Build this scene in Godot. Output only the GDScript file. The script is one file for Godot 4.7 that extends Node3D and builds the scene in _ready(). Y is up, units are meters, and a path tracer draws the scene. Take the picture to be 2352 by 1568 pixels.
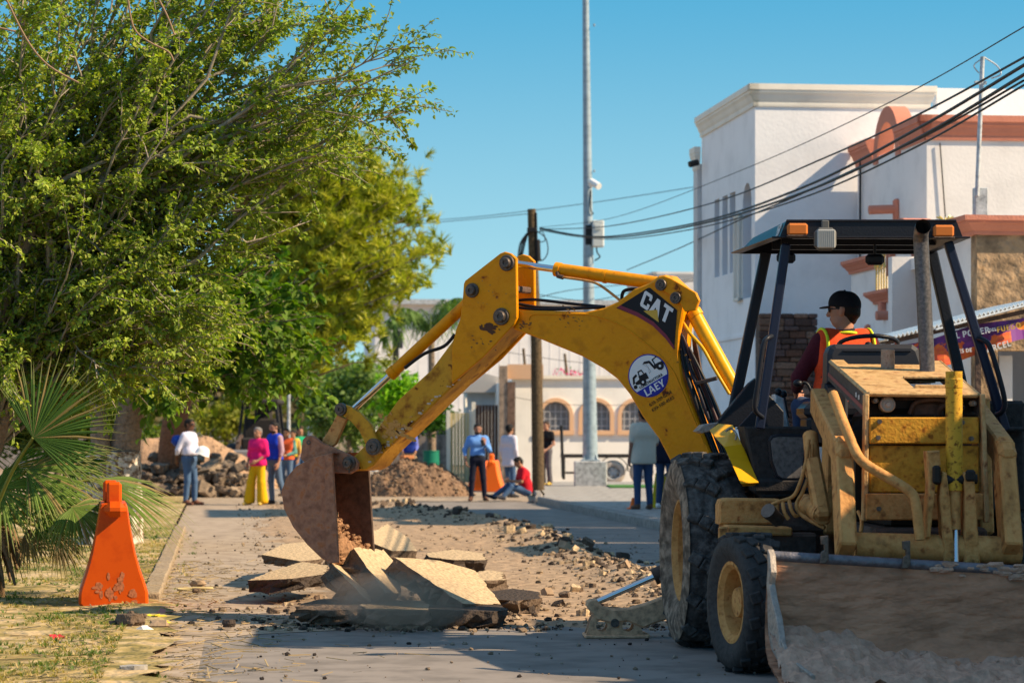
extends Node3D

# ---------------------------------------------------------------- measuring: a photo pixel (2352 wide) at a depth in metres
const F := 6300.0
const EYE := 1.46
func P(px: float, py: float, d: float) -> Vector3:
	return Vector3((px - 1176.0) * d / F, EYE + (1000.0 - py) * d / F, -d)
func G(px: float, d: float, y := 0.0) -> Vector3:
	return Vector3((px - 1176.0) * d / F, y, -d)

# ---------------------------------------------------------------- mesh builder (faces authored counter-clockwise seen from outside)
class MB:
	var v := PackedVector3Array()
	var n := PackedVector3Array()
	var c := PackedColorArray()
	var uv := PackedVector2Array()
	var col := Color.WHITE
	var use_c := false
	var use_uv := false
	func tris(a: Vector3, b: Vector3, d: Vector3, na: Vector3, nb: Vector3, nd: Vector3) -> void:
		v.append(a); v.append(d); v.append(b)
		n.append(na); n.append(nd); n.append(nb)
		if use_c:
			c.append(col); c.append(col); c.append(col)
	func tri(a: Vector3, b: Vector3, d: Vector3) -> void:
		var k := (b - a).cross(d - a).normalized()
		tris(a, b, d, k, k, k)
	func quad(a: Vector3, b: Vector3, d: Vector3, e: Vector3) -> void:
		var k := (d - a).cross(e - b).normalized()
		tris(a, b, d, k, k, k)
		tris(a, d, e, k, k, k)
	func quado(a: Vector3, b: Vector3, d: Vector3, e: Vector3, out: Vector3) -> void:
		if (d - a).cross(e - b).dot(out) < 0.0:
			quad(e, d, b, a)
		else:
			quad(a, b, d, e)
	func trio(a: Vector3, b: Vector3, d: Vector3, out: Vector3) -> void:
		if (b - a).cross(d - a).dot(out) < 0.0:
			tri(a, d, b)
		else:
			tri(a, b, d)
	func quadn(a: Vector3, b: Vector3, d: Vector3, e: Vector3, na: Vector3, nb: Vector3, nd: Vector3, ne: Vector3) -> void:
		tris(a, b, d, na, nb, nd)
		tris(a, d, e, na, nd, ne)
	func box(ct: Vector3, s: Vector3, B := Basis(), bev := 0.0) -> MB:
		var h := s * 0.5
		bev = minf(bev, minf(h.x, minf(h.y, h.z)) * 0.9)
		var pt := func(sx: float, sy: float, sz: float, k: int) -> Vector3:
			var q := Vector3(sx * (h.x - bev), sy * (h.y - bev), sz * (h.z - bev))
			if k == 0: q.x = sx * h.x
			elif k == 1: q.y = sy * h.y
			else: q.z = sz * h.z
			return ct + B * q
		for s1 in [-1.0, 1.0]:
			quado(pt.call(s1, -1, -1, 0), pt.call(s1, 1, -1, 0), pt.call(s1, 1, 1, 0), pt.call(s1, -1, 1, 0), B.x * s1)
			quado(pt.call(-1, s1, -1, 1), pt.call(1, s1, -1, 1), pt.call(1, s1, 1, 1), pt.call(-1, s1, 1, 1), B.y * s1)
			quado(pt.call(-1, -1, s1, 2), pt.call(1, -1, s1, 2), pt.call(1, 1, s1, 2), pt.call(-1, 1, s1, 2), B.z * s1)
		if bev > 0.0:
			for a in [-1.0, 1.0]:
				for b in [-1.0, 1.0]:
					quado(pt.call(a, b, -1, 0), pt.call(a, b, -1, 1), pt.call(a, b, 1, 1), pt.call(a, b, 1, 0), B.x * a + B.y * b)
					quado(pt.call(a, -1, b, 0), pt.call(a, -1, b, 2), pt.call(a, 1, b, 2), pt.call(a, 1, b, 0), B.x * a + B.z * b)
					quado(pt.call(-1, a, b, 1), pt.call(-1, a, b, 2), pt.call(1, a, b, 2), pt.call(1, a, b, 1), B.y * a + B.z * b)
					for e in [-1.0, 1.0]:
						trio(pt.call(a, b, e, 0), pt.call(a, b, e, 1), pt.call(a, b, e, 2), B.x * a + B.y * b + B.z * e)
		return self
	func beam(a: Vector3, b: Vector3, w: float, h: float, up := Vector3.UP, bev := 0.006) -> MB:
		var z := (b - a).normalized()
		var x := up.cross(z).normalized()
		if x.length() < 0.5: x = Vector3.RIGHT
		return box((a + b) * 0.5, Vector3(w, h, a.distance_to(b)), Basis(x, z.cross(x), z), bev)
	func tube(pts: Array, rad, k := 8, caps := true) -> MB:
		var m := pts.size()
		var t0: Vector3 = (pts[1] - pts[0]).normalized()
		var x := t0.cross(Vector3.UP if absf(t0.y) < 0.9 else Vector3.RIGHT).normalized()
		var rings := []
		for i in m:
			var t: Vector3
			if i == 0: t = (pts[1] - pts[0]).normalized()
			elif i == m - 1: t = (pts[m - 1] - pts[m - 2]).normalized()
			else: t = ((pts[i + 1] - pts[i]).normalized() + (pts[i] - pts[i - 1]).normalized()).normalized()
			x = (x - t * x.dot(t)).normalized()
			var y := t.cross(x)
			var r: float = rad[i] if rad is Array or rad is PackedFloat32Array else rad
			var ring := PackedVector3Array()
			var rn := PackedVector3Array()
			for j in k:
				var q := TAU * j / k
				var dir := x * cos(q) + y * sin(q)
				ring.append(pts[i] + dir * r); rn.append(dir)
			rings.append([ring, rn, t])
		for i in m - 1:
			var A: PackedVector3Array = rings[i][0]
			var Bq: PackedVector3Array = rings[i + 1][0]
			var An: PackedVector3Array = rings[i][1]
			var Bn: PackedVector3Array = rings[i + 1][1]
			for j in k:
				var j2 := (j + 1) % k
				quadn(A[j], A[j2], Bq[j2], Bq[j], An[j], An[j2], Bn[j2], Bn[j])
		if caps:
			for e in [0, m - 1]:
				var A: PackedVector3Array = rings[e][0]
				var out: Vector3 = rings[e][2] * (-1.0 if e == 0 else 1.0)
				for j in range(1, k - 1):
					trio(A[0], A[j], A[j + 1], out)
		return self
	func cyl(a: Vector3, b: Vector3, r: float, k := 14, r2 := -1.0) -> MB:
		return tube([a, b], [r, r if r2 < 0.0 else r2], k)
	func lathe(prof: Array, k: int, T := Transform3D(), smooth := false) -> MB:   # prof: Vector2(radius, y), going up the outside
		var m := prof.size()
		var seg := []
		for i in m - 1:
			var e: Vector2 = prof[i + 1] - prof[i]
			seg.append(Vector2(e.y, -e.x).normalized())
		for i in m - 1:
			var n0: Vector2 = seg[i]
			var n1: Vector2 = seg[i]
			if smooth:
				if i > 0: n0 = (seg[i] + seg[i - 1]).normalized()
				if i < m - 2: n1 = (seg[i] + seg[i + 1]).normalized()
			for j in k:
				var a := TAU * j / k
				var b := TAU * (j + 1) / k
				var ca := Vector3(cos(a), 0, -sin(a))
				var cb := Vector3(cos(b), 0, -sin(b))
				var p0: Vector2 = prof[i]
				var p1: Vector2 = prof[i + 1]
				var Bt := T.basis
				quadn(T * (ca * p0.x + Vector3.UP * p0.y), T * (cb * p0.x + Vector3.UP * p0.y), T * (cb * p1.x + Vector3.UP * p1.y), T * (ca * p1.x + Vector3.UP * p1.y),
					(Bt * (ca * n0.x + Vector3.UP * n0.y)).normalized(), (Bt * (cb * n0.x + Vector3.UP * n0.y)).normalized(), (Bt * (cb * n1.x + Vector3.UP * n1.y)).normalized(), (Bt * (ca * n1.x + Vector3.UP * n1.y)).normalized())
		return self
	func prism(poly: PackedVector2Array, z0: float, z1: float, T := Transform3D(), bev := 0.0) -> MB:
		var q := poly.duplicate()
		if Geometry2D.is_polygon_clockwise(q) == false:
			pass
		var area := 0.0
		for i in q.size():
			area += q[i].cross(q[(i + 1) % q.size()])
		if area < 0.0: q.reverse()
		var m := q.size()
		var en := []
		for i in m:
			var e := q[(i + 1) % m] - q[i]
			en.append(Vector2(e.y, -e.x).normalized())
		var ins := PackedVector2Array()
		var vn := []
		for i in m:
			var a: Vector2 = en[(i + m - 1) % m]
			var b: Vector2 = en[i]
			var s := a + b
			var k := 1.0 / maxf(0.35, 1.0 + a.dot(b))
			ins.append(q[i] - s * k * bev)
			vn.append([a, b])
		var tr := Geometry2D.triangulate_polygon(ins)
		for i in range(0, tr.size(), 3):
			var a := ins[tr[i]]
			var b := ins[tr[i + 1]]
			var d := ins[tr[i + 2]]
			trio(T * Vector3(a.x, a.y, z1), T * Vector3(b.x, b.y, z1), T * Vector3(d.x, d.y, z1), T.basis.z)
			trio(T * Vector3(a.x, a.y, z0), T * Vector3(b.x, b.y, z0), T * Vector3(d.x, d.y, z0), -T.basis.z)
		for i in m:
			var j := (i + 1) % m
			var na: Vector2 = en[i]
			var nb: Vector2 = en[i]
			if vn[i][0].dot(vn[i][1]) > 0.8: na = (vn[i][0] + vn[i][1]).normalized()
			if vn[j][0].dot(vn[j][1]) > 0.8: nb = (vn[j][0] + vn[j][1]).normalized()
			var N1 := (T.basis * Vector3(na.x, na.y, 0)).normalized()
			var N2 := (T.basis * Vector3(nb.x, nb.y, 0)).normalized()
			quadn(T * Vector3(q[i].x, q[i].y, z0 + bev), T * Vector3(q[j].x, q[j].y, z0 + bev), T * Vector3(q[j].x, q[j].y, z1 - bev), T * Vector3(q[i].x, q[i].y, z1 - bev), N1, N2, N2, N1)
			if bev > 0.0:
				quado(T * Vector3(q[i].x, q[i].y, z1 - bev), T * Vector3(q[j].x, q[j].y, z1 - bev), T * Vector3(ins[j].x, ins[j].y, z1), T * Vector3(ins[i].x, ins[i].y, z1), N1 + T.basis.z)
				quado(T * Vector3(q[i].x, q[i].y, z0 + bev), T * Vector3(q[j].x, q[j].y, z0 + bev), T * Vector3(ins[j].x, ins[j].y, z0), T * Vector3(ins[i].x, ins[i].y, z0), N1 - T.basis.z)
		return self
	func ball(ct: Vector3, r, k := 10, h := 6, B := Basis()) -> MB:
		var R: Vector3 = r if r is Vector3 else Vector3.ONE * r
		for i in h:
			for j in k:
				var p := []
				for q in [[i, j], [i, j + 1], [i + 1, j + 1], [i + 1, j]]:
					var th: float = PI * q[0] / h
					var ph: float = TAU * q[1] / k
					p.append(Vector3(sin(th) * cos(ph), cos(th), sin(th) * sin(ph)))
				var w := []
				for e in p: w.append(ct + B * (e * R))
				var nn := []
				for e in p: nn.append((B * (e / R)).normalized())
				if i > 0: tris(w[0], w[1], w[2], nn[0], nn[1], nn[2])
				if i < h - 1: tris(w[0], w[2], w[3], nn[0], nn[2], nn[3])
		return self
	func rock(ct: Vector3, s: Vector3, rng: RandomNumberGenerator, B := Basis(), k := 7, rough := 0.25) -> MB:   # an uneven lump with flat facets
		var rows := 4
		var p := []
		for i in rows + 1:
			var row := []
			for j in k:
				var th := PI * i / rows
				var ph := TAU * (j + 0.5 * (i % 2)) / k
				var q := Vector3(sin(th) * cos(ph), cos(th), sin(th) * sin(ph)) * (1.0 + rng.randf_range(-rough, rough))
				q.y = clampf(q.y, -0.75, 0.8)
				row.append(ct + B * (q * s * 0.5))
			if i == 0 or i == rows:
				for j in k: row[j] = row[0]
			p.append(row)
		for i in rows:
			for j in k:
				var j2 := (j + 1) % k
				var a: Vector3 = p[i][j]
				var b: Vector3 = p[i][j2]
				var e: Vector3 = p[i + 1][j2]
				var g: Vector3 = p[i + 1][j]
				if i > 0: trio(a, b, e, (a + b + e) / 3.0 - ct)
				if i < rows - 1: trio(a, e, g, (a + e + g) / 3.0 - ct)
		return self
	func mesh(m: Material) -> ArrayMesh:
		var a := []
		a.resize(Mesh.ARRAY_MAX)
		a[Mesh.ARRAY_VERTEX] = v
		a[Mesh.ARRAY_NORMAL] = n
		if use_c: a[Mesh.ARRAY_COLOR] = c
		if use_uv: a[Mesh.ARRAY_TEX_UV] = uv
		var am := ArrayMesh.new()
		am.add_surface_from_arrays(Mesh.PRIMITIVE_TRIANGLES, a)
		am.surface_set_material(0, m)
		return am

# ---------------------------------------------------------------- scene helpers
var taken := {}
func numbered(called: String) -> String:
	var k: int = taken.get(called, 0)
	taken[called] = k + 1
	return called if k == 0 else "%s_%03d" % [called, k]
func tag(o: Node, label: String, category := "", group := "", kind := "") -> void:
	if label: o.set_meta("label", label)
	if category: o.set_meta("category", category)
	if group: o.set_meta("group", group)
	if kind: o.set_meta("kind", kind)
func thing(called: String, label: String, category: String, at := Vector3.ZERO, turn := 0.0, group := "") -> Node3D:
	var o := Node3D.new()
	o.name = numbered(called)
	add_child(o)
	o.position = at
	o.rotation.y = turn
	tag(o, label, category, group)
	return o
func part(called: String, b: MB, m: Material, parent: Node = null) -> MeshInstance3D:
	var o := MeshInstance3D.new()
	o.mesh = b.mesh(m)
	o.name = numbered(called) if parent == null else called
	(self if parent == null else parent).add_child(o, true)
	return o
func inst(called: String, mesh: Mesh, parent: Node, T := Transform3D()) -> MeshInstance3D:
	var o := MeshInstance3D.new()
	o.mesh = mesh
	o.name = numbered(called) if parent == null else called
	(self if parent == null else parent).add_child(o, true)
	o.transform = T
	return o
func single(called: String, b: MB, m: Material, label: String, category: String, at := Vector3.ZERO, turn := 0.0, group := "") -> MeshInstance3D:
	var o := part(called, b, m)
	o.position = at
	o.rotation.y = turn
	tag(o, label, category, group)
	return o
func struct(called: String, b: MB, m: Material) -> MeshInstance3D:
	var o := part(called, b, m)
	o.set_meta("kind", "structure")
	return o
func scatter(called: String, mesh: Mesh, xf: Array, cols: Array, parent: Node = null, label := "", category := "") -> MultiMeshInstance3D:
	var mm := MultiMesh.new()
	mm.transform_format = MultiMesh.TRANSFORM_3D
	mm.use_colors = cols.size() > 0
	mm.mesh = mesh
	mm.instance_count = xf.size()
	for i in xf.size():
		mm.set_instance_transform(i, xf[i])
		if cols.size() > 0: mm.set_instance_color(i, cols[i])
	var o := MultiMeshInstance3D.new()
	o.multimesh = mm
	o.name = numbered(called) if parent == null else called
	(self if parent == null else parent).add_child(o, true)
	o.set_meta("kind", "stuff")
	if parent == null: tag(o, label, category)
	return o
func poly(a: Array) -> PackedVector2Array:
	var p := PackedVector2Array()
	for i in range(0, a.size(), 2): p.append(Vector2(a[i], a[i + 1]))
	return p
func spline(pts: Array, k := 6) -> Array:
	var out := []
	for i in pts.size() - 1:
		var a: Vector3 = pts[maxi(0, i - 1)]
		var b: Vector3 = pts[i]
		var c: Vector3 = pts[i + 1]
		var d: Vector3 = pts[mini(pts.size() - 1, i + 2)]
		for j in k:
			out.append(b.cubic_interpolate(c, a, d, float(j) / k))
	out.append(pts[-1])
	return out
func along(T: Vector3, up := Vector3.UP) -> Basis:   # basis whose y axis points along T
	var y := T.normalized()
	var x := up.cross(y)
	if x.length() < 0.01: x = Vector3.RIGHT.cross(y)
	x = x.normalized()
	return Basis(x, y, x.cross(y))

# ---------------------------------------------------------------- materials
var mats := {}
var tex := {}
func noise_tex(key: String, freq: float, stops: Array, kind := 0, oct := 5, sd := 1, side := 512) -> NoiseTexture2D:
	if tex.has(key): return tex[key]
	var f := FastNoiseLite.new()
	f.seed = sd
	f.frequency = freq
	f.noise_type = [FastNoiseLite.TYPE_SIMPLEX_SMOOTH, FastNoiseLite.TYPE_CELLULAR, FastNoiseLite.TYPE_VALUE][kind]
	f.fractal_octaves = oct
	f.fractal_gain = 0.6
	var t := NoiseTexture2D.new()
	t.width = side; t.height = side
	t.seamless = true
	t.noise = f
	var g := Gradient.new()
	var off := PackedFloat32Array()
	var cl := PackedColorArray()
	for s in stops:
		off.append(s[0])
		cl.append(s[1] if s[1] is Color else Color(s[1], s[1], s[1]))
	g.offsets = off; g.colors = cl
	t.color_ramp = g
	tex[key] = t
	return t
func bump_tex(key: String, freq: float, strength: float, kind := 0, oct := 5, sd := 3) -> NoiseTexture2D:
	if tex.has(key): return tex[key]
	var f := FastNoiseLite.new()
	f.seed = sd
	f.frequency = freq
	f.noise_type = [FastNoiseLite.TYPE_SIMPLEX_SMOOTH, FastNoiseLite.TYPE_CELLULAR, FastNoiseLite.TYPE_VALUE][kind]
	f.fractal_octaves = oct
	var t := NoiseTexture2D.new()
	t.width = 512; t.height = 512
	t.seamless = true
	t.noise = f
	t.as_normal_map = true
	t.bump_strength = strength
	tex[key] = t
	return t
func M(key: String, col := Color.WHITE, rough := 0.8, metal := 0.0, t: Texture2D = null, sc := 1.0, bump: Texture2D = null, bs := 1.0, world := false) -> StandardMaterial3D:
	if mats.has(key): return mats[key]
	var m := StandardMaterial3D.new()
	m.resource_name = key
	m.albedo_color = col.linear_to_srgb()
	m.roughness = rough
	m.metallic = metal
	if metal == 0.0 and rough > 0.3: m.metallic_specular = 0.3
	if t:
		m.albedo_texture = t
	if bump:
		m.normal_enabled = true
		m.normal_texture = bump
		m.normal_scale = bs
	if t or bump:
		m.uv1_triplanar = true
		m.uv1_world_triplanar = world
		m.uv1_scale = Vector3.ONE * sc
	mats[key] = m
	return m
func C(r: float, g: float, b: float) -> Color: return Color(r, g, b)

# ================================================================ the scene
var rng := RandomNumberGenerator.new()
const STREET := 0.1168      # the street runs this many radians left of the view
const SUN_AZ := 12.5
const SUN_EL := 37.5
func _ready() -> void:
	rng.seed = 7
	var cam := Camera3D.new()
	cam.name = "camera"
	cam.projection = Camera3D.PROJECTION_FRUSTUM
	cam.near = 0.5
	cam.far = 1500.0
	cam.size = 2.0 * 784.0 / F * cam.near
	cam.frustum_offset = Vector2(0, 216.0 / F * cam.near)
	cam.position = Vector3(0, EYE, 0)
	var ca := CameraAttributesPhysical.new()
	ca.frustum_focal_length = 100.0
	ca.frustum_focus_distance = 20.3
	ca.exposure_aperture = 4.2
	ca.frustum_near = 0.5
	ca.frustum_far = 1500.0
	cam.attributes = ca
	add_child(cam)
	var we := WorldEnvironment.new()
	we.name = "world_environment"
	var e := Environment.new()
	e.background_mode = Environment.BG_SKY
	# clear desert sky: pale cyan low down, deeper blue above, greyed overhead to warm the fill light, white glow added round the sun
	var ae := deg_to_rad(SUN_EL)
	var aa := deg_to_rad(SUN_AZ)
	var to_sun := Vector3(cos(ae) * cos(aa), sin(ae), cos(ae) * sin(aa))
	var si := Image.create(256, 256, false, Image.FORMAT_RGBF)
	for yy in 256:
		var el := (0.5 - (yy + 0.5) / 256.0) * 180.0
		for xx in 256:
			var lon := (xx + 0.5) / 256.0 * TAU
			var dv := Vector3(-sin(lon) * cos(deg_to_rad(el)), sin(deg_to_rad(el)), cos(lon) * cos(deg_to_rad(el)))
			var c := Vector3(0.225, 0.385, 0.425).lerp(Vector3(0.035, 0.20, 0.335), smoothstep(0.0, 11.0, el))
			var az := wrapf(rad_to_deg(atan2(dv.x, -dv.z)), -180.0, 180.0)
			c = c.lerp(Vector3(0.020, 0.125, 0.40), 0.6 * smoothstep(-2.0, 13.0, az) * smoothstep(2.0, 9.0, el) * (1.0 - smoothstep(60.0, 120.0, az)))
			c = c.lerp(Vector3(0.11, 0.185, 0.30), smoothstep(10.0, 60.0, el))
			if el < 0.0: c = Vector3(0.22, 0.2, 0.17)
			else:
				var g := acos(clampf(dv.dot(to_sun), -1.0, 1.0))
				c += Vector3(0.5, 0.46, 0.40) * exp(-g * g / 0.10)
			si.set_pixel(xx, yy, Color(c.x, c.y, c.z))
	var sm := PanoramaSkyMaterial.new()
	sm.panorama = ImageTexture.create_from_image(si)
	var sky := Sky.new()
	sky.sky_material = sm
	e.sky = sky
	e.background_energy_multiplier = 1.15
	e.tonemap_mode = Environment.TONE_MAPPER_LINEAR
	e.tonemap_exposure = 1.8
	e.sdfgi_enabled = true
	e.ssao_enabled = true
	e.ssil_enabled = true
	e.volumetric_fog_enabled = true
	e.volumetric_fog_density = 0.0
	we.environment = e
	add_child(we)
	var sun := DirectionalLight3D.new()
	sun.name = "sun"
	sun.light_energy = 1.6
	sun.light_color = Color(1.0, 0.90, 0.76)
	sun.light_angular_distance = 0.5
	sun.shadow_enabled = true
	var dir := -to_sun
	sun.transform = Transform3D(Basis.looking_at(dir, Vector3.UP), Vector3(0, 20, 0))
	add_child(sun)
	make_materials()
	build_ground()
	build_houses()
	build_far_street()
	build_trees()
	build_machine()
	build_barriers()
	build_rubble()
	build_poles()
	build_people()
	build_small()

func make_materials() -> void:
	var grain := noise_tex("grain", 0.02, [[0.0, 0.62], [0.5, 0.86], [1.0, 1.0]], 0, 6, 5)
	var fine := noise_tex("fine", 0.12, [[0.0, 0.55], [0.45, 0.85], [1.0, 1.0]], 0, 3, 8)
	var paint := noise_tex("paint", 0.012, [[0.0, C(0.86, 0.82, 0.78)], [0.4, C(1, 1, 1)], [0.72, C(0.98, 0.96, 0.93)], [0.83, C(0.9, 0.82, 0.75)], [0.88, C(0.5, 0.38, 0.33)], [1.0, C(0.35, 0.24, 0.2)]], 0, 6, 11)
	var dirty := noise_tex("dirty", 0.015, [[0.0, C(0.55, 0.5, 0.5)], [0.3, C(0.9, 0.85, 0.8)], [0.55, C(1, 1, 1)], [0.76, C(0.96, 0.9, 0.88)], [0.9, C(0.68, 0.57, 0.53)], [1.0, C(0.5, 0.4, 0.37)]], 0, 6, 23)
	var dark := noise_tex("dark", 0.03, [[0.0, 0.6], [0.6, 0.9], [0.72, 1.0], [0.78, C(1, 0.97, 0.92)], [1.0, 1.0]], 0, 5, 31)
	var b1 := bump_tex("bump_fine", 0.09, 5.0)
	var b2 := bump_tex("bump_rough", 0.03, 10.0)
	M("yellow", C(0.74, 0.28, 0.001), 0.45, 0.0, paint, 0.55, b1, 0.12)
	M("yellow_dirty", C(0.58, 0.295, 0.095), 0.7, 0.0, dirty, 0.8, b1, 0.3)
	M("yellow_bright", C(0.78, 0.39, 0.008), 0.35, 0.0, paint, 0.3, b1, 0.06)
	M("hood", C(0.55, 0.36, 0.16), 0.6, 0.0, dirty, 0.7, b1, 0.2)
	M("cab_black", C(0.016, 0.018, 0.024), 0.38, 0.0, null, 1.0, b1, 0.12)
	M("black_dusty", C(0.05, 0.045, 0.042), 0.75, 0.0, grain, 1.5, b1, 0.3)
	M("rubber", C(0.065, 0.06, 0.056), 0.8, 0.0, grain, 2.0, b1, 0.35)
	M("rubber_dusty", C(0.16, 0.145, 0.13), 0.9, 0.0, noise_tex("tyredust", 0.02, [[0.0, 0.3], [0.4, 0.55], [0.7, 0.9], [1.0, 1.0]], 0, 5, 9), 1.2, b1, 0.4)
	M("sidewall", C(0.40, 0.30, 0.215), 0.9, 0.0, tex["tyredust"], 0.8, b1, 0.3)
	M("rim", C(0.55, 0.29, 0.09), 0.65, 0.0, dirty, 1.2, b1, 0.2)
	M("rust", C(0.40, 0.19, 0.11), 0.8, 0.0, noise_tex("rusty", 0.02, [[0.0, C(0.75, 0.72, 0.72)], [0.4, C(0.92, 0.9, 0.9)], [0.6, C(1, 1, 1)], [0.8, C(1, 0.88, 0.75)], [1.0, C(1, 0.9, 0.8)]], 0, 6, 41), 0.9, b2, 0.25)
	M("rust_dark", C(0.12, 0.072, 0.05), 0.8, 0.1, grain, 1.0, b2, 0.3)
	M("worn_steel", C(0.42, 0.36, 0.3), 0.55, 0.3, grain, 2.0, b2, 0.3)
	M("steel_lip", C(0.20, 0.19, 0.21), 0.5, 0.5, grain, 1.0, b1, 0.3)
	M("bucket_mud", C(0.58, 0.29, 0.165), 0.95, 0.0, noise_tex("mud", 0.018, [[0.0, 0.66], [0.5, 0.86], [1.0, 1.0]], 0, 6, 15), 0.6, b2, 0.8)
	mats["bucket_mud"].uv1_scale = Vector3(0.25, 0.8, 0.8)
	M("chrome", C(0.62, 0.6, 0.58), 0.16, 1.0)
	M("pin", C(0.16, 0.125, 0.10), 0.5, 0.6, grain, 3.0)
	M("hose", C(0.018, 0.017, 0.018), 0.5)
	M("grease", C(0.02, 0.016, 0.013), 0.5)
	M("pipe_grey", C(0.16, 0.15, 0.15), 0.4, 0.5, dark, 2.0)
	M("amber", C(0.50, 0.15, 0.03), 0.45)
	M("lens", C(0.33, 0.33, 0.31), 0.2)
	M("white_print", C(0.75, 0.73, 0.7), 0.5)
	M("blue_print", C(0.02, 0.03, 0.30), 0.4)
	M("black_print", C(0.013, 0.013, 0.015), 0.4)
	M("red_print", C(0.22, 0.035, 0.055), 0.45)
	M("gold_print", C(0.62, 0.38, 0.06), 0.45)
	M("glass_dark", C(0.02, 0.022, 0.025), 0.08)
	M("asphalt", C(0.245, 0.215, 0.19), 0.9, 0.0, noise_tex("asph", 0.01, [[0.0, 0.78], [0.4, 0.9], [0.62, 0.97], [1.0, 1.0]], 0, 8, 4), 0.3, null, 1.0, true)
	M("dust_road", C(0.37, 0.295, 0.22), 0.95, 0.0, noise_tex("dusty", 0.012, [[0.0, C(0.72, 0.7, 0.69)], [0.4, C(0.91, 0.9, 0.89)], [0.7, 1.0], [1.0, C(1, 0.98, 0.95)]], 0, 8, 14), 0.35, null, 1.0, true)
	M("earth", C(0.45, 0.315, 0.20), 0.95, 0.0, grain, 0.5, b2, 0.35, true)
	M("earth_red", C(0.40, 0.215, 0.11), 0.95, 0.0, grain, 1.0, b2, 0.9)
	M("verge", C(0.44, 0.335, 0.19), 0.95, 0.0, noise_tex("vergy", 0.01, [[0.0, C(0.5, 0.55, 0.4)], [0.45, C(0.85, 0.84, 0.7)], [0.7, 1.0], [1.0, C(1, 0.93, 0.85)]], 0, 6, 18), 0.3, b2, 0.7, true)
	M("slab_top", C(0.56, 0.415, 0.25), 0.92, 0.0, noise_tex("slabby", 0.06, [[0.0, 0.5], [0.35, 0.8], [0.6, 1.0], [1.0, 1.0]], 0, 6, 21), 0.8, b2, 0.5)
	M("slab_edge", C(0.185, 0.13, 0.09), 0.95, 0.0, fine, 1.0, b2, 1.2)
	M("tar", C(0.088, 0.066, 0.052), 0.9, 0.0, fine, 1.5, b2, 1.2)
	M("concrete", C(0.43, 0.405, 0.37), 0.85, 0.0, grain, 0.35, b1, 0.4, true)
	M("kerb", C(0.36, 0.325, 0.29), 0.85, 0.0, grain, 0.6, b1, 0.5, true)
	M("stucco_white", C(0.84, 0.83, 0.82), 0.85, 0.0, noise_tex("stucco", 0.008, [[0.0, 0.92], [0.5, 0.98], [1.0, 1.0]], 0, 5, 6), 0.25, b1, 0.05, true)
	M("stucco_cream", C(0.80, 0.76, 0.66), 0.85, 0.0, tex["stucco"], 0.3, b1, 0.06, true)
	M("stucco_grey", C(0.62, 0.61, 0.60), 0.85, 0.0, tex["stucco"], 0.3, b1, 0.06, true)
	M("trim_pink", C(0.60, 0.235, 0.155), 0.8, 0.0, tex["stucco"], 0.5, b1, 0.2, true)
	M("stucco_brown", C(0.40, 0.275, 0.165), 0.95, 0.0, noise_tex("patchy", 0.012, [[0.0, C(0.55, 0.55, 0.58)], [0.4, C(0.8, 0.8, 0.8)], [0.7, 1.0], [1.0, C(1, 0.92, 0.8)]], 0, 6, 27), 0.4, bump_tex("bump_stucco", 0.03, 10.0, 0, 5), 0.5, true)
	M("stone_grey", C(0.66, 0.64, 0.61), 0.9, 0.0, tex["stucco"], 0.8, b2, 0.3, true)
	M("iron", C(0.015, 0.015, 0.016), 0.5, 0.4)
	M("gold_iron", C(0.55, 0.42, 0.12), 0.45, 0.5)
	M("galvanised", C(0.62, 0.66, 0.68), 0.5, 0.2, grain, 0.6, b1, 0.1)
	M("pole_blue", C(0.33, 0.42, 0.48), 0.5, 0.15, noise_tex("polestain", 0.02, [[0.0, 0.75], [0.5, 0.93], [1.0, 1.0]], 0, 4, 3), 0.4, b1, 0.1)
	M("wood_pole", C(0.15, 0.105, 0.06), 0.9, 0.0, noise_tex("woodgrain", 0.03, [[0.0, 0.5], [0.5, 0.85], [1.0, 1.0]], 0, 5, 12), 0.8, b1, 0.5)
	M("orange_plastic", C(0.60, 0.078, 0.002), 0.36, 0.0, noise_tex("scuffed", 0.014, [[0.0, C(0.92, 0.85, 0.8)], [0.5, 1.0], [1.0, 1.0]], 0, 5, 51), 0.6)
	M("bark", C(0.33, 0.25, 0.18), 0.95, 0.0, grain, 1.2, b2, 1.0)
	M("bark_pale", C(0.42, 0.36, 0.27), 0.9, 0.0, grain, 2.5, b2, 0.4)
	M("bark_red", C(0.30, 0.14, 0.075), 0.95, 0.0, grain, 1.0, b2, 1.0)
	M("limewash", C(0.58, 0.53, 0.45), 0.9, 0.0, noise_tex("peel", 0.02, [[0.0, C(0.35, 0.28, 0.22)], [0.4, C(0.6, 0.52, 0.45)], [0.55, 1.0], [1.0, 1.0]], 0, 5, 61), 0.8, b2, 0.8)
	for k in [["leaf", 0.55], ["needle", 0.35], ["grass_blade", 0.5], ["frond", 0.6]]:
		var m := M(k[0], Color.WHITE, k[1])
		m.vertex_color_use_as_albedo = true
		m.backlight_enabled = true
		m.backlight = Color(0.85, 0.92, 0.35)
		m.cull_mode = BaseMaterial3D.CULL_DISABLED
	var pb := M("pebble", Color.WHITE, 0.95, 0.0, fine, 4.0)
	pb.vertex_color_use_as_albedo = true

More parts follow.
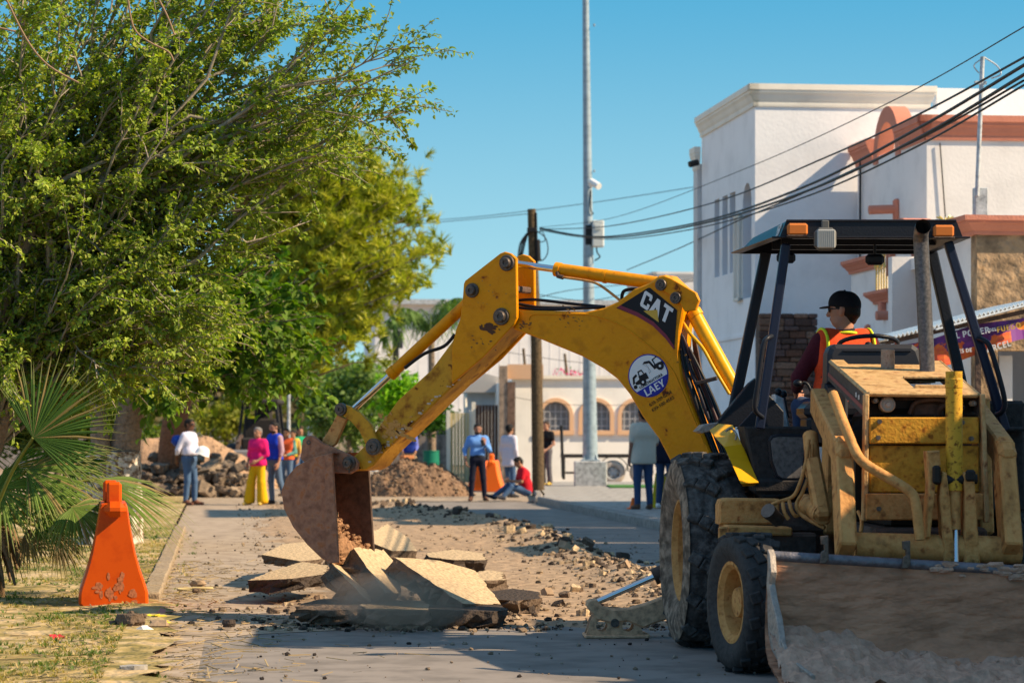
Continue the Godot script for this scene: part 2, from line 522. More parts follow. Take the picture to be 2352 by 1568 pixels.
# ---------------------------------------------------------------- ground
func left_kerb(d: float) -> float: return -3.26 - (d - 25.0) * 0.1065
func right_kerb(d: float) -> float: return 2.39 - (d - 41.4) * 0.1065
var gn := FastNoiseLite.new()
func trench(d: float) -> float:      # where the broken edge of the asphalt runs
	var t := [[20.0, 2.2], [23.0, 1.95], [25.0, 1.55], [29.7, 1.02], [36.0, 0.62], [42.8, 0.12], [48.0, -0.7], [54.0, -1.95], [61.0, -3.0], [80.0, -3.3]]
	for i in t.size() - 1:
		if d <= t[i + 1][0]:
			return lerpf(t[i][1], t[i + 1][1], clampf((d - t[i][0]) / (t[i + 1][0] - t[i][0]), 0, 1))
	return -3.3
func dug_height(x: float, d: float) -> float:
	var h := gn.get_noise_2d(x * 9.0, d * 9.0) * 0.022 + gn.get_noise_2d(x * 30.0, d * 30.0) * 0.010 + 0.012
	var t := (x - trench(d)) / 0.42
	h += 0.10 * exp(-t * t) * (0.75 + 0.6 * gn.get_noise_2d(x * 14.0 + 50, d * 14.0))
	var pile := Vector2((x + 0.95) / 1.25, (d - 22.6) / 1.1).length()
	h += 0.10 * exp(-pile * pile * 1.6)
	var edge := smoothstep(20.55, 21.2, d + gn.get_noise_2d(x * 12.0, 5.0) * 0.5) * (1.0 - smoothstep(-0.1, 0.35, x - trench(d) - 0.25))
	edge *= smoothstep(-0.1, 0.6, x - (left_kerb(d) + 1.1 + 0.6 * gn.get_noise_2d(d * 4.0, 9.0)))
	edge *= 1.0 - smoothstep(56.0, 62.0, d)
	return -0.03 + (h + 0.03) * edge
func verge_height(x: float, d: float) -> float:
	return 0.045 + 0.03 * gn.get_noise_2d(x * 8.0, d * 8.0) + 0.012 * gn.get_noise_2d(x * 40.0, d * 40.0)
func grid(b: MB, x0: Callable, x1: Callable, da: float, db: float, nx: int, nd: int, hf: Callable) -> void:
	var pts := []
	for i in nd + 1:
		var d := lerpf(da, db, float(i) / nd)
		var row := []
		for j in nx + 1:
			var x := lerpf(x0.call(d), x1.call(d), float(j) / nx)
			row.append(Vector3(x, hf.call(x, d), -d))
		pts.append(row)
	var nr := []
	for i in nd + 1:
		var row := []
		for j in nx + 1:
			var a: Vector3 = pts[i][mini(j + 1, nx)] - pts[i][maxi(j - 1, 0)]
			var c: Vector3 = pts[mini(i + 1, nd)][j] - pts[maxi(i - 1, 0)][j]
			row.append(a.cross(c).normalized())
		nr.append(row)
	for i in nd:
		for j in nx:
			b.quadn(pts[i][j], pts[i][j + 1], pts[i + 1][j + 1], pts[i + 1][j], nr[i][j], nr[i][j + 1], nr[i + 1][j + 1], nr[i + 1][j])
func build_ground() -> void:
	gn.seed = 3
	gn.frequency = 0.1
	gn.fractal_octaves = 3
	var b := MB.new()
	grid(b, func(_d): return -400.0, func(_d): return 400.0, -60.0, 900.0, 8, 8, func(_x, _d): return -0.06)
	struct("ground", b, mats["earth"])
	b = MB.new()
	grid(b, left_kerb, right_kerb, -8.0, 22.6, 4, 12, func(_x, _d): return -0.004)
	struct("road", b, mats["asphalt"])
	b = MB.new()
	grid(b, func(d): return left_kerb(d) - 0.1, func(d): return trench(d) + 0.1 if d < 61 else right_kerb(d) + 4.0, 22.6, 120.0, 6, 60, func(_x, _d): return -0.004)
	grid(b, func(d): return left_kerb(d), func(d): return lerpf(left_kerb(d), trench(d), 0.10 + 0.75 * smoothstep(19.6, 22.6, d)), 14.0, 22.6, 3, 14, func(_x, _d): return 0.0)
	struct("dusty_road", b, mats["dust_road"])
	b = MB.new()
	grid(b, func(d): return trench(d) + 0.1, func(d): return right_kerb(d), 22.6, 61.0, 2, 30, func(_x, _d): return -0.004)
	struct("far_road", b, mats["asphalt"])
	b = MB.new()
	grid(b, func(d): return left_kerb(d) + 0.5, func(d): return trench(d) + 0.7, 20.4, 62.0, 90, 330, dug_height)
	struct("dug_ground", b, mats["earth"])
	b = MB.new()
	grid(b, func(d): return left_kerb(d) - 14.0, func(d): return left_kerb(d) - 0.12 + (0.36 + 0.25 * gn.get_noise_2d(d * 20.0, 3.0)) * smoothstep(24.6, 22.6, d), 10.0, 64.0, 60, 200, verge_height)
	struct("verge", b, mats["verge"])
	# right pavement with its kerb stones
	var pv := Node3D.new()
	pv.name = "pavement"
	pv.set_meta("kind", "structure")
	add_child(pv)
	b = MB.new()
	var q := poly([right_kerb(14.0) + 0.16, -14.0, right_kerb(59.0) + 0.16, -59.0, 0.75, -62.0, 0.7, -67.0, 0.7, -78.0, 16.0, -78.0, 16.0, -14.0])
	var T := Transform3D(Basis(Vector3.RIGHT, Vector3(0, 0, 1), Vector3.UP), Vector3.ZERO)
	b.prism(q, -0.05, 0.15, T)
	part("paving", b, mats["concrete"], pv)
	var d := 15.0
	while d < 58.5:
		b = MB.new()
		b.beam(Vector3(right_kerb(d) + 0.07, 0.05, -d - 0.012), Vector3(right_kerb(d + 2.9) + 0.07, 0.05, -d - 2.89), 0.17, 0.212 + rng.randf_range(-0.006, 0.006), Vector3.UP, 0.025)
		part("kerb_stone", b, mats["kerb"], pv)
		d += 2.91
	b = MB.new()
	b.beam(Vector3(0.56, 0.045, -59.0), Vector3(0.62, 0.045, -62.0), 0.17, 0.2, Vector3.UP, 0.03)
	part("kerb_stone", b, mats["kerb"], pv)
	b = MB.new()
	b.beam(Vector3(0.62, 0.045, -62.05), Vector3(0.6, 0.045, -67.5), 0.17, 0.2, Vector3.UP, 0.03)
	part("kerb_stone", b, mats["kerb"], pv)
	# left brick border
	var lk := Node3D.new()
	lk.name = "brick_border"
	tag(lk, "weathered tan brick border between the grass verge and the road", "kerb")
	add_child(lk)
	d = 24.4
	while d < 42.0:
		b = MB.new()
		var s := rng.randf_range(0.3, 0.42)
		b.beam(Vector3(left_kerb(d) - 0.02 + rng.randf_range(-0.015, 0.015), 0.01, -d), Vector3(left_kerb(d + s) - 0.02, 0.01 + rng.randf_range(-0.008, 0.008), -d - s + 0.012), 0.17, 0.11, Vector3.UP, 0.015)
		part("brick", b, M("border_brick_%d" % (rng.randi() % 3), C(0.42, 0.32, 0.21) * rng.randf_range(0.85, 1.1), 0.9, 0.0, tex["grain"], 1.5, tex["bump_rough"], 0.6), lk)
		d += s

# ---------------------------------------------------------------- houses
# a wall in its own XY plane (outside towards +z), with rectangular or arched openings [x0, y0, x1, y1, arched]
func wall(b: MB, T: Transform3D, w: float, h: float, th: float, holes: Array, y0 := 0.0) -> void:
	var xs := [0.0, w]
	for o in holes:
		xs.append(o[0]); xs.append(o[2])
	xs.sort()
	for i in xs.size() - 1:
		if xs[i + 1] - xs[i] < 0.001: continue
		var mid: float = (xs[i] + xs[i + 1]) * 0.5
		var ys := [[y0, h]]
		for o in holes:
			if o[0] < mid and o[2] > mid:
				var nx := []
				for s in ys:
					if o[1] > s[0]: nx.append([s[0], minf(s[1], o[1])])
					if o[3] < s[1]: nx.append([maxf(s[0], o[3]), s[1]])
				ys = nx
		for s in ys:
			if s[1] - s[0] > 0.001:
				b.box(T * Vector3(mid, (s[0] + s[1]) * 0.5, -th * 0.5), Vector3(xs[i + 1] - xs[i], s[1] - s[0], th), T.basis)
	for o in holes:
		if o.size() > 4 and o[4]:
			var r: float = (o[2] - o[0]) * 0.5
			for s in [-1.0, 1.0]:
				var p := PackedVector2Array()
				p.append(Vector2(o[0] + r + s * r, o[3]))
				for k in 9:
					var a := PI * 0.5 * k / 8.0
					p.append(Vector2(o[0] + r + s * r * sin(a), o[3] - r + r * cos(a)))
				b.prism(p, -th, 0.0, T)
func arch_poly(x0: float, y0: float, x1: float, y1: float) -> PackedVector2Array:
	var p := poly([x1, y0])
	var r := (x1 - x0) * 0.5
	for k in 17:
		var a := PI * k / 16.0
		p.append(Vector2(x0 + r + r * cos(a), y1 - r + r * sin(a)))
	p.append(Vector2(x0, y0))
	return p
func arch_band(b: MB, T: Transform3D, x0: float, y0: float, x1: float, y1: float, w: float, z0: float, z1: float) -> void:
	var r := (x1 - x0) * 0.5
	var q := []
	q.append([Vector2(x1, y0), Vector2(x1 + w, y0)])
	for k in 17:
		var a := PI * k / 16.0
		var c := Vector2(x0 + r, y1 - r)
		q.append([c + Vector2(cos(a), sin(a)) * r, c + Vector2(cos(a), sin(a)) * (r + w)])
	q.append([Vector2(x0, y0), Vector2(x0 - w, y0)])
	for i in q.size() - 1:
		b.prism(PackedVector2Array([q[i][0], q[i][1], q[i + 1][1], q[i + 1][0]]), z0, z1, T)
func cornice(b: MB, T: Transform3D, w: float, y: float, h: float, out: float, e0 := 1.0, e1 := 1.0) -> void:   # a moulding along the top of a wall: profile swept along x
	var pr := [Vector2(0.0, 0.0), Vector2(0.22, 0.0), Vector2(0.26, 0.10), Vector2(0.26, 0.2), Vector2(0.42, 0.3), Vector2(0.62, 0.5), Vector2(0.85, 0.62), Vector2(0.85, 0.7), Vector2(1.0, 0.74), Vector2(1.0, 1.0), Vector2(-0.4, 1.0)]
	for i in pr.size() - 1:
		var a: Vector2 = pr[i]
		var c: Vector2 = pr[i + 1]
		var za := a.x * out
		var zc := c.x * out
		b.quado(T * Vector3(-maxf(za, 0) * e0, y + a.y * h, za), T * Vector3(w + maxf(za, 0) * e1, y + a.y * h, za), T * Vector3(w + maxf(zc, 0) * e1, y + c.y * h, zc), T * Vector3(-maxf(zc, 0) * e0, y + c.y * h, zc), T.basis * Vector3(0, c.x - a.x if i < 9 else 1.0, c.y - a.y + 0.001) * Vector3(1, -1 if i < 9 else 1, 1))
	for s in [0.0, 1.0]:
		for i in pr.size() - 2:
			var a: Vector2 = pr[i]
			var c: Vector2 = pr[i + 1]
			var ea := (-maxf(a.x * out, 0) * e0) if s == 0.0 else w + maxf(a.x * out, 0) * e1
			var ec := (-maxf(c.x * out, 0) * e0) if s == 0.0 else w + maxf(c.x * out, 0) * e1
			b.quado(T * Vector3(ea, y + a.y * h, a.x * out), T * Vector3(ec, y + c.y * h, c.x * out), T * Vector3(ec, y + c.y * h, -0.05), T * Vector3(ea, y + a.y * h, -0.05), T.basis.x * (-1.0 if s == 0.0 else 1.0))
func side(z_far: float) -> Transform3D:      # the wall facing the road: x runs from the far end towards the camera
	return Transform3D(Basis(Vector3(0, 0, 1), Vector3.UP, Vector3(-1, 0, 0)), Vector3(0, 0, z_far))
func build_houses() -> void:
	var I := Transform3D()
	# --- white two-storey house
	var h := thing("white_house", "tall white two-storey house with cream cornice and narrow slit windows", "house", Vector3(4.17, 0, -47.0), STREET)
	var L := 4.95
	var b := MB.new()
	wall(b, side(-L), L, 7.1, 0.3, [[1.28, 4.37, 1.75, 5.8], [2.03, 4.37, 2.53, 5.8], [2.72, 4.37, 3.24, 5.8], [3.9, 3.85, 4.64, 5.85, true]])
	b.box(Vector3(4.75, 3.55, -0.15), Vector3(8.9, 7.1, 0.299))
	b.box(Vector3(6.35, 7.28, -0.15), Vector3(6.3, 0.36, 0.3))
	b.box(Vector3(4.75, 3.55, -L + 0.15), Vector3(8.9, 7.1, 0.299))
	b.box(Vector3(9.3, 3.55, -L * 0.5), Vector3(0.3, 7.1, L))
	b.box(Vector3(4.75, 6.9, -L * 0.5), Vector3(8.9, 0.2, L - 0.6))
	part("wall", b, mats["stucco_white"], h)
	b = MB.new()
	cornice(b, side(-L), L, 7.1, 0.38, 0.12, 1.0, 1.0)
	cornice(b, I, 3.05, 7.1, 0.38, 0.12, 1.0, 1.0)
	b.box(Vector3(0.9, 7.5, -0.6), Vector3(0.35, 0.1, 0.3))
	part("cornice", b, mats["stucco_cream"], h)
	for w in [[1.28, 4.37, 1.75, 5.8], [2.03, 4.37, 2.53, 5.8], [2.72, 4.37, 3.24, 5.8]]:
		b = MB.new()
		b.box(side(-L) * Vector3((w[0] + w[2]) * 0.5, (w[1] + w[3]) * 0.5, -0.2), Vector3(0.05, w[3] - w[1], w[2] - w[0]))
		part("window", b, M("window_blue", C(0.18, 0.22, 0.28), 0.15), h)
	b = MB.new()
	b.prism(arch_poly(3.9, 3.85, 4.64, 5.85), -0.24, -0.18, side(-L))
	part("arched_window", b, mats["window_blue"], h)
	b = MB.new()
	var sT := side(-L)
	for q in [[3.42, 3.82, 3.47, 5.35], [3.86, 3.82, 3.91, 5.35], [3.42, 3.82, 3.91, 3.88], [3.42, 5.29, 3.91, 5.35]]:
		b.box(sT * Vector3((q[0] + q[2]) * 0.5, (q[1] + q[3]) * 0.5, 0.05), Vector3(0.06, q[3] - q[1], q[2] - q[0]), Basis(), 0.008)
	part("window_frame", b, mats["stucco_cream"], h)
	b = MB.new()
	b.box(Vector3(0.04, 3.3, -L - 0.22), Vector3(0.24, 6.6, 0.4))
	part("pilaster", b, mats["stone_grey"], h)
	b = MB.new()
	cornice(b, Transform3D(sT.basis, Vector3(-0.08, 0, -L - 0.42)), 0.4, 6.5, 0.42, 0.07)
	part("cornice", b, mats["stucco_cream"], h)
	b = MB.new()
	b.box(Vector3(0.0, 3.2, -L * 0.5), Vector3(0.05, 0.06, L))
	b.box(Vector3(4.6, 3.2, 0.0), Vector3(9.0, 0.06, 0.05))
	part("ledge", b, mats["stucco_white"], h)
	b = MB.new()
	b.tube([Vector3(-0.13, 6.6, -L + 0.3), Vector3(-0.3, 6.55, -L + 0.35)], 0.06, 8)
	part("security_camera", b, mats["iron"], h)
	# --- dark ledge-stone pier in front of it
	var st := thing("stone_pier", "pier of stacked dark brown ledge stones behind the driver", "pier", Vector3(4.13, 0, -45.9), STREET)
	b = MB.new()
	b.box(Vector3(0.5, 1.74, -0.2), Vector3(0.94, 3.48, 0.36))
	part("core", b, mats["rust_dark"], st)
	var y := 0.9
	while y < 3.45:
		var sh := rng.randf_range(0.07, 0.13)
		var x := 0.0
		while x < 0.98:
			var sw := minf(rng.randf_range(0.12, 0.38), 1.0 - x)
			b = MB.new()
			b.box(Vector3(x + sw * 0.5, y + sh * 0.5, 0.0 + rng.randf_range(-0.01, 0.03)), Vector3(sw - 0.008, sh - 0.008, 0.1), Basis(Vector3.UP, rng.randf_range(-0.04, 0.04)), 0.015)
			var kk := rng.randi() % 5
			part("stone", b, M("ledge_%d" % kk, [C(0.16, 0.085, 0.06), C(0.22, 0.13, 0.09), C(0.1, 0.065, 0.055), C(0.28, 0.18, 0.13), C(0.15, 0.10, 0.09)][kk], 0.85, 0.0, tex["grain"], 2.0, tex["bump_rough"], 0.7), st)
			x += sw
		y += sh
	# --- white house with pink parapet
	h = thing("pink_trimmed_house", "white house with pink cornice and round arched crest", "house", Vector3(6.45, 0, -42.6), STREET)
	L = 4.45
	b = MB.new()
	b.box(Vector3(4.0, 3.05, -L * 0.5), Vector3(8.0, 6.1, L - 0.01))
	var hz := L - 2.42
	b.prism(arch_poly(hz - 0.62, 6.05, hz + 0.62, 6.62), -0.3, -0.02, side(-L))
	part("wall", b, M("stucco_warm", C(0.80, 0.77, 0.74), 0.85, 0.0, tex["stucco"], 0.3, tex["bump_fine"], 0.06, true), h)
	b = MB.new()
	cornice(b, side(-L), hz - 0.9, 6.05, 0.38, 0.14, 1.0, 0.0)
	cornice(b, Transform3D(side(-L).basis, Vector3(0, 0, -L + hz + 0.9)), L - hz - 0.9, 6.05, 0.38, 0.14, 0.0, 1.0)
	cornice(b, I, 8.0, 6.05, 0.38, 0.14, 1.0, 1.0)
	part("cornice", b, mats["trim_pink"], h)
	b = MB.new()
	arch_band(b, side(-L), hz - 0.6, 5.98, hz + 0.6, 6.6, 0.26, -0.25, 0.03)
	part("arched_crest", b, mats["trim_pink"], h)
	for q in [[-3.9, 4.95], [-1.75, 5.12]]:
		b = MB.new()
		b.tube([Vector3(-0.02, q[1], q[0]), Vector3(-0.48, q[1] - 0.02, q[0])], 0.075, 10)
		b.box(Vector3(-0.03, q[1] - 0.06, q[0]), Vector3(0.09, 0.45, 0.16), Basis(), 0.03)
		part("drain_spout", b, mats["trim_pink"], h)
	b = MB.new()
	b.tube([Vector3(-0.04, 6.3, -4.1), Vector3(-0.05, 2.5, -4.12)], 0.02, 6)
	b.tube([Vector3(0.2, 6.0, 0.03), Vector3(0.35, 4.0, 0.03)], 0.01, 6)
	part("conduit", b, mats["iron"], h)
	# --- lower garden wall with niches in front of the pink-trimmed house
	h = thing("garden_wall", "lilac-white street wall with pink cornice and gilded window grilles", "wall", Vector3(5.98, 0, -36.6), STREET)
	L = 6.05
	b = MB.new()
	wall(b, side(-L), L, 4.0, 0.3, [[1.65, 3.62, 2.5, 4.0], [4.95, 3.62, 5.3, 4.0]])
	wall(b, Transform3D(side(-L).basis, Vector3(0, 0, -L)), L, 4.2, 0.3, [[-0.1, 3.9, 1.65, 4.6], [1.65, 4.0, 2.5, 4.12], [4.95, 4.0, 5.3, 4.12]], 4.0)
	b.prism(arch_poly(2.6, 4.2, 3.9, 4.46), -0.3, -0.01, side(-L))
	part("wall", b, mats["stucco_warm"], h)
	b = MB.new()
	cornice(b, side(-L), 1.6, 3.96, 0.2, 0.14)
	arch_band(b, side(-L), 2.6, 4.15, 3.9, 4.44, 0.14, -0.32, 0.08)
	part("cornice", b, mats["trim_pink"], h)
	for w in [[1.65, 2.5], [4.95, 5.3]]:
		b = MB.new()
		cornice(b, Transform3D(side(-L).basis, Vector3(0, 0, -L + w[0] - 0.1)), w[1] - w[0] + 0.2, 3.42, 0.18, 0.16)
		b.box(side(-L) * Vector3((w[0] + w[1]) * 0.5, 3.3, 0.04), Vector3(0.1, 0.25, 0.18), Basis(), 0.02)
		part("window_sill", b, mats["trim_pink"], h)
		b = MB.new()
		for k in 6:
			var x: float = lerpf(w[0] + 0.05, w[1] - 0.05, k / 5.0)
			b.tube([side(-L) * Vector3(x, 3.62, 0.03), side(-L) * Vector3(x, 4.15, 0.03)], 0.014, 5)
		for k in 3:
			var ring := []
			for j in 9:
				ring.append(side(-L) * Vector3(lerpf(w[0], w[1], (k + 0.5) / 3.0) + 0.1 * cos(TAU * j / 8), 4.05 + 0.12 * sin(TAU * j / 8), 0.06))
			b.tube(ring, 0.014, 5, false)
		part("grille", b, mats["gold_iron"], h)
	for q in [[-4.9, 2.98], [-2.6, 3.18]]:
		b = MB.new()
		b.tube([Vector3(-0.02, q[1], q[0]), Vector3(-0.48, q[1] - 0.01, q[0])], 0.07, 10)
		b.box(Vector3(-0.03, q[1] - 0.05, q[0]), Vector3(0.08, 0.42, 0.15), Basis(), 0.03)
		part("drain_spout", b, mats["trim_pink"], h)
	b = MB.new()
	for k in 5:
		var a := TAU * k / 5
		b.tube(spline([Vector3(0.12, 4.2, -1.15), Vector3(0.12 + 0.08 * cos(a), 4.3, -1.15 + 0.08 * sin(a)), Vector3(0.12 + 0.04 * cos(a), 4.42, -1.15 + 0.04 * sin(a)), Vector3(0.12 + 0.12 * cos(a), 4.47, -1.15 + 0.12 * sin(a))], 4), 0.012, 5)
	part("iron_finial", b, mats["gold_iron"], h)
	# lantern on that wall
	var ln := thing("wall_lantern", "black wall lantern with glass panes on the lilac-white wall", "lantern", P(2074, 731, 38.2))
	b = MB.new()
	b.lathe([Vector2(0.0, -0.17), Vector2(0.06, -0.16), Vector2(0.075, -0.13), Vector2(0.06, -0.12)], 6)
	b.lathe([Vector2(0.135, 0.05), Vector2(0.12, 0.08), Vector2(0.07, 0.13), Vector2(0.025, 0.15), Vector2(0.02, 0.19), Vector2(0.0, 0.2)], 6)
	for k in 6:
		var a := TAU * k / 6
		b.tube([Vector3(0.065 * cos(a), -0.13, 0.065 * sin(a)), Vector3(0.12 * cos(a), 0.06, 0.12 * sin(a))], 0.01, 4)
	b.tube(spline([Vector3(0.0, 0.18, 0), Vector3(0.08, 0.2, 0), Vector3(0.17, 0.12, 0), Vector3(0.2, -0.02, 0)], 5), 0.015, 6)
	b.box(Vector3(0.2, 0.0, 0), Vector3(0.03, 0.3, 0.08))
	part("frame", b, mats["iron"], ln)
	b = MB.new()
	b.lathe([Vector2(0.055, -0.125), Vector2(0.11, 0.055)], 6)
	part("glass", b, M("lantern_glass", C(0.32, 0.32, 0.28), 0.2), ln)
	# --- brown stucco shop house
	h = thing("brown_shop_house", "single-storey shop with rough brown stucco and pink cornice", "house", Vector3(5.43, 0, -32.0), STREET)
	b = MB.new()
	wall(b, Transform3D(Basis(), Vector3(0, 0, 0)), 9.0, 3.82, 0.25, [[0.25, 0.0, 4.2, 2.45]])
	part("front_wall", b, mats["stucco_brown"], h)
	b = MB.new()
	b.box(Vector3(0.15, 1.91, -1.13), Vector3(0.3, 3.82, 1.76))
	b.box(Vector3(4.5, 1.9, -4.0), Vector3(9.0, 3.8, 0.2))
	b.box(Vector3(8.9, 1.9, -2.1), Vector3(0.2, 3.8, 3.6))
	b.box(Vector3(4.5, 3.7, -2.1), Vector3(8.5, 0.15, 3.6))
	part("side_wall", b, mats["stucco_warm"], h)
	b = MB.new()
	cornice(b, I, 9.0, 3.8, 0.22, 0.16)
	cornice(b, side(-2.0), 2.0, 3.8, 0.22, 0.2)
	part("cornice", b, mats["trim_pink"], h)
	b = MB.new()
	b.box(Vector3(0.42, 1.2, -0.3), Vector3(0.16, 2.4, 0.12))
	part("door_post", b, mats["stucco_white"], h)
	b = MB.new()
	b.box(Vector3(2.2, 1.0, -1.6), Vector3(1.6, 2.0, 0.6), Basis(), 0.02)
	part("counter", b, mats["black_dusty"], h)
	b = MB.new()
	b.box(Vector3(0.2, 4.2, -0.55), Vector3(0.16, 0.4, 0.12), Basis(), 0.01)
	part("meter_box", b, mats["galvanised"], h)
	var mp := MB.new()
	var tp := h.transform.affine_inverse()
	mp.tube([tp * P(2245, 450, 32.5), tp * P(2258, 130, 32.5)], 0.028, 8)
	mp.tube(spline([tp * P(2262, 132, 32.5), tp * P(2290, 150, 32.5), tp * P(2300, 170, 32.4), tp * P(2278, 180, 32.5)], 4), 0.01, 5)
	mp.tube(spline([tp * P(2256, 135, 32.5), tp * P(2238, 150, 32.5), tp * P(2250, 168, 32.5)], 4), 0.008, 5)
	mp.box(tp * P(2253, 190, 32.5), Vector3(0.14, 0.04, 0.05))
	part("service_mast", mp, mats["galvanised"], h)
	# clay roof edge behind it
	b = MB.new()
	for k in 12:
		var a := Vector3(1.7 + k * 0.2, 4.1 + k * 0.05, -1.0)
		b.tube([a, a + Vector3(0.0, 0.25, -1.2)], 0.1, 8)
	part("roof", b, mats["trim_pink"], h)
	# awning of corrugated sheet with its steel bar
	var aw := thing("shop_awning", "white corrugated sheet awning sloping over the shop front", "awning", Vector3.ZERO)
	b = MB.new()
	var A := P(2033, 778, 30.0)
	var Z := P(2400, 684, 30.0)
	var nn := 150
	var pr := []
	for k in nn + 1:
		var t := float(k) / nn
		pr.append(A.lerp(Z, t) + Vector3(0, 0.018 * sin(k * TAU / 4.0), 0))
	for k in nn:
		var back := Vector3(-0.24, -0.02, -2.1)
		b.quado(pr[k], pr[k + 1], pr[k + 1] + back, pr[k] + back, Vector3.UP)
		b.quado(pr[k] + Vector3(0, -0.012, 0), pr[k + 1] + Vector3(0, -0.012, 0), pr[k + 1] + back + Vector3(0, -0.012, 0), pr[k] + back + Vector3(0, -0.012, 0), Vector3.DOWN)
		b.quado(pr[k], pr[k + 1], pr[k + 1] + Vector3(0, -0.012, 0), pr[k] + Vector3(0, -0.012, 0), Vector3(0, 0, 1))
	b.beam(P(2150, 757, 29.98), P(2400, 690, 29.98), 0.02, 0.07, Vector3(0, 0, 1))
	part("sheet", b, M("sheet_white", C(0.78, 0.8, 0.78), 0.5), aw)
	b = MB.new()
	b.beam(P(2040, 786, 30.1), P(2400, 705, 30.1), 0.05, 0.05)
	b.beam(P(2042, 786, 30.1), P(2042, 786, 30.1) + Vector3(-0.2, 0.1, -1.9), 0.05, 0.05)
	b.box(G(2195, 30.15) + Vector3(0.25, 1.3, 0), Vector3(0.06, 2.6, 0.06))
	part("steel_frame", b, mats["rust_dark"], aw)
	banner()
	# --- the neighbour that shades the machine from the right
	h = thing("neighbour_house", "plain cream house across the pavement on the shady side", "house", Vector3(7.3, 0, -9.0), STREET)
	b = MB.new()
	b.box(Vector3(3.5, 2.15, -5.6), Vector3(7.0, 4.3, 11.2))
	part("wall", b, mats["stucco_cream"], h)
	b = MB.new()
	cornice(b, side(-11.2), 11.2, 4.3, 0.22, 0.12)
	part("cornice", b, mats["trim_pink"], h)
	for k in 3:
		b = MB.new()
		b.box(Vector3(-0.01, 1.6, -2.0 - 3.4 * k), Vector3(0.06, 1.4, 1.1), Basis(), 0.01)
		part("window", b, mats["window_blue"], h)

func text_mesh(s: String, size: float, m: Material, bold := true, depth := 0.003) -> TextMesh:
	var t := TextMesh.new()
	var f := SystemFont.new()
	f.font_names = PackedStringArray(["Droid Sans"])
	f.font_weight = 700 if bold else 400
	t.font = f
	t.text = s
	t.font_size = 64
	t.pixel_size = size / 46.0
	t.depth = depth
	t.curve_step = 2.0
	t.material = m
	return t
func banner() -> void:
	var bn := thing("advertising_banner", "purple and orange advertising banner hanging under the awning", "banner")
	var f := FastNoiseLite.new()
	f.seed = 4
	f.frequency = 0.018
	var im := Image.create(512, 128, false, Image.FORMAT_RGB8)
	for yy in 128:
		for xx in 512:
			var u := xx / 512.0
			var w := yy / 128.0 + 0.35 * f.get_noise_2d(xx, yy) + 0.25 * sin(u * 9.0)
			var purple := Color(0.27, 0.09, 0.36)
			var violet := Color(0.45, 0.16, 0.52)
			var orange := Color(0.86, 0.40, 0.10)
			var c := orange.lerp(Color(0.75, 0.24, 0.16), clampf(f.get_noise_2d(xx * 2, yy * 2) + 0.3, 0, 1))
			if w < 0.42: c = purple.lerp(violet, clampf(f.get_noise_2d(xx, yy + 300) + 0.4, 0, 1))
			if u > 0.72 and w > 0.3 and w < 1.3: c = violet
			if u > 0.9: c = purple
			if absf(u - 0.95) < 0.04 and w < 0.4: c = Color(0.75, 0.68, 0.25)
			if Vector2((u - 0.81) * 4.0, yy / 128.0 - 0.36).length() < 0.2: c = Color(0.9, 0.5, 0.12)
			im.set_pixel(xx, yy, c)
	var m := StandardMaterial3D.new()
	m.resource_name = "banner_print"
	m.albedo_texture = ImageTexture.create_from_image(im)
	m.roughness = 0.55
	m.cull_mode = BaseMaterial3D.CULL_DISABLED
	var b := MB.new()
	b.use_uv = true
	var top := []
	var bot := []
	for k in 25:
		var t := k / 24.0
		var px := lerpf(2060.0, 2420.0, t)
		var dz := 30.12 + 0.035 * sin(t * 17.0)
		top.append(P(px, lerpf(793, 709, t) + 5.0 * sin(t * PI * 3.0), dz))
		bot.append(P(px + 6, lerpf(858, 768, t) + 9.0 * sin(t * PI * 2.0) , dz + 0.04 * cos(t * 14.0)))
	for k in 24:
		b.quad(bot[k], bot[k + 1], top[k + 1], top[k])
		var u0 := k / 24.0
		var u1 := (k + 1) / 24.0
		for q in [Vector2(u0, 1), Vector2(u1, 0), Vector2(u1, 1), Vector2(u0, 1), Vector2(u0, 0), Vector2(u1, 0)]: b.uv.append(q)
	part("cloth", b, m, bn)
	for q in [["EL PODER", 2229.0, 765.0, 0.068, -10.0], ["DEL", 2281.0, 757.0, 0.036, -10.0], ["FUEGO", 2318.0, 752.0, 0.06, -12.0], ["ES DE", 2218.0, 805.0, 0.042, -6.0], ["BARCEL", 2289.0, 797.0, 0.066, -16.0]]:
		var o := inst("lettering", text_mesh(q[0], q[3], mats["white_print"] if q[0] != "FUEGO" else mats["gold_print"], true, 0.004), bn)
		o.position = P(q[1], q[2], 30.02)
		o.rotation.z = deg_to_rad(-q[4])

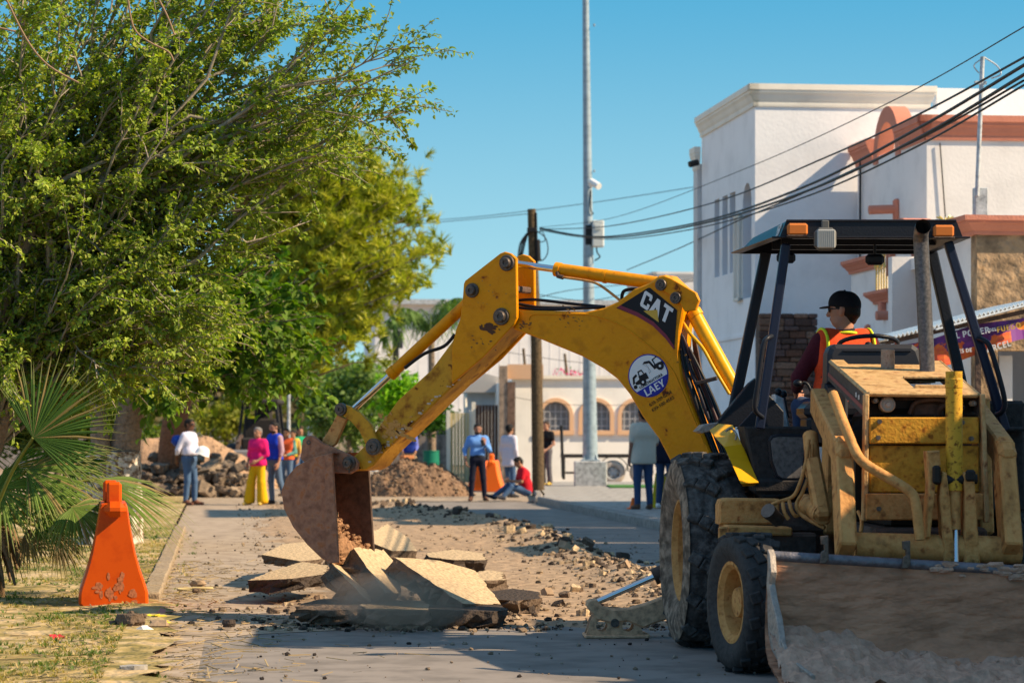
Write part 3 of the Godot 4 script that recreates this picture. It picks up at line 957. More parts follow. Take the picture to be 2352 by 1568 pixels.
# ---------------------------------------------------------------- the far end of the street
func build_far_street() -> void:
	# house with arched barred windows
	var h := thing("arched_window_house", "low white house with peach-framed arched barred windows behind the steel pole", "house", G(1176, 85.0), 0.09)
	var X := func(px: float) -> float: return (px - 1176.0) * 85.0 / F
	var Y := func(py: float) -> float: return EYE + (1000.0 - py) * 85.0 / F
	var holes := []
	for px in [1277.0, 1371.0, 1462.0]:
		holes.append([X.call(px - 32), Y.call(988), X.call(px + 32), Y.call(922), true])
	var b := MB.new()
	wall(b, Transform3D(), X.call(1900), Y.call(864), 0.3, holes)
	b.box(Vector3(4.9, 1.6, -4.0), Vector3(9.7, 3.2, 7.3))
	part("wall", b, M("white_warm", C(0.90, 0.88, 0.82), 0.85, 0.0, tex["stucco"], 0.2, null, 1.0, true), h)
	b = MB.new()
	b.box(Vector3(4.9, Y.call(866), 0.03), Vector3(9.9, 0.1, 0.16))
	part("roof_edge", b, mats["stucco_cream"], h)
	for q in holes:
		b = MB.new()
		arch_band(b, Transform3D(), q[0], q[1], q[2], q[3], 0.12, -0.02, 0.06)
		b.box(Vector3((q[0] + q[2]) * 0.5, q[1] - 0.07, 0.03), Vector3(q[2] - q[0] + 0.26, 0.13, 0.12))
		part("window_frame", b, M("peach", C(0.72, 0.45, 0.27), 0.85), h)
		b = MB.new()
		b.prism(arch_poly(q[0], q[1], q[2], q[3]), -0.25, -0.2)
		part("window", b, M("far_glass", C(0.22, 0.235, 0.26), 0.2), h)
		b = MB.new()
		for k in 5:
			var x := lerpf(q[0], q[2], (k + 0.5) / 5.0)
			b.box(Vector3(x, (q[1] + q[3]) * 0.5 - 0.03, -0.06), Vector3(0.025, q[3] - q[1] - 0.1, 0.02))
		for k in 3:
			b.box(Vector3((q[0] + q[2]) * 0.5, lerpf(q[1], q[3], (k + 0.6) / 4.0), -0.06), Vector3(q[2] - q[0], 0.025, 0.02))
		part("grille", b, M("grille_white", C(0.4, 0.42, 0.45), 0.6), h)
	# bougainvillea pots and pole stubs on its roof
	for q in [[1297.0, 856.0, 0.34], [1330.0, 862.0, 0.3], [1190.0, 864.0, 0.18]]:
		var bu := thing("bougainvillea", ["pink bougainvillea spilling over the white roof edge, middle plant", "pink bougainvillea beside the steel pole on the white roof", "small pink bougainvillea near the wooden pole on the white roof"][int(q[0] > 1290) * (1 if q[0] > 1320 else 0) if q[0] > 1200 else 2], "shrub", P(q[0], q[1] + 4, 85.3))
		var fl := []
		var fc := []
		for k in 60:
			fl.append(Transform3D(Basis.from_euler(Vector3(rng.randf() * 6, rng.randf() * 6, 0)) * rng.randf_range(0.06, 0.12), Vector3(rng.randf_range(-1, 1) * q[2], rng.randf_range(-0.05, 0.14) + 0.1 * q[2], rng.randf_range(-0.15, 0.15))))
			fc.append(C(0.75, 0.02, 0.28) if rng.randf() < 0.75 else C(0.1, 0.2, 0.04))
		scatter("flowers", leaf_mesh("flower", 0.5, mats["leaf"]), fl, fc, bu)
		b = MB.new()
		b.tube([Vector3(0, -0.1, 0), Vector3(0.02, 0.12, 0)], 0.01, 4)
		part("stem", b, mats["bark"], bu)
	# big white hall behind
	h = thing("warehouse", "huge white ribbed-metal hall closing the street", "warehouse", G(1150, 135.0), 0.1)
	b = MB.new()
	var x0 := (862 - 1150) * 135.0 / F
	var x1 := (1620 - 1150) * 135.0 / F
	var hh := EYE + (1000 - 697) * 135.0 / F
	b.box(Vector3((x0 + x1) * 0.5, hh * 0.5, -6.2), Vector3(x1 - x0, hh, 12))
	part("wall", b, mats["stucco_white"], h)
	b = MB.new()
	var x := x0 + 0.15
	while x < x1:
		b.box(Vector3(x, hh * 0.5, -0.197), Vector3(0.06, hh - 0.1, 0.012))
		x += 0.5
	part("cladding", b, mats["stucco_white"], h)
	b = MB.new()
	b.box(Vector3((x0 + x1) * 0.5, hh + 0.06, -6.0), Vector3(x1 - x0 + 0.4, 0.25, 12.6))
	part("roof_edge", b, mats["galvanised"], h)
	# grey block seen over the boom
	h = thing("grey_house", "plain grey-white house end beyond the white two-storey house", "house", G(1505, 97.0), STREET)
	b = MB.new()
	b.box(Vector3(3.0, 3.5, -3.0), Vector3(6.0, 7.0, 6.0))
	part("wall", b, mats["stucco_grey"], h)
	b = MB.new()
	cornice(b, side(-6.0), 6.0, 6.95, 0.3, 0.1)
	cornice(b, Transform3D(), 6.0, 6.95, 0.3, 0.1)
	part("cornice", b, mats["stucco_grey"], h)
	# tan pillar and brown wall left of the white house
	h = thing("gate_pillar", "tall tan plastered gate pillar with brown side wall", "pillar", G(1162, 84.0))
	b = MB.new()
	b.box(Vector3(-0.08, 1.8, 0), Vector3(0.27, 3.6, 0.3), Basis(), 0.01)
	part("post", b, M("tan_plaster", C(0.42, 0.32, 0.24), 0.9, 0.0, tex["grain"], 0.5), h)
	b = MB.new()
	b.box(Vector3(0.17, 1.55, 0.05), Vector3(0.24, 3.1, 0.25))
	part("side_wall", b, M("brown_plaster", C(0.25, 0.16, 0.115), 0.9, 0.0, tex["grain"], 0.5), h)
	b = MB.new()
	b.box(Vector3(0.6, 3.42, -0.3), Vector3(1.1, 0.45, 0.4))
	part("lintel", b, M("peach", C(0.72, 0.45, 0.27), 0.85), h)
	# porch house
	h = thing("porch_house", "low cream house with flat porch roof behind the man in blue", "house", G(1110, 92.0))
	b = MB.new()
	wall(b, Transform3D(Basis(), Vector3(-0.55, 0, 0)), 1.2, 3.25, 0.2, [[0.2, 0.0, 0.95, 2.3]])
	b.box(Vector3(0.1, 1.6, -2.5), Vector3(1.4, 3.2, 0.2))
	part("wall", b, mats["stucco_grey"], h)
	b = MB.new()
	b.prism(poly([-0.75, 2.9, 0.75, 2.9, 0.75, 3.35, 0.0, 3.55, -0.75, 3.35]), -2.4, 0.45)
	part("roof", b, M("roof_grey", C(0.5, 0.45, 0.4), 0.9), h)
	for q in [-0.6, 0.62]:
		b = MB.new()
		b.cyl(Vector3(q, 0, 0.35), Vector3(q, 2.9, 0.35), 0.06, 8)
		part("porch_post", b, mats["stucco_cream"], h)
	# gates: boards are single pieces
	for q in [[1034.0, 1078.0, 948.0, 87.0, C(0.56, 0.47, 0.26), "pale yellow board gate between the palm and the brown gate", 6], [1092.0, 1144.0, 930.0, 86.0, C(0.085, 0.05, 0.04), "dark brown board gate behind the man in blue", 7]]:
		var w: float = (q[1] - q[0]) * q[3] / F
		var hg: float = EYE + (1000 - q[2]) * q[3] / F
		var gt := thing("yard_gate", q[5], "gate", G(q[0], q[3]))
		for k in q[6]:
			b = MB.new()
			b.box(Vector3(w * (k + 0.5) / q[6], hg * 0.5, rng.randf_range(-0.01, 0.01)), Vector3(w / q[6] - 0.015, hg, 0.04))
			part("board", b, M("gate_%d_%d" % [int(q[0]), k % 2], q[4] * (0.9 + 0.2 * (k % 2)), 0.8), gt)
		b = MB.new()
		b.box(Vector3(-0.06, hg * 0.52, 0), Vector3(0.12, hg * 1.04, 0.14))
		b.box(Vector3(w + 0.06, hg * 0.52, 0), Vector3(0.12, hg * 1.04, 0.14))
		part("gate_post", b, mats["stucco_cream"], gt)
	# street walls
	for q in [[868.0, 1034.0, 985.0, 104.0, C(0.36, 0.29, 0.24), "tan-brown street wall behind the green drum"], [742.0, 905.0, 957.0, 128.0, C(0.55, 0.46, 0.34), "long cream street wall under the round green tree"], [395.0, 610.0, 984.0, 112.0, C(0.36, 0.345, 0.34), "grey street wall with barred gate behind the rubble heap"], [-200.0, 330.0, 985.0, 120.0, C(0.4, 0.36, 0.32), "pale wall far behind the palm fronds"]]:
		var w: float = (q[1] - q[0]) * q[3] / F
		var hg: float = EYE + (1000 - q[2]) * q[3] / F
		var wl := thing("street_wall", q[5], "wall", G(q[0], q[3]))
		b = MB.new()
		b.box(Vector3(w * 0.5, hg * 0.5, -0.15), Vector3(w, hg, 0.3))
		part("plaster", b, M("wall_%d" % int(q[0]), q[4], 0.9, 0.0, tex["grain"], 0.3), wl)
		b = MB.new()
		b.box(Vector3(w * 0.5, hg + 0.04, -0.15), Vector3(w + 0.1, 0.1, 0.4))
		part("coping", b, M("wall_%d" % int(q[0])), wl)
		for k in 3:
			b = MB.new()
			b.box(Vector3(w * (0.2 + 0.3 * k), hg * 0.5, 0.01), Vector3(0.2, hg * 0.98, 0.1))
			part("pier", b, M("wall_%d" % int(q[0])), wl)
	b = MB.new()
	var hp := thing("barred_gate", "dark barred gate in the grey wall right of the man in white", "gate", G(508, 111.6))
	for k in 7:
		b = MB.new()
		b.box(Vector3(0.12 * k, 0.85, 0), Vector3(0.03, 1.5, 0.03))
		part("bar", b, mats["iron"], hp)
	b = MB.new()
	b.box(Vector3(0.36, 0.15, 0), Vector3(0.8, 0.06, 0.05))
	b.box(Vector3(0.36, 1.6, 0), Vector3(0.8, 0.06, 0.05))
	part("frame", b, mats["iron"], hp)
	# scrubby hillside at the end of the street
	b = MB.new()
	var hf := func(x2: float, d: float) -> float:
		var t := clampf((d - 190.0) / 90.0, 0, 1)
		return (EYE + 7.2 * sin(t * PI * 0.5)) * (0.75 + 0.3 * gn.get_noise_2d(x2 * 0.8, d * 0.8)) * smoothstep(-70.0, -30.0, x2) * (1.0 - smoothstep(-12.0, 8.0, x2)) * float(d > 190.0)
	grid(b, func(_d): return -72.0, func(_d): return 10.0, 188.0, 300.0, 60, 30, hf)
	struct("hill", b, M("hill", C(0.17, 0.13, 0.075), 0.95, 0.0, noise_tex("hilly", 0.03, [[0.0, C(0.4, 0.5, 0.35)], [0.5, C(0.85, 0.85, 0.7)], [1.0, C(1, 0.95, 0.9)]], 0, 6, 71), 0.05))
	var xf := []
	var cs := []
	for k in 900:
		var xx := rng.randf_range(-45.0, -2.0)
		var dd := rng.randf_range(150.0, 280.0)
		var s := rng.randf_range(0.5, 1.6)
		xf.append(Transform3D(Basis.from_euler(Vector3(0, rng.randf() * 6, 0)).scaled(Vector3(s, s * rng.randf_range(0.7, 1.5), s)), Vector3(xx, hf.call(xx, dd) + s * 0.3, -dd)))
		cs.append([C(0.10, 0.095, 0.04), C(0.16, 0.125, 0.07), C(0.07, 0.08, 0.03), C(0.13, 0.15, 0.05)][rng.randi() % 4])
	var bush := MB.new()
	var r2 := RandomNumberGenerator.new()
	r2.seed = 5
	for k in 60:
		var q := Vector3(r2.randfn(0, 0.45), absf(r2.randfn(0, 0.4)), r2.randfn(0, 0.45))
		var Bq := Basis.from_euler(Vector3(r2.randf() * 6, r2.randf() * 6, r2.randf() * 6)) * r2.randf_range(0.15, 0.3)
		bush.quad(q + Bq * Vector3(-1, -1, 0), q + Bq * Vector3(1, -1, 0), q + Bq * Vector3(1, 1, 0), q + Bq * Vector3(-1, 1, 0.3))
	scatter("hillside_shrubs", bush.mesh(mats["leaf"]), xf, cs, null, "dry shrubs covering the distant brown hillside", "shrubs")
	# trailer on the pavement's far side
	var tr := thing("trailer", "flat black trailer with twin dusty wheels behind the steel pole", "trailer", G(1385, 79.0, 0.05))
	b = MB.new()
	b.box(Vector3(0.3, 0.82, -0.8), Vector3(3.0, 0.1, 1.7), Basis(), 0.01)
	b.box(Vector3(-1.13, 0.5, 0.05), Vector3(0.08, 0.7, 0.08))
	b.box(Vector3(-0.8, 0.34, 0.05), Vector3(0.7, 0.06, 0.06))
	part("bed", b, mats["black_dusty"], tr)
	b = MB.new()
	b.tube([Vector3(-1.15, 0.2, 0.08), Vector3(-1.2, 1.7, 0.08)], 0.045, 8)
	part("stake", b, mats["iron"], tr)
	for k in 2:
		var T := Transform3D(Basis(Vector3.RIGHT, Vector3(0, 0, 1), Vector3(0, -1, 0)), Vector3(0.3 + 0.82 * k, 0.35, 0.0))
		b = MB.new()
		b.lathe([Vector2(0.2, 0.0), Vector2(0.3, 0.02), Vector2(0.35, -0.04), Vector2(0.35, -0.2), Vector2(0.3, -0.25)], 24, T, true)
		var w := part("wheel", b, M("pale_tyre", C(0.5, 0.43, 0.36), 0.9), tr)
		b = MB.new()
		b.lathe([Vector2(0.0, -0.06), Vector2(0.08, -0.05), Vector2(0.2, -0.1)], 12, T)
		b.lathe([Vector2(0.19, 0.0), Vector2(0.21, 0.01)], 20, T)
		for j in 6:
			var a := TAU * j / 6
			b.box(T * Vector3(0.13 * cos(a), -0.05, 0.13 * sin(a)), Vector3(0.05, 0.05, 0.03))
		part("rim", b, mats["galvanised"], w)
		b = MB.new()
		var ring := []
		for j in 13:
			var a := PI * j / 12.0
			ring.append(Vector3(0.3 + 0.82 * k + 0.44 * cos(a), 0.38 + 0.42 * sin(a), -0.08))
		for j in 12:
			b.beam(ring[j], ring[j + 1], 0.28, 0.02, Vector3(0, 0, 1).cross(ring[j + 1] - ring[j]))
		part("mudguard", b, mats["black_dusty"], tr)
	# green lawn strip by the trailer
	b = MB.new()
	b.box(Vector3(0, 0, 0), Vector3(1.6, 0.03, 3.0))
	single("lawn", b, M("lawn", C(0.05, 0.16, 0.03), 0.95), "small strip of green lawn at the pavement beside the trailer wheels", "lawn", G(1470, 70.0, 0.167))
	# green drum and brick stacks, shovels
	b = MB.new()
	var gd := thing("green_drum", "dark green plastic drum behind the soil heap", "drum", G(990, 84.0))
	b.lathe([Vector2(0.0, 0.0), Vector2(0.24, 0.0), Vector2(0.25, 0.05), Vector2(0.25, 0.3), Vector2(0.262, 0.31), Vector2(0.262, 0.34), Vector2(0.25, 0.35), Vector2(0.25, 0.62), Vector2(0.262, 0.63), Vector2(0.262, 0.66), Vector2(0.25, 0.67), Vector2(0.24, 0.98)], 20)
	part("body", b, M("green_plastic", C(0.01, 0.16, 0.10), 0.5), gd)
	b = MB.new()
	b.lathe([Vector2(0.245, 0.96), Vector2(0.255, 0.97), Vector2(0.25, 1.0), Vector2(0.0, 1.0)], 20)
	part("lid", b, M("green_plastic"), gd)
	for s in [[907.0, 5, "left stack of orange bricks beside the leaning shovel, half hidden by the boom"], [935.0, 8, "taller right stack of orange bricks lit by the sun"]]:
		var bs := thing("brick_stack", s[2], "bricks", G(s[0], 79.0), 0.35)
		for r in s[1]:
			for k in 4:
				b = MB.new()
				var odd: bool = r % 2 == 1
				var ct := Vector3((k % 2 - 0.5) * 0.17, 0.055 + r * 0.112, (k / 2 - 0.5) * 0.17)
				b.box(ct + Vector3(rng.randf_range(-0.01, 0.01), 0, rng.randf_range(-0.01, 0.01)), Vector3(0.165, 0.105, 0.165), Basis(Vector3.UP, rng.randf_range(-0.05, 0.05) + float(odd) * PI / 2), 0.01)
				part("brick", b, M("brick_%d" % (rng.randi() % 3), [C(0.48, 0.17, 0.07), C(0.56, 0.22, 0.09), C(0.42, 0.15, 0.07)][rng.randi() % 3], 0.9), bs)
	for s in [[900.0, 1112.0, 917.0, 1062.0, "wooden handle leaning on the left brick stack"], [972.0, 1092.0, 954.0, 1048.0, "shovel handle slanting right of the brick stacks"]]:
		b = MB.new()
		var o := thing("shovel", s[4], "shovel", P(s[0], s[1], 78.2))
		var tip := P(s[2], s[3], 78.7) - o.position
		b.tube([Vector3.ZERO, tip], 0.025, 6)
		part("handle", b, M("tool_wood", C(0.5, 0.33, 0.17), 0.8), o)
		b = MB.new()
		b.prism(poly([-0.1, -0.28, 0.1, -0.28, 0.11, -0.05, 0.03, 0.03, -0.03, 0.03, -0.11, -0.05]), -0.01, 0.01, Transform3D(along(tip), Vector3.ZERO))
		part("blade", b, mats["pin"], o)
	far_backhoe()

func far_backhoe() -> void:      # a second machine working at the end of the street
	var o := thing("far_backhoe", "dark second backhoe far behind the woman in pink and yellow", "backhoe", G(592, 78.0))
	var b := MB.new()
	b.box(Vector3(0, 0.95, -1.0), Vector3(0.9, 0.9, 2.6), Basis(), 0.05)
	part("hood", b, mats["black_dusty"], o)
	b = MB.new()
	for q in [[-0.55, -0.4], [0.55, -0.4], [-0.55, -1.8], [0.55, -1.8]]:
		b.beam(Vector3(q[0] * 1.1, 1.2, q[1]), Vector3(q[0] * 0.85, 2.35, q[1]), 0.08, 0.08, Vector3.FORWARD)
	part("cab_post", b, mats["cab_black"], o)
	b = MB.new()
	b.box(Vector3(0, 2.42, -1.1), Vector3(1.15, 0.14, 1.9), Basis(), 0.04)
	part("roof", b, mats["black_dusty"], o)
	b = MB.new()
	b.box(Vector3(0.0, 1.55, -1.1), Vector3(0.95, 0.8, 0.9), Basis(), 0.05)
	b.box(Vector3(0.05, 2.0, -1.2), Vector3(0.5, 0.7, 0.3), Basis(), 0.1)
	part("cab_interior", b, mats["black_dusty"], o)
	b = MB.new()
	b.box(Vector3(-0.05, 2.58, -0.9), Vector3(0.25, 0.16, 0.3), Basis(), 0.03)
	part("beacon", b, M("faded_red", C(0.3, 0.04, 0.04), 0.6), o)
	for q in [[-0.85, 0.62, -1.6], [0.85, 0.62, -1.6], [-0.75, 0.42, 0.3], [0.75, 0.42, 0.3]]:
		b = MB.new()
		var T := Transform3D(Basis(Vector3(0, 0, 1), Vector3(1, 0, 0), Vector3(0, 1, 0)), Vector3(q[0], q[1], q[2]))
		b.lathe([Vector2(0.1, -0.18), Vector2(q[1] * 0.9, -0.18), Vector2(q[1], -0.1), Vector2(q[1], 0.1), Vector2(q[1] * 0.9, 0.18), Vector2(0.1, 0.18)], 20, T)
		part("wheel", b, mats["rubber"], o)
	b = MB.new()
	for s in [-0.5, 0.5]:
		b.beam(Vector3(s, 1.4, -0.3), Vector3(s, 1.2, 0.7), 0.1, 0.18)
		b.beam(Vector3(s, 1.2, 0.7), Vector3(s, 0.5, 1.1), 0.1, 0.16)
	part("loader_arm", b, mats["rust_dark"], o)
	b = MB.new()
	var q := poly([0.0, 0.0, 0.75, 0.05, 0.8, 0.15, 0.25, 0.28, 0.14, 0.8, 0.0, 0.86])
	b.prism(q, -1.05, 1.05, Transform3D(Basis(Vector3(0, 0, 1), Vector3.UP, Vector3(-1, 0, 0)), Vector3(0, 0.2, 1.0)), 0.02)
	part("bucket", b, M("bucket_grey", C(0.16, 0.16, 0.17), 0.7), o)

# ---------------------------------------------------------------- plants
func leaf_mesh(key: String, w: float, m: Material, fold := 0.25) -> ArrayMesh:   # one leaf of length 1 along y, folded along its rib
	if tex.has("m_" + key): return tex["m_" + key]
	var b := MB.new()
	var side_pts := [Vector3(0, 0, 0), Vector3(0.5 * w, 0.3, fold * w), Vector3(0.42 * w, 0.65, fold * w * 0.7), Vector3(0, 1.0, -0.12)]
	var mid := [Vector3(0, 0, 0), Vector3(0, 0.32, 0.03), Vector3(0, 0.66, 0.0), Vector3(0, 1.0, -0.12)]
	for s in [-1.0, 1.0]:
		var p1: Vector3 = side_pts[1] * Vector3(s, 1, 1)
		var p2: Vector3 = side_pts[2] * Vector3(s, 1, 1)
		var up := Vector3(0, 0, 1)
		b.trio(mid[0], p1, mid[1], up)
		b.trio(mid[1], p1, p2, up)
		b.trio(mid[1], p2, mid[2], up)
		b.trio(mid[2], p2, mid[3], up)
	var am := b.mesh(m)
	tex["m_" + key] = am
	return am
func branch(a: Vector3, z: Vector3, sag: float, r: RandomNumberGenerator, k := 5, wob := 0.05) -> Array:
	var pts := []
	var l := a.distance_to(z)
	for i in k + 1:
		var t := float(i) / k
		var p := a.lerp(z, t) + Vector3.UP * sag * l * sin(t * PI)
		if i > 0: p += Vector3(r.randfn(0, 1), r.randfn(0, 1), r.randfn(0, 1)) * l * wob * 0.4
		pts.append(p)
	return pts
func taper(r0: float, r1: float, k: int) -> Array:
	var q := []
	for i in k: q.append(lerpf(r0, r1, float(i) / (k - 1)))
	return q
func at_t(pts: Array, t: float) -> Vector3:
	var f := clampf(t, 0, 0.9999) * (pts.size() - 1)
	var i := int(f)
	return pts[i].lerp(pts[i + 1], f - i)
# a broadleaf tree: limbs from a fork, boughs towards points spread through the crown, twigs on the boughs, leaves on the twigs
func broadleaf(o: Node3D, r: RandomNumberGenerator, fork: Array, inside: Callable, n_bough: int, n_twig: int, n_leaf: int, leaf: float, colors: Array, sag: float, bark: Material, twig_len: float, bias: Vector3) -> void:
	var xf := []
	var cs := []
	var wood := MB.new()
	var thin := MB.new()
	for i in n_bough:
		var tgt: Vector3 = inside.call(r)
		var f: Vector3 = fork[r.randi() % fork.size()]
		var bp := branch(f, tgt, sag * r.randf_range(0.4, 1.4), r, 6, 0.06)
		var l := f.distance_to(tgt)
		wood.tube(bp, taper(0.008 + 0.0065 * l, 0.005, 7), 5, false)
		for j in n_twig:
			var t := r.randf_range(0.22, 1.0)
			var p0 := at_t(bp, t)
			var dir := (at_t(bp, t + 0.05) - at_t(bp, t - 0.05)).normalized()
			var q := (dir * 0.9 + Vector3(r.randfn(0, 0.55), r.randfn(0, 0.5), r.randfn(0, 0.55)) + bias * 0.4).normalized()
			var tl := twig_len * r.randf_range(0.5, 1.25)
			var tp := branch(p0, p0 + q * tl, r.randf_range(-0.03, 0.08), r, 4, 0.05)
			thin.tube(tp, taper(0.008, 0.003, 5), 3, false)
			var clump := r.randf_range(0.65, 1.2)
			for k in n_leaf:
				var u := r.randf_range(0.15, 1.04)
				var lp := at_t(tp, u) + Vector3(r.randfn(0, 0.02), r.randfn(0, 0.02), r.randfn(0, 0.02))
				var ld := (q * 0.5 + Vector3(r.randfn(0, 0.7), r.randfn(-0.35, 0.5), r.randfn(0, 0.7))).normalized()
				var nz := Vector3(r.randfn(0, 0.5), 1.0, r.randfn(0, 0.5)).normalized()
				var bx := ld.cross(nz).normalized()
				var s := leaf * r.randf_range(0.6, 1.2)
				xf.append(Transform3D(Basis(bx * s, ld * s, bx.cross(ld) * s), lp))
				var c: Color = colors[mini(colors.size() - 1, int(colors.size() * pow(r.randf(), 1.4)))]
				var g := clump * r.randf_range(0.85, 1.15)
				cs.append(Color(c.r * g, c.g * g, c.b * g))
	part("branches", wood, bark, o)
	var tw := part("twigs", thin, bark, o)
	tw.set_meta("kind", "stuff")
	scatter("crown", leaf_mesh("broad", 0.62, mats["leaf"]), xf, cs, o)
func build_trees() -> void:
	var r := RandomNumberGenerator.new()
	r.seed = 21
	# --- the big tree at the left
	var base := Vector3(-4.75, 0.03, -24.2)
	var o := thing("leafy_tree", "big spreading small-leaved tree with many grey branches over the verge", "tree", base)
	var trunk := MB.new()
	var forks := [Vector3(0.1, 1.25, 0), Vector3(0.25, 1.5, 0.1), Vector3(-0.05, 1.7, -0.2), Vector3(0.45, 1.9, -0.1), Vector3(0.1, 2.1, 0.25), Vector3(0.65, 2.5, 0.1)]
	trunk.tube([Vector3(-0.1, -0.1, 0), Vector3(-0.02, 0.5, 0), Vector3(0.1, 1.25, 0)], [0.2, 0.15, 0.13], 10)
	trunk.tube(spline([Vector3(0.1, 1.2, 0), Vector3(0.28, 1.6, 0.1), Vector3(0.45, 1.95, -0.1), Vector3(0.7, 2.6, 0.1), Vector3(1.1, 3.4, 0.1)], 4), taper(0.11, 0.035, 17), 8)
	trunk.tube(spline([Vector3(0.1, 1.2, 0), Vector3(0.0, 1.8, -0.2), Vector3(0.1, 2.6, -0.1), Vector3(0.2, 3.8, 0)], 4), taper(0.1, 0.04, 13), 8)
	trunk.tube(spline([Vector3(0.1, 1.2, 0), Vector3(0.15, 2.0, 0.25), Vector3(0.5, 3.0, 0.4), Vector3(0.9, 4.2, 0.4)], 4), taper(0.09, 0.03, 13), 8)
	trunk.tube(spline([Vector3(-0.1, 0.3, 0.1), Vector3(-0.4, 1.0, 0.2), Vector3(-0.7, 2.0, 0.3), Vector3(-1.0, 3.6, 0.3)], 4), taper(0.1, 0.03, 13), 8)
	part("trunk", trunk, mats["bark"], o)
	forks.append_array([Vector3(0.9, 3.0, 0.1), Vector3(0.15, 3.2, 0), Vector3(0.6, 3.4, 0.4), Vector3(-0.8, 2.6, 0.3)])
	# how far right the crown reaches at a height, from trunk to tips
	var reach := func(y: float) -> float:
		var tb := [[1.55, 1.0], [1.77, 2.15], [2.0, 2.53], [2.6, 2.88], [2.84, 3.0], [3.15, 3.05], [3.3, 3.2], [3.46, 3.5], [3.65, 3.85], [3.88, 3.95], [4.1, 4.3], [4.4, 4.3], [4.6, 4.25], [4.92, 4.0], [5.3, 3.65], [6.0, 2.6]]
		for i in tb.size() - 1:
			if y < tb[i + 1][0]: return lerpf(tb[i][1], tb[i + 1][1], clampf((y - tb[i][0]) / (tb[i + 1][0] - tb[i][0]), 0, 1))
		return 2.4
	var inside := func(q: RandomNumberGenerator) -> Vector3:
		var y: float = q.randf_range(1.75, 5.9)
		var rr: float = reach.call(y) - (0.6 if y < 3.4 else 0.4)
		var u := pow(q.randf(), 0.62)
		var z := q.randf_range(-1.9, 1.7) * (1.0 - 0.5 * u)
		return Vector3(lerpf(-0.8, rr, u), y - 0.0, z)
	broadleaf(o, r, forks, inside, 245, 15, 42, 0.054, [C(0.27, 0.36, 0.055), C(0.31, 0.40, 0.06), C(0.23, 0.32, 0.05), C(0.36, 0.43, 0.065), C(0.40, 0.43, 0.07)], 0.05, mats["bark_pale"], 0.55, Vector3(0.55, 0.1, 0))
	# bare hanging twigs in the top left corner
	var bt := MB.new()
	for q in [[[290, -30], [305, 60], [340, 95], [385, 118], [398, 140]], [[10, -10], [60, 90], [110, 150], [180, 190]], [[-10, 62], [35, 72]], [[365, 0], [385, 40], [400, 80]]]:
		var pts := []
		for p in q: pts.append(P(p[0], p[1], 21.8) - base)
		bt.tube(spline(pts, 4), 0.008, 5)
	part("bare_twig", bt, M("dry_twig", C(0.27, 0.18, 0.11), 0.9), o)
	# --- broad-leaved tree behind it, with whitewashed trunks
	base = G(268, 36.0)
	o = thing("whitewashed_tree", "broad-leaved tree with two whitewashed trunks behind the palm", "tree", base)
	trunk = MB.new()
	trunk.tube(spline([Vector3(0.05, -0.1, 0), Vector3(0.05, 0.6, 0), Vector3(0.12, 1.4, 0), Vector3(0.3, 2.2, 0), Vector3(0.9, 3.0, 0.2)], 4), taper(0.27, 0.12, 17), 12)
	trunk.tube(spline([Vector3(-0.3, -0.1, 0.1), Vector3(-0.28, 0.6, 0.1), Vector3(-0.2, 1.4, 0.1), Vector3(-0.4, 2.6, 0)], 4), taper(0.19, 0.1, 13), 10)
	part("trunk", trunk, mats["bark"], o)
	var lw := MB.new()
	lw.lathe([Vector2(0.30, 0.0), Vector2(0.285, 0.45), Vector2(0.27, 1.0), Vector2(0.255, 1.25)], 12, Transform3D(Basis(), Vector3(0.055, 0, 0)))
	lw.lathe([Vector2(0.215, 0.0), Vector2(0.2, 0.6), Vector2(0.18, 1.25)], 10, Transform3D(Basis(), Vector3(-0.285, 0, 0.1)))
	part("limewash", lw, mats["limewash"], o)
	var ins2 := func(q: RandomNumberGenerator) -> Vector3:
		var u := pow(q.randf(), 0.6)
		var y: float = q.randf_range(1.85, 3.5)
		var rr: float = 2.7 if y < 2.1 else (3.05 if y < 2.9 else 2.6)
		if y < 1.75: rr = 1.5
		return Vector3(lerpf(-0.5, rr - 0.25, u), y + 0.15, q.randf_range(-1.5, 1.3))
	broadleaf(o, r, [Vector3(0.3, 2.2, 0), Vector3(0.9, 3.0, 0.2), Vector3(-0.3, 2.2, 0.05), Vector3(0.6, 2.6, 0.1)], ins2, 66, 9, 12, 0.165, [C(0.12, 0.22, 0.022), C(0.16, 0.27, 0.03), C(0.095, 0.19, 0.02), C(0.22, 0.32, 0.035)], 0.04, mats["bark"], 0.6, Vector3(0.2, -0.25, 0))
	# --- tall yellow-green pine
	pine(r)
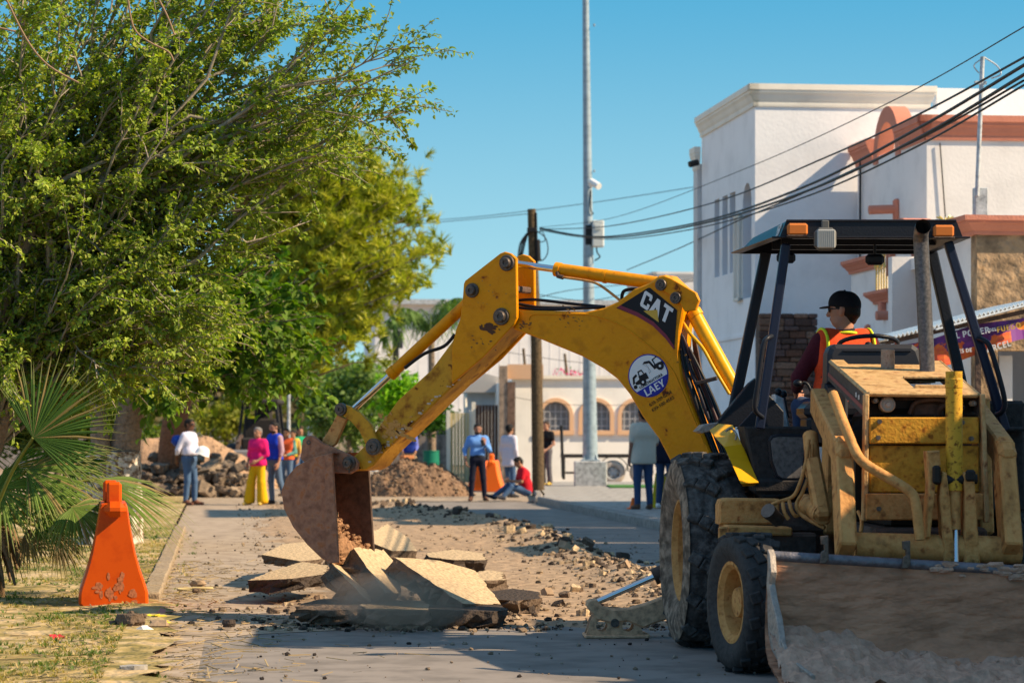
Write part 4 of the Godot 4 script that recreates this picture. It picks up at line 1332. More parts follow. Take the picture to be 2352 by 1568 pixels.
	# --- trees along the far street
	var far := [
		["round_tree", "round olive-green street tree above the cream wall", 800.0, 92.0, 1.55, 2.55, 1.7, [C(0.203, 0.304, 0.091), C(0.264, 0.375, 0.121), C(0.162, 0.243, 0.071)], 0.17, 1.0],
		["bright_tree", "small bright lime-green tree left of the boom's stick", 922.0, 84.0, 0.66, 2.6, 0.85, [C(0.216, 0.459, 0.016), C(0.297, 0.567, 0.020), C(0.149, 0.351, 0.016)], 0.17, 0.9],
		["clipped_tree", "dark green clipped tree with bare trunk beside the drum", 984.0, 88.0, 0.78, 2.0, 0.55, [C(0.041, 0.115, 0.016), C(0.054, 0.149, 0.020), C(0.081, 0.189, 0.027)], 0.15, 0.9],
		["olive_tree", "yellowish bushy tree behind the man in the white shirt", 520.0, 96.0, 1.35, 1.95, 0.8, [C(0.284, 0.297, 0.041), C(0.216, 0.243, 0.041), C(0.351, 0.338, 0.047)], 0.16, 0.8],
		["yellow_bush_tree", "yellow-green tree between the broad-leaved tree and the white lamp pole", 640.0, 100.0, 0.7, 3.6, 0.8, [C(0.324, 0.338, 0.041), C(0.243, 0.270, 0.041)], 0.16, 0.9],
		["grey_tree", "thin grey-green tree between the round tree and the bright tree", 880.0, 110.0, 1.25, 3.3, 1.4, [C(0.264, 0.324, 0.143), C(0.345, 0.386, 0.181), C(0.203, 0.243, 0.102)], 0.14, 0.45],
		["left_bush", "light green bushes behind the sand pile and orange post", 335.0, 84.0, 1.0, 0.9, 0.8, [C(0.203, 0.270, 0.041), C(0.135, 0.203, 0.041), C(0.270, 0.324, 0.054)], 0.16, 1.0],
		["dark_backdrop_tree", "dark dense tree far left behind the palm fronds", 130.0, 60.0, 2.6, 2.6, 1.9, [C(0.068, 0.115, 0.020), C(0.095, 0.149, 0.027), C(0.047, 0.081, 0.016)], 0.17, 1.0],
	]
	for q in far:
		var rr: float = q[4]
		var cy: float = q[5]
		var ry: float = q[6]
		var ff := thing(q[0], q[1], "tree", G(q[2], q[3]))
		var tk := MB.new()
		tk.tube([Vector3(0, -0.1, 0), Vector3(0.03, cy * 0.5, 0), Vector3(0, cy, 0)], [0.09, 0.075, 0.05], 7)
		part("trunk", tk, mats["bark"], ff)
		var xf := []
		var cs := []
		var nc := int(70 * rr * ry * q[9]) + 14
		for k in nc:
			var dv := Vector3(r.randfn(0, 1), r.randfn(0, 1), r.randfn(0, 1)).normalized() * pow(r.randf(), 0.4) * r.randf_range(0.75, 1.05)
			var cc := Vector3(dv.x * rr, cy + dv.y * ry, dv.z * rr)
			var sh := r.randf_range(0.7, 1.25)
			for j in 34:
				var p := cc + Vector3(r.randfn(0, 0.17), r.randfn(0, 0.14), r.randfn(0, 0.17))
				var s: float = q[8] * r.randf_range(0.7, 1.3)
				xf.append(Transform3D(Basis.from_euler(Vector3(r.randf() * 6.3, r.randf() * 6.3, r.randf() * 6.3)) * s, p))
				var c: Color = q[7][r.randi() % q[7].size()]
				cs.append(Color(c.r * sh, c.g * sh, c.b * sh))
		scatter("crown", leaf_mesh("broad", 0.62, mats["leaf"]), xf, cs, ff)
	feather_palm(r)
	fan_palm(r)
	build_grass(r)
func pine(r: RandomNumberGenerator) -> void:
	var o := thing("pine_tree", "tall yellow-green pine with upswept tufts against the sky", "tree", G(400, 66.0))
	var D := 66.0
	var b := MB.new()
	b.tube(spline([Vector3(0, -0.2, 0), Vector3(-0.05, 1.0, 0), Vector3(0.1, 2.2, 0), Vector3(0.8, 4.5, 0), Vector3(1.8, 7.5, 0), Vector3(2.4, 9.5, 0)], 4), taper(0.42, 0.1, 21), 10)
	part("trunk", b, mats["bark_red"], o)
	# a tuft: needles fanned upwards
	var tm := MB.new()
	for k in 26:
		var a := r.randf() * TAU
		var e := r.randf_range(0.2, 1.4)
		var q := Vector3(cos(a) * cos(e), sin(e), sin(a) * cos(e))
		var s := q.cross(Vector3(r.randfn(0, 1), r.randfn(0, 1), r.randfn(0, 1))).normalized() * 0.06
		var p0 := Vector3(0, r.randf_range(-0.35, 0.25), 0)
		tm.tri(p0 - s, p0 + s, p0 + q * r.randf_range(0.7, 1.1))
	var mesh := tm.mesh(mats["needle"])
	var xf := []
	var cs := []
	var wood := MB.new()
	var edge := [[370.0, 955.0], [430.0, 985.0], [500.0, 1030.0], [560.0, 1045.0], [620.0, 1015.0], [680.0, 965.0], [740.0, 890.0], [800.0, 840.0]]
	for i in 170:
		var py := r.randf_range(300.0, 815.0)
		var mx := 1030.0
		for k in edge.size() - 1:
			if py >= edge[k][0] and py < edge[k + 1][0]: mx = lerpf(edge[k][1], edge[k + 1][1], (py - edge[k][0]) / (edge[k + 1][0] - edge[k][0]))
		if py < 370: mx = lerpf(820.0, 930.0, (py - 300.0) / 70.0)
		var u := pow(r.randf(), 0.7)
		var px := lerpf(560.0, mx - 18.0, u)
		var tgt := P(px, py, D + r.randf_range(-2.0, 2.0)) - o.position
		var s0 := Vector3(lerpf(0.6, 2.2, clampf((tgt.y - 2.5) / 7.0, 0, 1)), tgt.y * 0.78 + 0.2, 0)
		var bp := branch(s0, tgt, -0.08, r, 5, 0.04)
		wood.tube(bp, taper(0.045, 0.008, 6), 4, false)
		var sh := r.randf_range(0.75, 1.2)
		for j in 26:
			var p := at_t(bp, 1.0 - 0.6 * pow(r.randf(), 1.3)) + Vector3(r.randfn(0, 0.22), r.randfn(0.05, 0.18), r.randfn(0, 0.25))
			var s := r.randf_range(0.2, 0.36)
			xf.append(Transform3D(Basis.from_euler(Vector3(r.randfn(0, 0.4), r.randf() * 6, r.randfn(-0.3, 0.35))) * s, p))
			var c: Color = [C(0.38, 0.41, 0.04), C(0.44, 0.45, 0.045), C(0.30, 0.35, 0.035), C(0.50, 0.48, 0.045)][r.randi() % 4]
			cs.append(Color(c.r * sh, c.g * sh, c.b * sh))
	part("branches", wood, mats["bark"], o)
	scatter("crown", mesh, xf, cs, o)
	# lower yellow skirt over the street, behind the broad-leaved tree
func feather_palm(r: RandomNumberGenerator) -> void:
	var o := thing("feather_palm", "feathery palm with drooping fronds in front of the white hall", "palm", G(990, 98.0))
	var b := MB.new()
	b.tube([Vector3(0, -0.1, 0), Vector3(0.05, 2.0, 0), Vector3(0, 5.2, 0)], [0.16, 0.13, 0.11], 8)
	part("trunk", b, mats["bark"], o)
	for k in 15:
		var a := TAU * k / 15.0 + r.randf_range(-0.15, 0.15)
		var up := r.randf_range(0.6, 1.5)
		var pts := spline([Vector3(0, 5.2, 0), Vector3(cos(a) * 0.6, 5.2 + up * 0.7, sin(a) * 0.6), Vector3(cos(a) * 1.3, 5.2 + up * 0.75, sin(a) * 1.3), Vector3(cos(a) * 1.8, 4.7 + up * 0.3, sin(a) * 1.8)], 5)
		b = MB.new()
		b.use_c = true
		b.col = C(0.14, 0.2, 0.06)
		b.tube(pts, 0.018, 4, false)
		for i in range(2, pts.size()):
			for s in [-1.0, 1.0]:
				for rep in 2:
					var dv := Vector3(-sin(a) * s * 0.35 + r.randfn(0, 0.12), -0.55 + r.randfn(0, 0.1), cos(a) * s * 0.35 + r.randfn(0, 0.12))
					b.col = C(0.13, 0.22, 0.06) * r.randf_range(0.7, 1.3)
					var p: Vector3 = pts[i] + Vector3(r.randfn(0, 0.05), 0, r.randfn(0, 0.05))
					b.tri(p - Vector3(cos(a), 0, sin(a)) * 0.03, p + Vector3(cos(a), 0, sin(a)) * 0.03, p + dv * r.randf_range(0.8, 1.3))
		part("frond", b, mats["frond"], o)
func fan_frond(o: Node3D, r: RandomNumberGenerator, root: Vector3, hub: Vector3, axis: Vector3, face: Vector3, R: float, spread: float, nl: int, droop: float, c0: Color) -> void:
	var b := MB.new()
	b.use_c = true
	b.col = C(0.25, 0.27, 0.07)
	var mid := (root + hub) * 0.5 + Vector3(0, 0.06, 0)
	b.tube(spline([root, mid, hub], 4), taper(0.02, 0.013, 9), 6)
	axis = axis.normalized()
	var fn := (face - axis * face.dot(axis)).normalized()
	var sd := axis.cross(fn)
	for i in nl:
		var t := (float(i) / (nl - 1) - 0.5) * 2.0
		var a := t * spread + r.randfn(0, 0.02)
		var dir := (axis * cos(a) + sd * sin(a)).normalized()
		var l := R * (1.0 - 0.28 * absf(t) * absf(t)) * r.randf_range(0.9, 1.05)
		var wd := 0.011 + 0.004 * r.randf()
		var side2 := dir.cross(fn).normalized()
		b.col = c0 * r.randf_range(0.75, 1.3)
		if r.randf() < 0.08: b.col = C(0.33, 0.25, 0.1)
		var prev := hub
		var pw := 0.004
		var ns := 6
		var fall := 0.0
		for k in range(1, ns + 1):
			var u := float(k) / ns
			fall = droop * pow(maxf(0.0, u - 0.3), 1.8) * l * r.randf_range(0.8, 1.2)
			var p := hub + dir * l * u * (1.0 - 0.1 * droop * u) + Vector3.DOWN * fall
			var w := wd * (2.2 * u if u < 0.45 else 2.2 * 0.45 * (1.0 - u) / 0.55 + 0.001)
			var rid := fn * w * 0.5
			b.quad(prev - side2 * pw, prev + fn * pw * 0.6, p + rid * 1.2, p - side2 * w)
			b.quad(prev + fn * pw * 0.6, prev + side2 * pw, p + side2 * w, p + rid * 1.2)
			if k == ns - 1 or k == 4:
				b.col = b.col.lerp(C(0.42, 0.36, 0.16), 0.35)
			prev = p
			pw = w
	part("frond", b, mats["frond"], o)
func fan_palm(r: RandomNumberGenerator) -> void:
	var D := 24.3
	var o := thing("fan_palm", "young fan palm with large green fronds on the verge behind the orange barrier", "palm", G(-40, D, 0.03))
	var at := func(px: float, py: float, d: float) -> Vector3: return P(px, py, d) - o.position
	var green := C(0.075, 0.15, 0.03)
	var lit := C(0.15, 0.23, 0.045)  # paler green for sunlit fronds, the sunlight painted into the colour
	var q := [   # root px, hub px, depth, tip direction px, face, radius, spread
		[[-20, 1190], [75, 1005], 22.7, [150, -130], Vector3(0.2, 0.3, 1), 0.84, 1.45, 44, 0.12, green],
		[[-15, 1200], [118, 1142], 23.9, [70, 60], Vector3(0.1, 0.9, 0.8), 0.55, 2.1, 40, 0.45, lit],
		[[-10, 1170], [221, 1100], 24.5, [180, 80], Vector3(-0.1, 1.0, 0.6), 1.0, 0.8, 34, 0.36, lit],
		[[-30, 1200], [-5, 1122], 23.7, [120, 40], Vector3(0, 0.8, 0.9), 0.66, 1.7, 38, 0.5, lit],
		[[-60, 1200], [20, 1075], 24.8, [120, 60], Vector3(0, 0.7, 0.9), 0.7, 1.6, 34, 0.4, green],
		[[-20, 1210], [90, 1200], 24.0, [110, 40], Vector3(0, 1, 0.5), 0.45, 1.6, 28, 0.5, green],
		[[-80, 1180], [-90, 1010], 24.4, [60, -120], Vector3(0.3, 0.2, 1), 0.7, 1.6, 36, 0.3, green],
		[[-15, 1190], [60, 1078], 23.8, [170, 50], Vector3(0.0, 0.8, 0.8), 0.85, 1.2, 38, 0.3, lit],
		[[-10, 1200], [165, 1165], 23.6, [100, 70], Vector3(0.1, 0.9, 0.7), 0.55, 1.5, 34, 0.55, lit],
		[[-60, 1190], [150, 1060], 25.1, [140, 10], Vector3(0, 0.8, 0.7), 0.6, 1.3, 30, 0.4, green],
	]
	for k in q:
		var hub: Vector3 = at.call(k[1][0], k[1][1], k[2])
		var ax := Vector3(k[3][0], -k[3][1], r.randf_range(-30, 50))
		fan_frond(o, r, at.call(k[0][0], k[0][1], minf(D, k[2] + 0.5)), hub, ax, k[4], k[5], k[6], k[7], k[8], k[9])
	var b := MB.new()
	for k in 14:
		var p0: Vector3 = at.call(-30 + r.randf_range(-20, 30), 1260 + r.randf_range(-40, 40), D + r.randf_range(-0.2, 0.2))
		var l := r.randf_range(0.15, 0.35)
		b.tube(spline([p0, p0 + Vector3(0.1, 0.08, 0), p0 + Vector3(0.2, -l, 0.05)], 4), [0.028, 0.03, 0.028, 0.026, 0.024, 0.022, 0.02, 0.016, 0.01], 6)
	b.tube([Vector3(0, -0.05, 0), Vector3(0, 0.5, 0)], [0.2, 0.14], 9)
	part("trunk", b, M("dry_palm", C(0.26, 0.165, 0.085), 0.9, 0.0, tex["grain"], 3.0), o)
	# dead hanging fronds
	for k in 4:
		var hub: Vector3 = at.call([60, 130, 20, 95][k], [1215, 1230, 1230, 1190][k], 24.2 + 0.15 * k)
		fan_frond(o, r, at.call(-20, 1200, D), hub, Vector3(0.6, -1, 0.2), Vector3(0, 0.4, 1), 0.4, 0.8, 16, 0.5, C(0.2, 0.15, 0.08))
func build_grass(r: RandomNumberGenerator) -> void:
	var tuft := MB.new()
	for k in 9:
		var a := r.randf() * TAU
		var l := r.randf_range(0.5, 1.0)
		var q := Vector3(cos(a), 0, sin(a))
		var s := q.cross(Vector3.UP) * 0.05
		var p := q * 0.12
		var m := p + q * 0.25 * l + Vector3.UP * 0.55 * l
		var z := p + q * 0.7 * l + Vector3.UP * 0.75 * l
		tuft.quad(p - s, p + s, m + s * 0.8, m - s * 0.8)
		tuft.tri(m - s * 0.8, m + s * 0.8, z)
	var mesh := tuft.mesh(mats["grass_blade"])
	var xf := []
	var cs := []
	var n2 := FastNoiseLite.new()
	n2.seed = 12
	n2.frequency = 0.55
	for k in 20000:
		var d := 15.5 + 26.0 * pow(r.randf(), 1.6)
		var x := left_kerb(d) - 0.05 - 3.2 * r.randf() + (0.35 if r.randf() < 0.12 else 0.0)
		var nv := n2.get_noise_2d(x * 2.0, d)
		var nearkerb := 0.25 * exp(-absf(x - left_kerb(d)) * 4.0)
		if nv + nearkerb < r.randf_range(-0.28, 0.3): continue
		var s := r.randf_range(0.02, 0.06)
		xf.append(Transform3D(Basis.from_euler(Vector3(0, r.randf() * 6.3, 0)).scaled(Vector3(s * 1.3, s, s * 1.3)), Vector3(x, verge_height(x, d) - 0.005 if x < left_kerb(d) - 0.1 else 0.0, -d)))
		var dry := r.randf() + n2.get_noise_2d(x * 1.3 + 40.0, d * 0.7) * 1.5
		var c := C(0.13, 0.20, 0.045) if dry < 0.42 else (C(0.25, 0.25, 0.08) if dry < 0.66 else C(0.52, 0.39, 0.16))
		var g := r.randf_range(0.75, 1.25)
		cs.append(Color(c.r * g, c.g * g, c.b * g))
	scatter("grass", mesh, xf, cs, null, "patchy green and straw-coloured grass on the left verge", "grass")
	# fallen straw and dry leaves
	var st := MB.new()
	st.box(Vector3.ZERO, Vector3(1.0, 0.03, 0.04))
	xf = []
	cs = []
	for k in 1500:
		var d := 15.8 + 16.0 * pow(r.randf(), 1.3)
		var x := left_kerb(d) + r.randfn(0.1, 0.5)
		var y := verge_height(x, d) + 0.01 if x < left_kerb(d) - 0.1 else 0.012
		xf.append(Transform3D(Basis.from_euler(Vector3(0, r.randf() * 6.3, r.randfn(0, 0.1))) * r.randf_range(0.04, 0.2), Vector3(x, y, -d)))
		cs.append(C(0.5, 0.37, 0.19) * r.randf_range(0.6, 1.2))
	scatter("straw_litter", st.mesh(mats["pebble"]), xf, cs, null, "dry straw and stalks littering the verge edge", "straw")

# ---------------------------------------------------------------- the backhoe loader
var MR: Transform3D          # the machine: origin on the ground under the rear axle, z towards its front
var BH: Transform3D          # the digging arm's plane: x to the right along it, z its near side
const REAR := 19.1
func ml(px: float, py: float, z: float) -> Vector3:
	return MR.affine_inverse() * P(px, py, REAR - z)
func mlp(a: Array, z: float) -> PackedVector2Array:
	var p := PackedVector2Array()
	for i in range(0, a.size(), 2):
		var q := ml(a[i], a[i + 1], z)
		p.append(Vector2(q.x, q.y))
	return p
func bp(px: float, py: float, off := 0.0) -> Vector2:
	var n := BH.basis.z
	var dir := Vector3((px - 1176.0) / F, (1000.0 - py) / F, -1.0)
	var t := (BH.origin + n * off - Vector3(0, EYE, 0)).dot(n) / dir.dot(n)
	var q := BH.affine_inverse() * (Vector3(0, EYE, 0) + dir * t)
	return Vector2(q.x, q.y)
func b3(px: float, py: float, off := 0.0) -> Vector3:
	var q := bp(px, py, off)
	return Vector3(q.x, q.y, off)
func bpp(a: Array, off: float) -> PackedVector2Array:
	var p := PackedVector2Array()
	for i in range(0, a.size(), 2): p.append(bp(a[i], a[i + 1], off))
	return p
func arm_part(called: String, b: MB, m: Material, o: Node3D) -> MeshInstance3D:
	var q := part(called, b, m, o)
	q.transform = MR.affine_inverse() * BH
	return q
func ring_poly(cx: float, cy: float, r: float, k := 20) -> PackedVector2Array:
	var p := PackedVector2Array()
	for i in k: p.append(Vector2(cx + r * cos(TAU * i / k), cy + r * sin(TAU * i / k)))
	return p
func pin_at(o: Node3D, px: float, py: float, off: float, r: float, depth := 0.05) -> void:
	var c := b3(px, py, off)
	var b := MB.new()
	var T := Transform3D(Basis(Vector3(1, 0, 0), Vector3(0, 0, 1), Vector3(0, -1, 0)), c)
	b.lathe([Vector2(r * 1.5, -0.01), Vector2(r * 1.5, 0.012), Vector2(r * 1.38, 0.018), Vector2(r, 0.018), Vector2(r, depth - 0.008), Vector2(r * 0.85, depth), Vector2(r * 0.4, depth), Vector2(r * 0.3, depth - 0.008), Vector2(0.0, depth - 0.008)], 18, T)
	arm_part("pin", b, mats["pin"], o)
func wheel(o: Node3D, called: String, at: Vector3, R: float, W: float, rimr: float, out: float, steer: float, lugs: int, front: bool) -> void:
	var w := Node3D.new()
	w.name = called
	o.add_child(w, true)
	w.position = at
	w.rotation.y = steer
	# axle along local x; "out" says which way the outer face looks
	var T := Transform3D(Basis(Vector3(0, 0, -1), Vector3(out, 0, 0), Vector3(0, -out, 0)), Vector3.ZERO)
	var b := MB.new()
	var h := W * 0.5
	b.lathe([Vector2(rimr, -h * 0.72), Vector2(rimr + 0.05, -h * 0.88), Vector2((rimr + R) * 0.5, -h * 1.02), Vector2(R * 0.93, -h * 0.94), Vector2(R * 0.965, -h * 0.7), Vector2(R * 0.965, h * 0.7), Vector2(R * 0.93, h * 0.94), Vector2((rimr + R) * 0.5, h * 1.02), Vector2(rimr + 0.05, h * 0.88), Vector2(rimr, h * 0.72)], 48, T, true)
	part("tyre", b, mats["rubber_dusty" if not front else "rubber"], w)
	if not front:
		b = MB.new()
		b.lathe([Vector2(R * 0.945, h * 0.95), Vector2(R * 0.84, h * 1.05), Vector2((rimr + R) * 0.5, h * 1.08), Vector2(rimr + 0.05, h * 0.92), Vector2(rimr, h * 0.73)], 48, Transform3D(T.basis, T.origin), true)
		part("sidewall", b, mats["sidewall"], w)
	b = MB.new()
	for i in lugs:
		for s in [-1.0, 1.0]:
			var a0 := TAU * (i + (0.5 if s > 0 else 0.0)) / lugs
			if front:
				for seg in 2:
					var y: float = s * h * (0.22 + 0.45 * seg)
					var a := a0 + 0.12 * seg
					var c := Vector3(cos(a), 0, -sin(a))
					var Bq := Basis(Vector3(0, 1, 0), c, Vector3(0, 1, 0).cross(c))
					b.box(T * (c * R * 0.967 + Vector3.UP * y), Vector3(h * 0.46, R * 0.075, R * 0.165), T.basis * Bq * Basis(Vector3.UP, s * 0.3), 0.006)
			else:
				# a slanting bar from the middle of the tread over the shoulder
				var prev := Vector3.ZERO
				for seg in 4:
					var u := seg / 3.0
					var a := a0 + 0.20 * u
					var y: float = s * h * lerpf(-0.05, 0.92, u)
					var rr: float = R * [0.985, 0.985, 0.975, 0.915][seg]
					var p := Vector3(cos(a) * rr, y, -sin(a) * rr)
					if seg > 0: b.beam(T * prev, T * p, R * 0.125, R * 0.08, T.basis * Vector3(cos(a), 0, -sin(a)), 0.008)
					prev = p
	part("tread", b, mats["rubber_dusty" if not front else "rubber"], w)
	b = MB.new()
	var dish := -h * 0.1 if not front else -h * 0.3
	b.lathe([Vector2(rimr + 0.018, h * 0.70), Vector2(rimr + 0.02, h * 0.80), Vector2(rimr, h * 0.80), Vector2(rimr - 0.03, h * 0.62), Vector2(rimr - 0.05, dish + 0.03), Vector2(rimr - 0.09, dish), Vector2(0.14, dish + 0.02)].map(func(v): return v), 40, T)
	b.lathe([Vector2(0.15, dish - 0.02), Vector2(0.14, dish + 0.05), Vector2(0.10, dish + 0.07), Vector2(0.09, dish + 0.12), Vector2(0.0, dish + 0.13)], 24, T)
	part("rim", b, mats["rim"], w)
	b = MB.new()
	for k in 8:
		var a := TAU * k / 8.0
		b.cyl(T * Vector3(0.115 * cos(a), dish + 0.05, 0.115 * sin(a)), T * Vector3(0.115 * cos(a), dish + 0.075, 0.115 * sin(a)), 0.013, 6)
	part("wheel_nuts", b, mats["pin"], w)
func build_machine() -> void:
	MR = Transform3D(Basis(Vector3.UP, 0.0343), Vector3(2.45, 0, -REAR))
	var a := deg_to_rad(25.0)
	BH = Transform3D(Basis(Vector3(cos(a), 0, sin(a)), Vector3.UP, Vector3(-sin(a), 0, cos(a))), Vector3(1.89, 0, -20.4))
	var o := thing("backhoe_loader", "big worn yellow backhoe loader breaking up the road", "backhoe", MR.origin, 0.0343)
	var b := MB.new()
	# wheels
	wheel(o, "rear_wheel", Vector3(-1.115, 0.665, 0), 0.665, 0.43, 0.335, -1.0, 0.07, 14, false)
	wheel(o, "rear_wheel", Vector3(1.115, 0.665, 0), 0.665, 0.43, 0.335, 1.0, 0.0, 14, false)
	wheel(o, "front_wheel", Vector3(-1.06, 0.43, 2.1), 0.43, 0.29, 0.235, -1.0, 0.22, 17, true)
	wheel(o, "front_wheel", Vector3(1.0, 0.43, 2.1), 0.43, 0.29, 0.235, 1.0, 0.22, 17, true)
	# frame, axles
	b.box(Vector3(0, 0.72, 0.9), Vector3(0.7, 0.36, 3.2), Basis(), 0.02)
	b.box(Vector3(0, 0.7, -0.9), Vector3(1.9, 0.7, 0.22), Basis(), 0.02)
	b.box(Vector3(0, 0.66, 0), Vector3(1.9, 0.26, 0.3), Basis(), 0.04)
	b.box(Vector3(0, 0.45, 2.1), Vector3(1.85, 0.16, 0.18), Basis(), 0.03)
	part("chassis", b, mats["rust_dark"], o)
	# side tank and step behind the front wheel
	b = MB.new()
	b.prism(mlp([1651, 1160, 1656, 1148, 1668, 1144, 1790, 1146, 1790, 1204, 1651, 1204], 1.25), 1.0, 1.25, Transform3D(), 0.012)
	b.box(ml(1735, 1216, 1.3), Vector3(0.42, 0.055, 0.5), Basis(Vector3(0, 0, 1), -0.03), 0.01)
	b.box(ml(1672, 1226, 1.52), Vector3(0.12, 0.09, 0.05), Basis(), 0.008)
	part("side_step", b, mats["yellow_dirty"], o)
	b = MB.new()
	b.box(ml(1770, 1260, 1.2), Vector3(0.55, 0.22, 0.6), Basis(), 0.02)
	b.box(ml(1830, 1190, 1.0), Vector3(0.5, 0.2, 0.5), Basis(), 0.03)
	part("gearbox", b, mats["rust_dark"], o)
	hood(o)
	cab(o)
	loader(o)
	digger(o)
	stabilizer(o)

func hood(o: Node3D) -> void:
	var zf := 2.45
	var zr := 0.95
	# corners of the sloping bonnet
	var fl := ml(1993, 900, zf); var fr := ml(2249, 903, zf)
	var rl := ml(1908, 826, zr); var rr := ml(2160, 828, zr)
	var b := MB.new()
	# top sheet with a cut-out, as strips
	var T := func(u: float, v: float) -> Vector3: return fl.lerp(fr, u).lerp(rl.lerp(rr, u), v)
	var cells := [0.0, 0.12, 0.47, 0.86, 1.0]
	var rows := [0.0, 0.13, 0.42, 0.62, 0.86, 1.0]
	for i in 4:
		for j in 5:
			if i == 2 and j == 1: continue
			if i >= 1 and i <= 2 and j == 4 : continue
			b.quado(T.call(cells[i], rows[j]), T.call(cells[i + 1], rows[j]), T.call(cells[i + 1], rows[j + 1]), T.call(cells[i], rows[j + 1]), Vector3.UP)
			var dn := Vector3(0, -0.02, 0)
			b.quado(T.call(cells[i], rows[j]) + dn, T.call(cells[i + 1], rows[j]) + dn, T.call(cells[i + 1], rows[j + 1]) + dn, T.call(cells[i], rows[j + 1]) + dn, Vector3.DOWN)
	b.beam(fl + Vector3(0, -0.012, 0.0), fr + Vector3(0, -0.012, 0.0), 0.04, 0.03, Vector3.UP, 0.012)
	b.beam(fl + Vector3(0, -0.012, 0.0), rl + Vector3(0, -0.012, 0.0), 0.03, 0.03, Vector3.UP, 0.012)
	b.beam(fr + Vector3(0, -0.012, 0.0), rr + Vector3(0, -0.012, 0.0), 0.03, 0.03, Vector3.UP, 0.012)
	b.beam(T.call(0.47, 0.13) + Vector3(0, 0.006, 0), T.call(0.86, 0.13) + Vector3(0, 0.006, 0), 0.02, 0.03, Vector3.UP, 0.006)
	b.beam(T.call(0.47, 0.42) + Vector3(0, 0.006, 0), T.call(0.86, 0.42) + Vector3(0, 0.006, 0), 0.02, 0.02, Vector3.UP, 0.006)
	part("bonnet", b, mats["hood"], o)
	b = MB.new()
	b.quado(T.call(0.12, 0.86) + Vector3(0, -0.04, 0), T.call(0.86, 0.86) + Vector3(0, -0.04, 0), T.call(0.86, 1.0) + Vector3(0, -0.03, 0), T.call(0.12, 1.0) + Vector3(0, -0.03, 0), Vector3.UP)
	b.box(T.call(0.65, 0.28) + Vector3(0, -0.1, 0), Vector3(0.5, 0.02, 0.5))
	part("grille", b, mats["rust_dark"], o)
	# side skirts: dark decal panel with a red stripe
	b = MB.new()
	var dl := ml(1985, 957, zf); var dr := ml(1902, 872, zr)
	b.quado(fl, rl, dr, dl, Vector3(-1, 0, 0))
	b.quado(fl + Vector3(0.02, 0, 0), rl + Vector3(0.02, 0, 0), dr + Vector3(0.02, 0, 0), dl + Vector3(0.02, 0, 0), Vector3(1, 0, 0))
	var d2 := Vector3(0.665, 0, 0)
	b.quado(fr, rr, rr + Vector3(0, -0.14, 0), fr + Vector3(0, -0.14, 0), Vector3(1, 0, 0))
	part("side_panel", b, M("decal_grey", C(0.10, 0.08, 0.07), 0.6, 0.0, tex["grain"], 1.5), o)
	b = MB.new()
	var n := Vector3(-0.004, 0, 0)
	b.quado(fl.lerp(dl, 0.62) + n, rl.lerp(dr, 0.62) + n, rl.lerp(dr, 0.8) + n, fl.lerp(dl, 0.8) + n, Vector3(-1, 0, 0))
	part("stripe", b, M("stripe_faded", C(0.24, 0.07, 0.06), 0.6), o)
	b = MB.new()
	for k in 2:
		var c := fl.lerp(rl, 0.16 + 0.07 * k).lerp(dl.lerp(dr, 0.16 + 0.07 * k), 0.45) + n
		b.box(c, Vector3(0.003, 0.03, 0.05), Basis(Vector3(0, 0, 1), 0.0))
	part("badge", b, M("stripe_white", C(0.5, 0.47, 0.43), 0.6), o)
	# engine block seen through the open sides
	b = MB.new()
	b.box(Vector3(-0.02, 1.25, 1.65), Vector3(0.45, 0.75, 1.3), Basis(), 0.04)
	b.cyl(ml(1985, 985, 2.1), ml(1985, 985, 1.5), 0.07, 12)
	b.box(ml(1975, 1080, 2.2), Vector3(0.06, 0.5, 0.06))
	part("engine", b, mats["grease"], o)
	# front frame
	b = MB.new()
	var L := ml(1993, 902, zf); var R := ml(2252, 905, zf)
	b.beam(ml(1990, 905, zf), ml(1986, 1196, zf), 0.03, 0.07, Vector3(0, 0, 1), 0.006)
	b.beam(ml(2256, 905, zf), ml(2266, 1200, zf), 0.03, 0.07, Vector3(0, 0, 1), 0.006)
	part("grille_frame", b, mats["hood"], o)
	var plate := func(x0: float, y0: float, x1: float, y1: float, z: float, th: float) -> MB:
		var q := MB.new()
		var p0 := ml(x0, y1, z); var p1 := ml(x1, y0, z)
		q.box(Vector3((p0.x + p1.x) * 0.5, (p0.y + p1.y) * 0.5, z - th * 0.5), Vector3(p1.x - p0.x, p1.y - p0.y, th), Basis(), 0.008)
		return q
	part("front_panel", plate.call(1997, 958, 2251, 1019, zf + 0.03, 0.05), mats["yellow_front"] if mats.has("yellow_front") else M("yellow_front", C(0.60, 0.30, 0.03), 0.55, 0.0, tex["dirty"], 0.9, tex["bump_fine"], 0.2), o)
	part("front_panel", plate.call(1997, 1023, 2251, 1131, zf - 0.01, 0.05), mats["yellow_front"], o)
	part("front_panel", plate.call(1989, 1133, 2262, 1194, zf + 0.04, 0.05), mats["yellow_dirty"], o)
	part("headlight_box", plate.call(1997, 907, 2251, 956, zf - 0.2, 0.04), mats["grease"], o)
	b = MB.new()
	for q in [[2017.0, 1005.0], [2231.0, 1007.0], [2018.0, 1168.0], [2210.0, 970.0], [2020.0, 968.0]]:
		var c := ml(q[0], q[1], zf + 0.03)
		b.cyl(c, c + Vector3(0, 0, 0.025), 0.016, 6)
	part("bolts", b, mats["pin"], o)
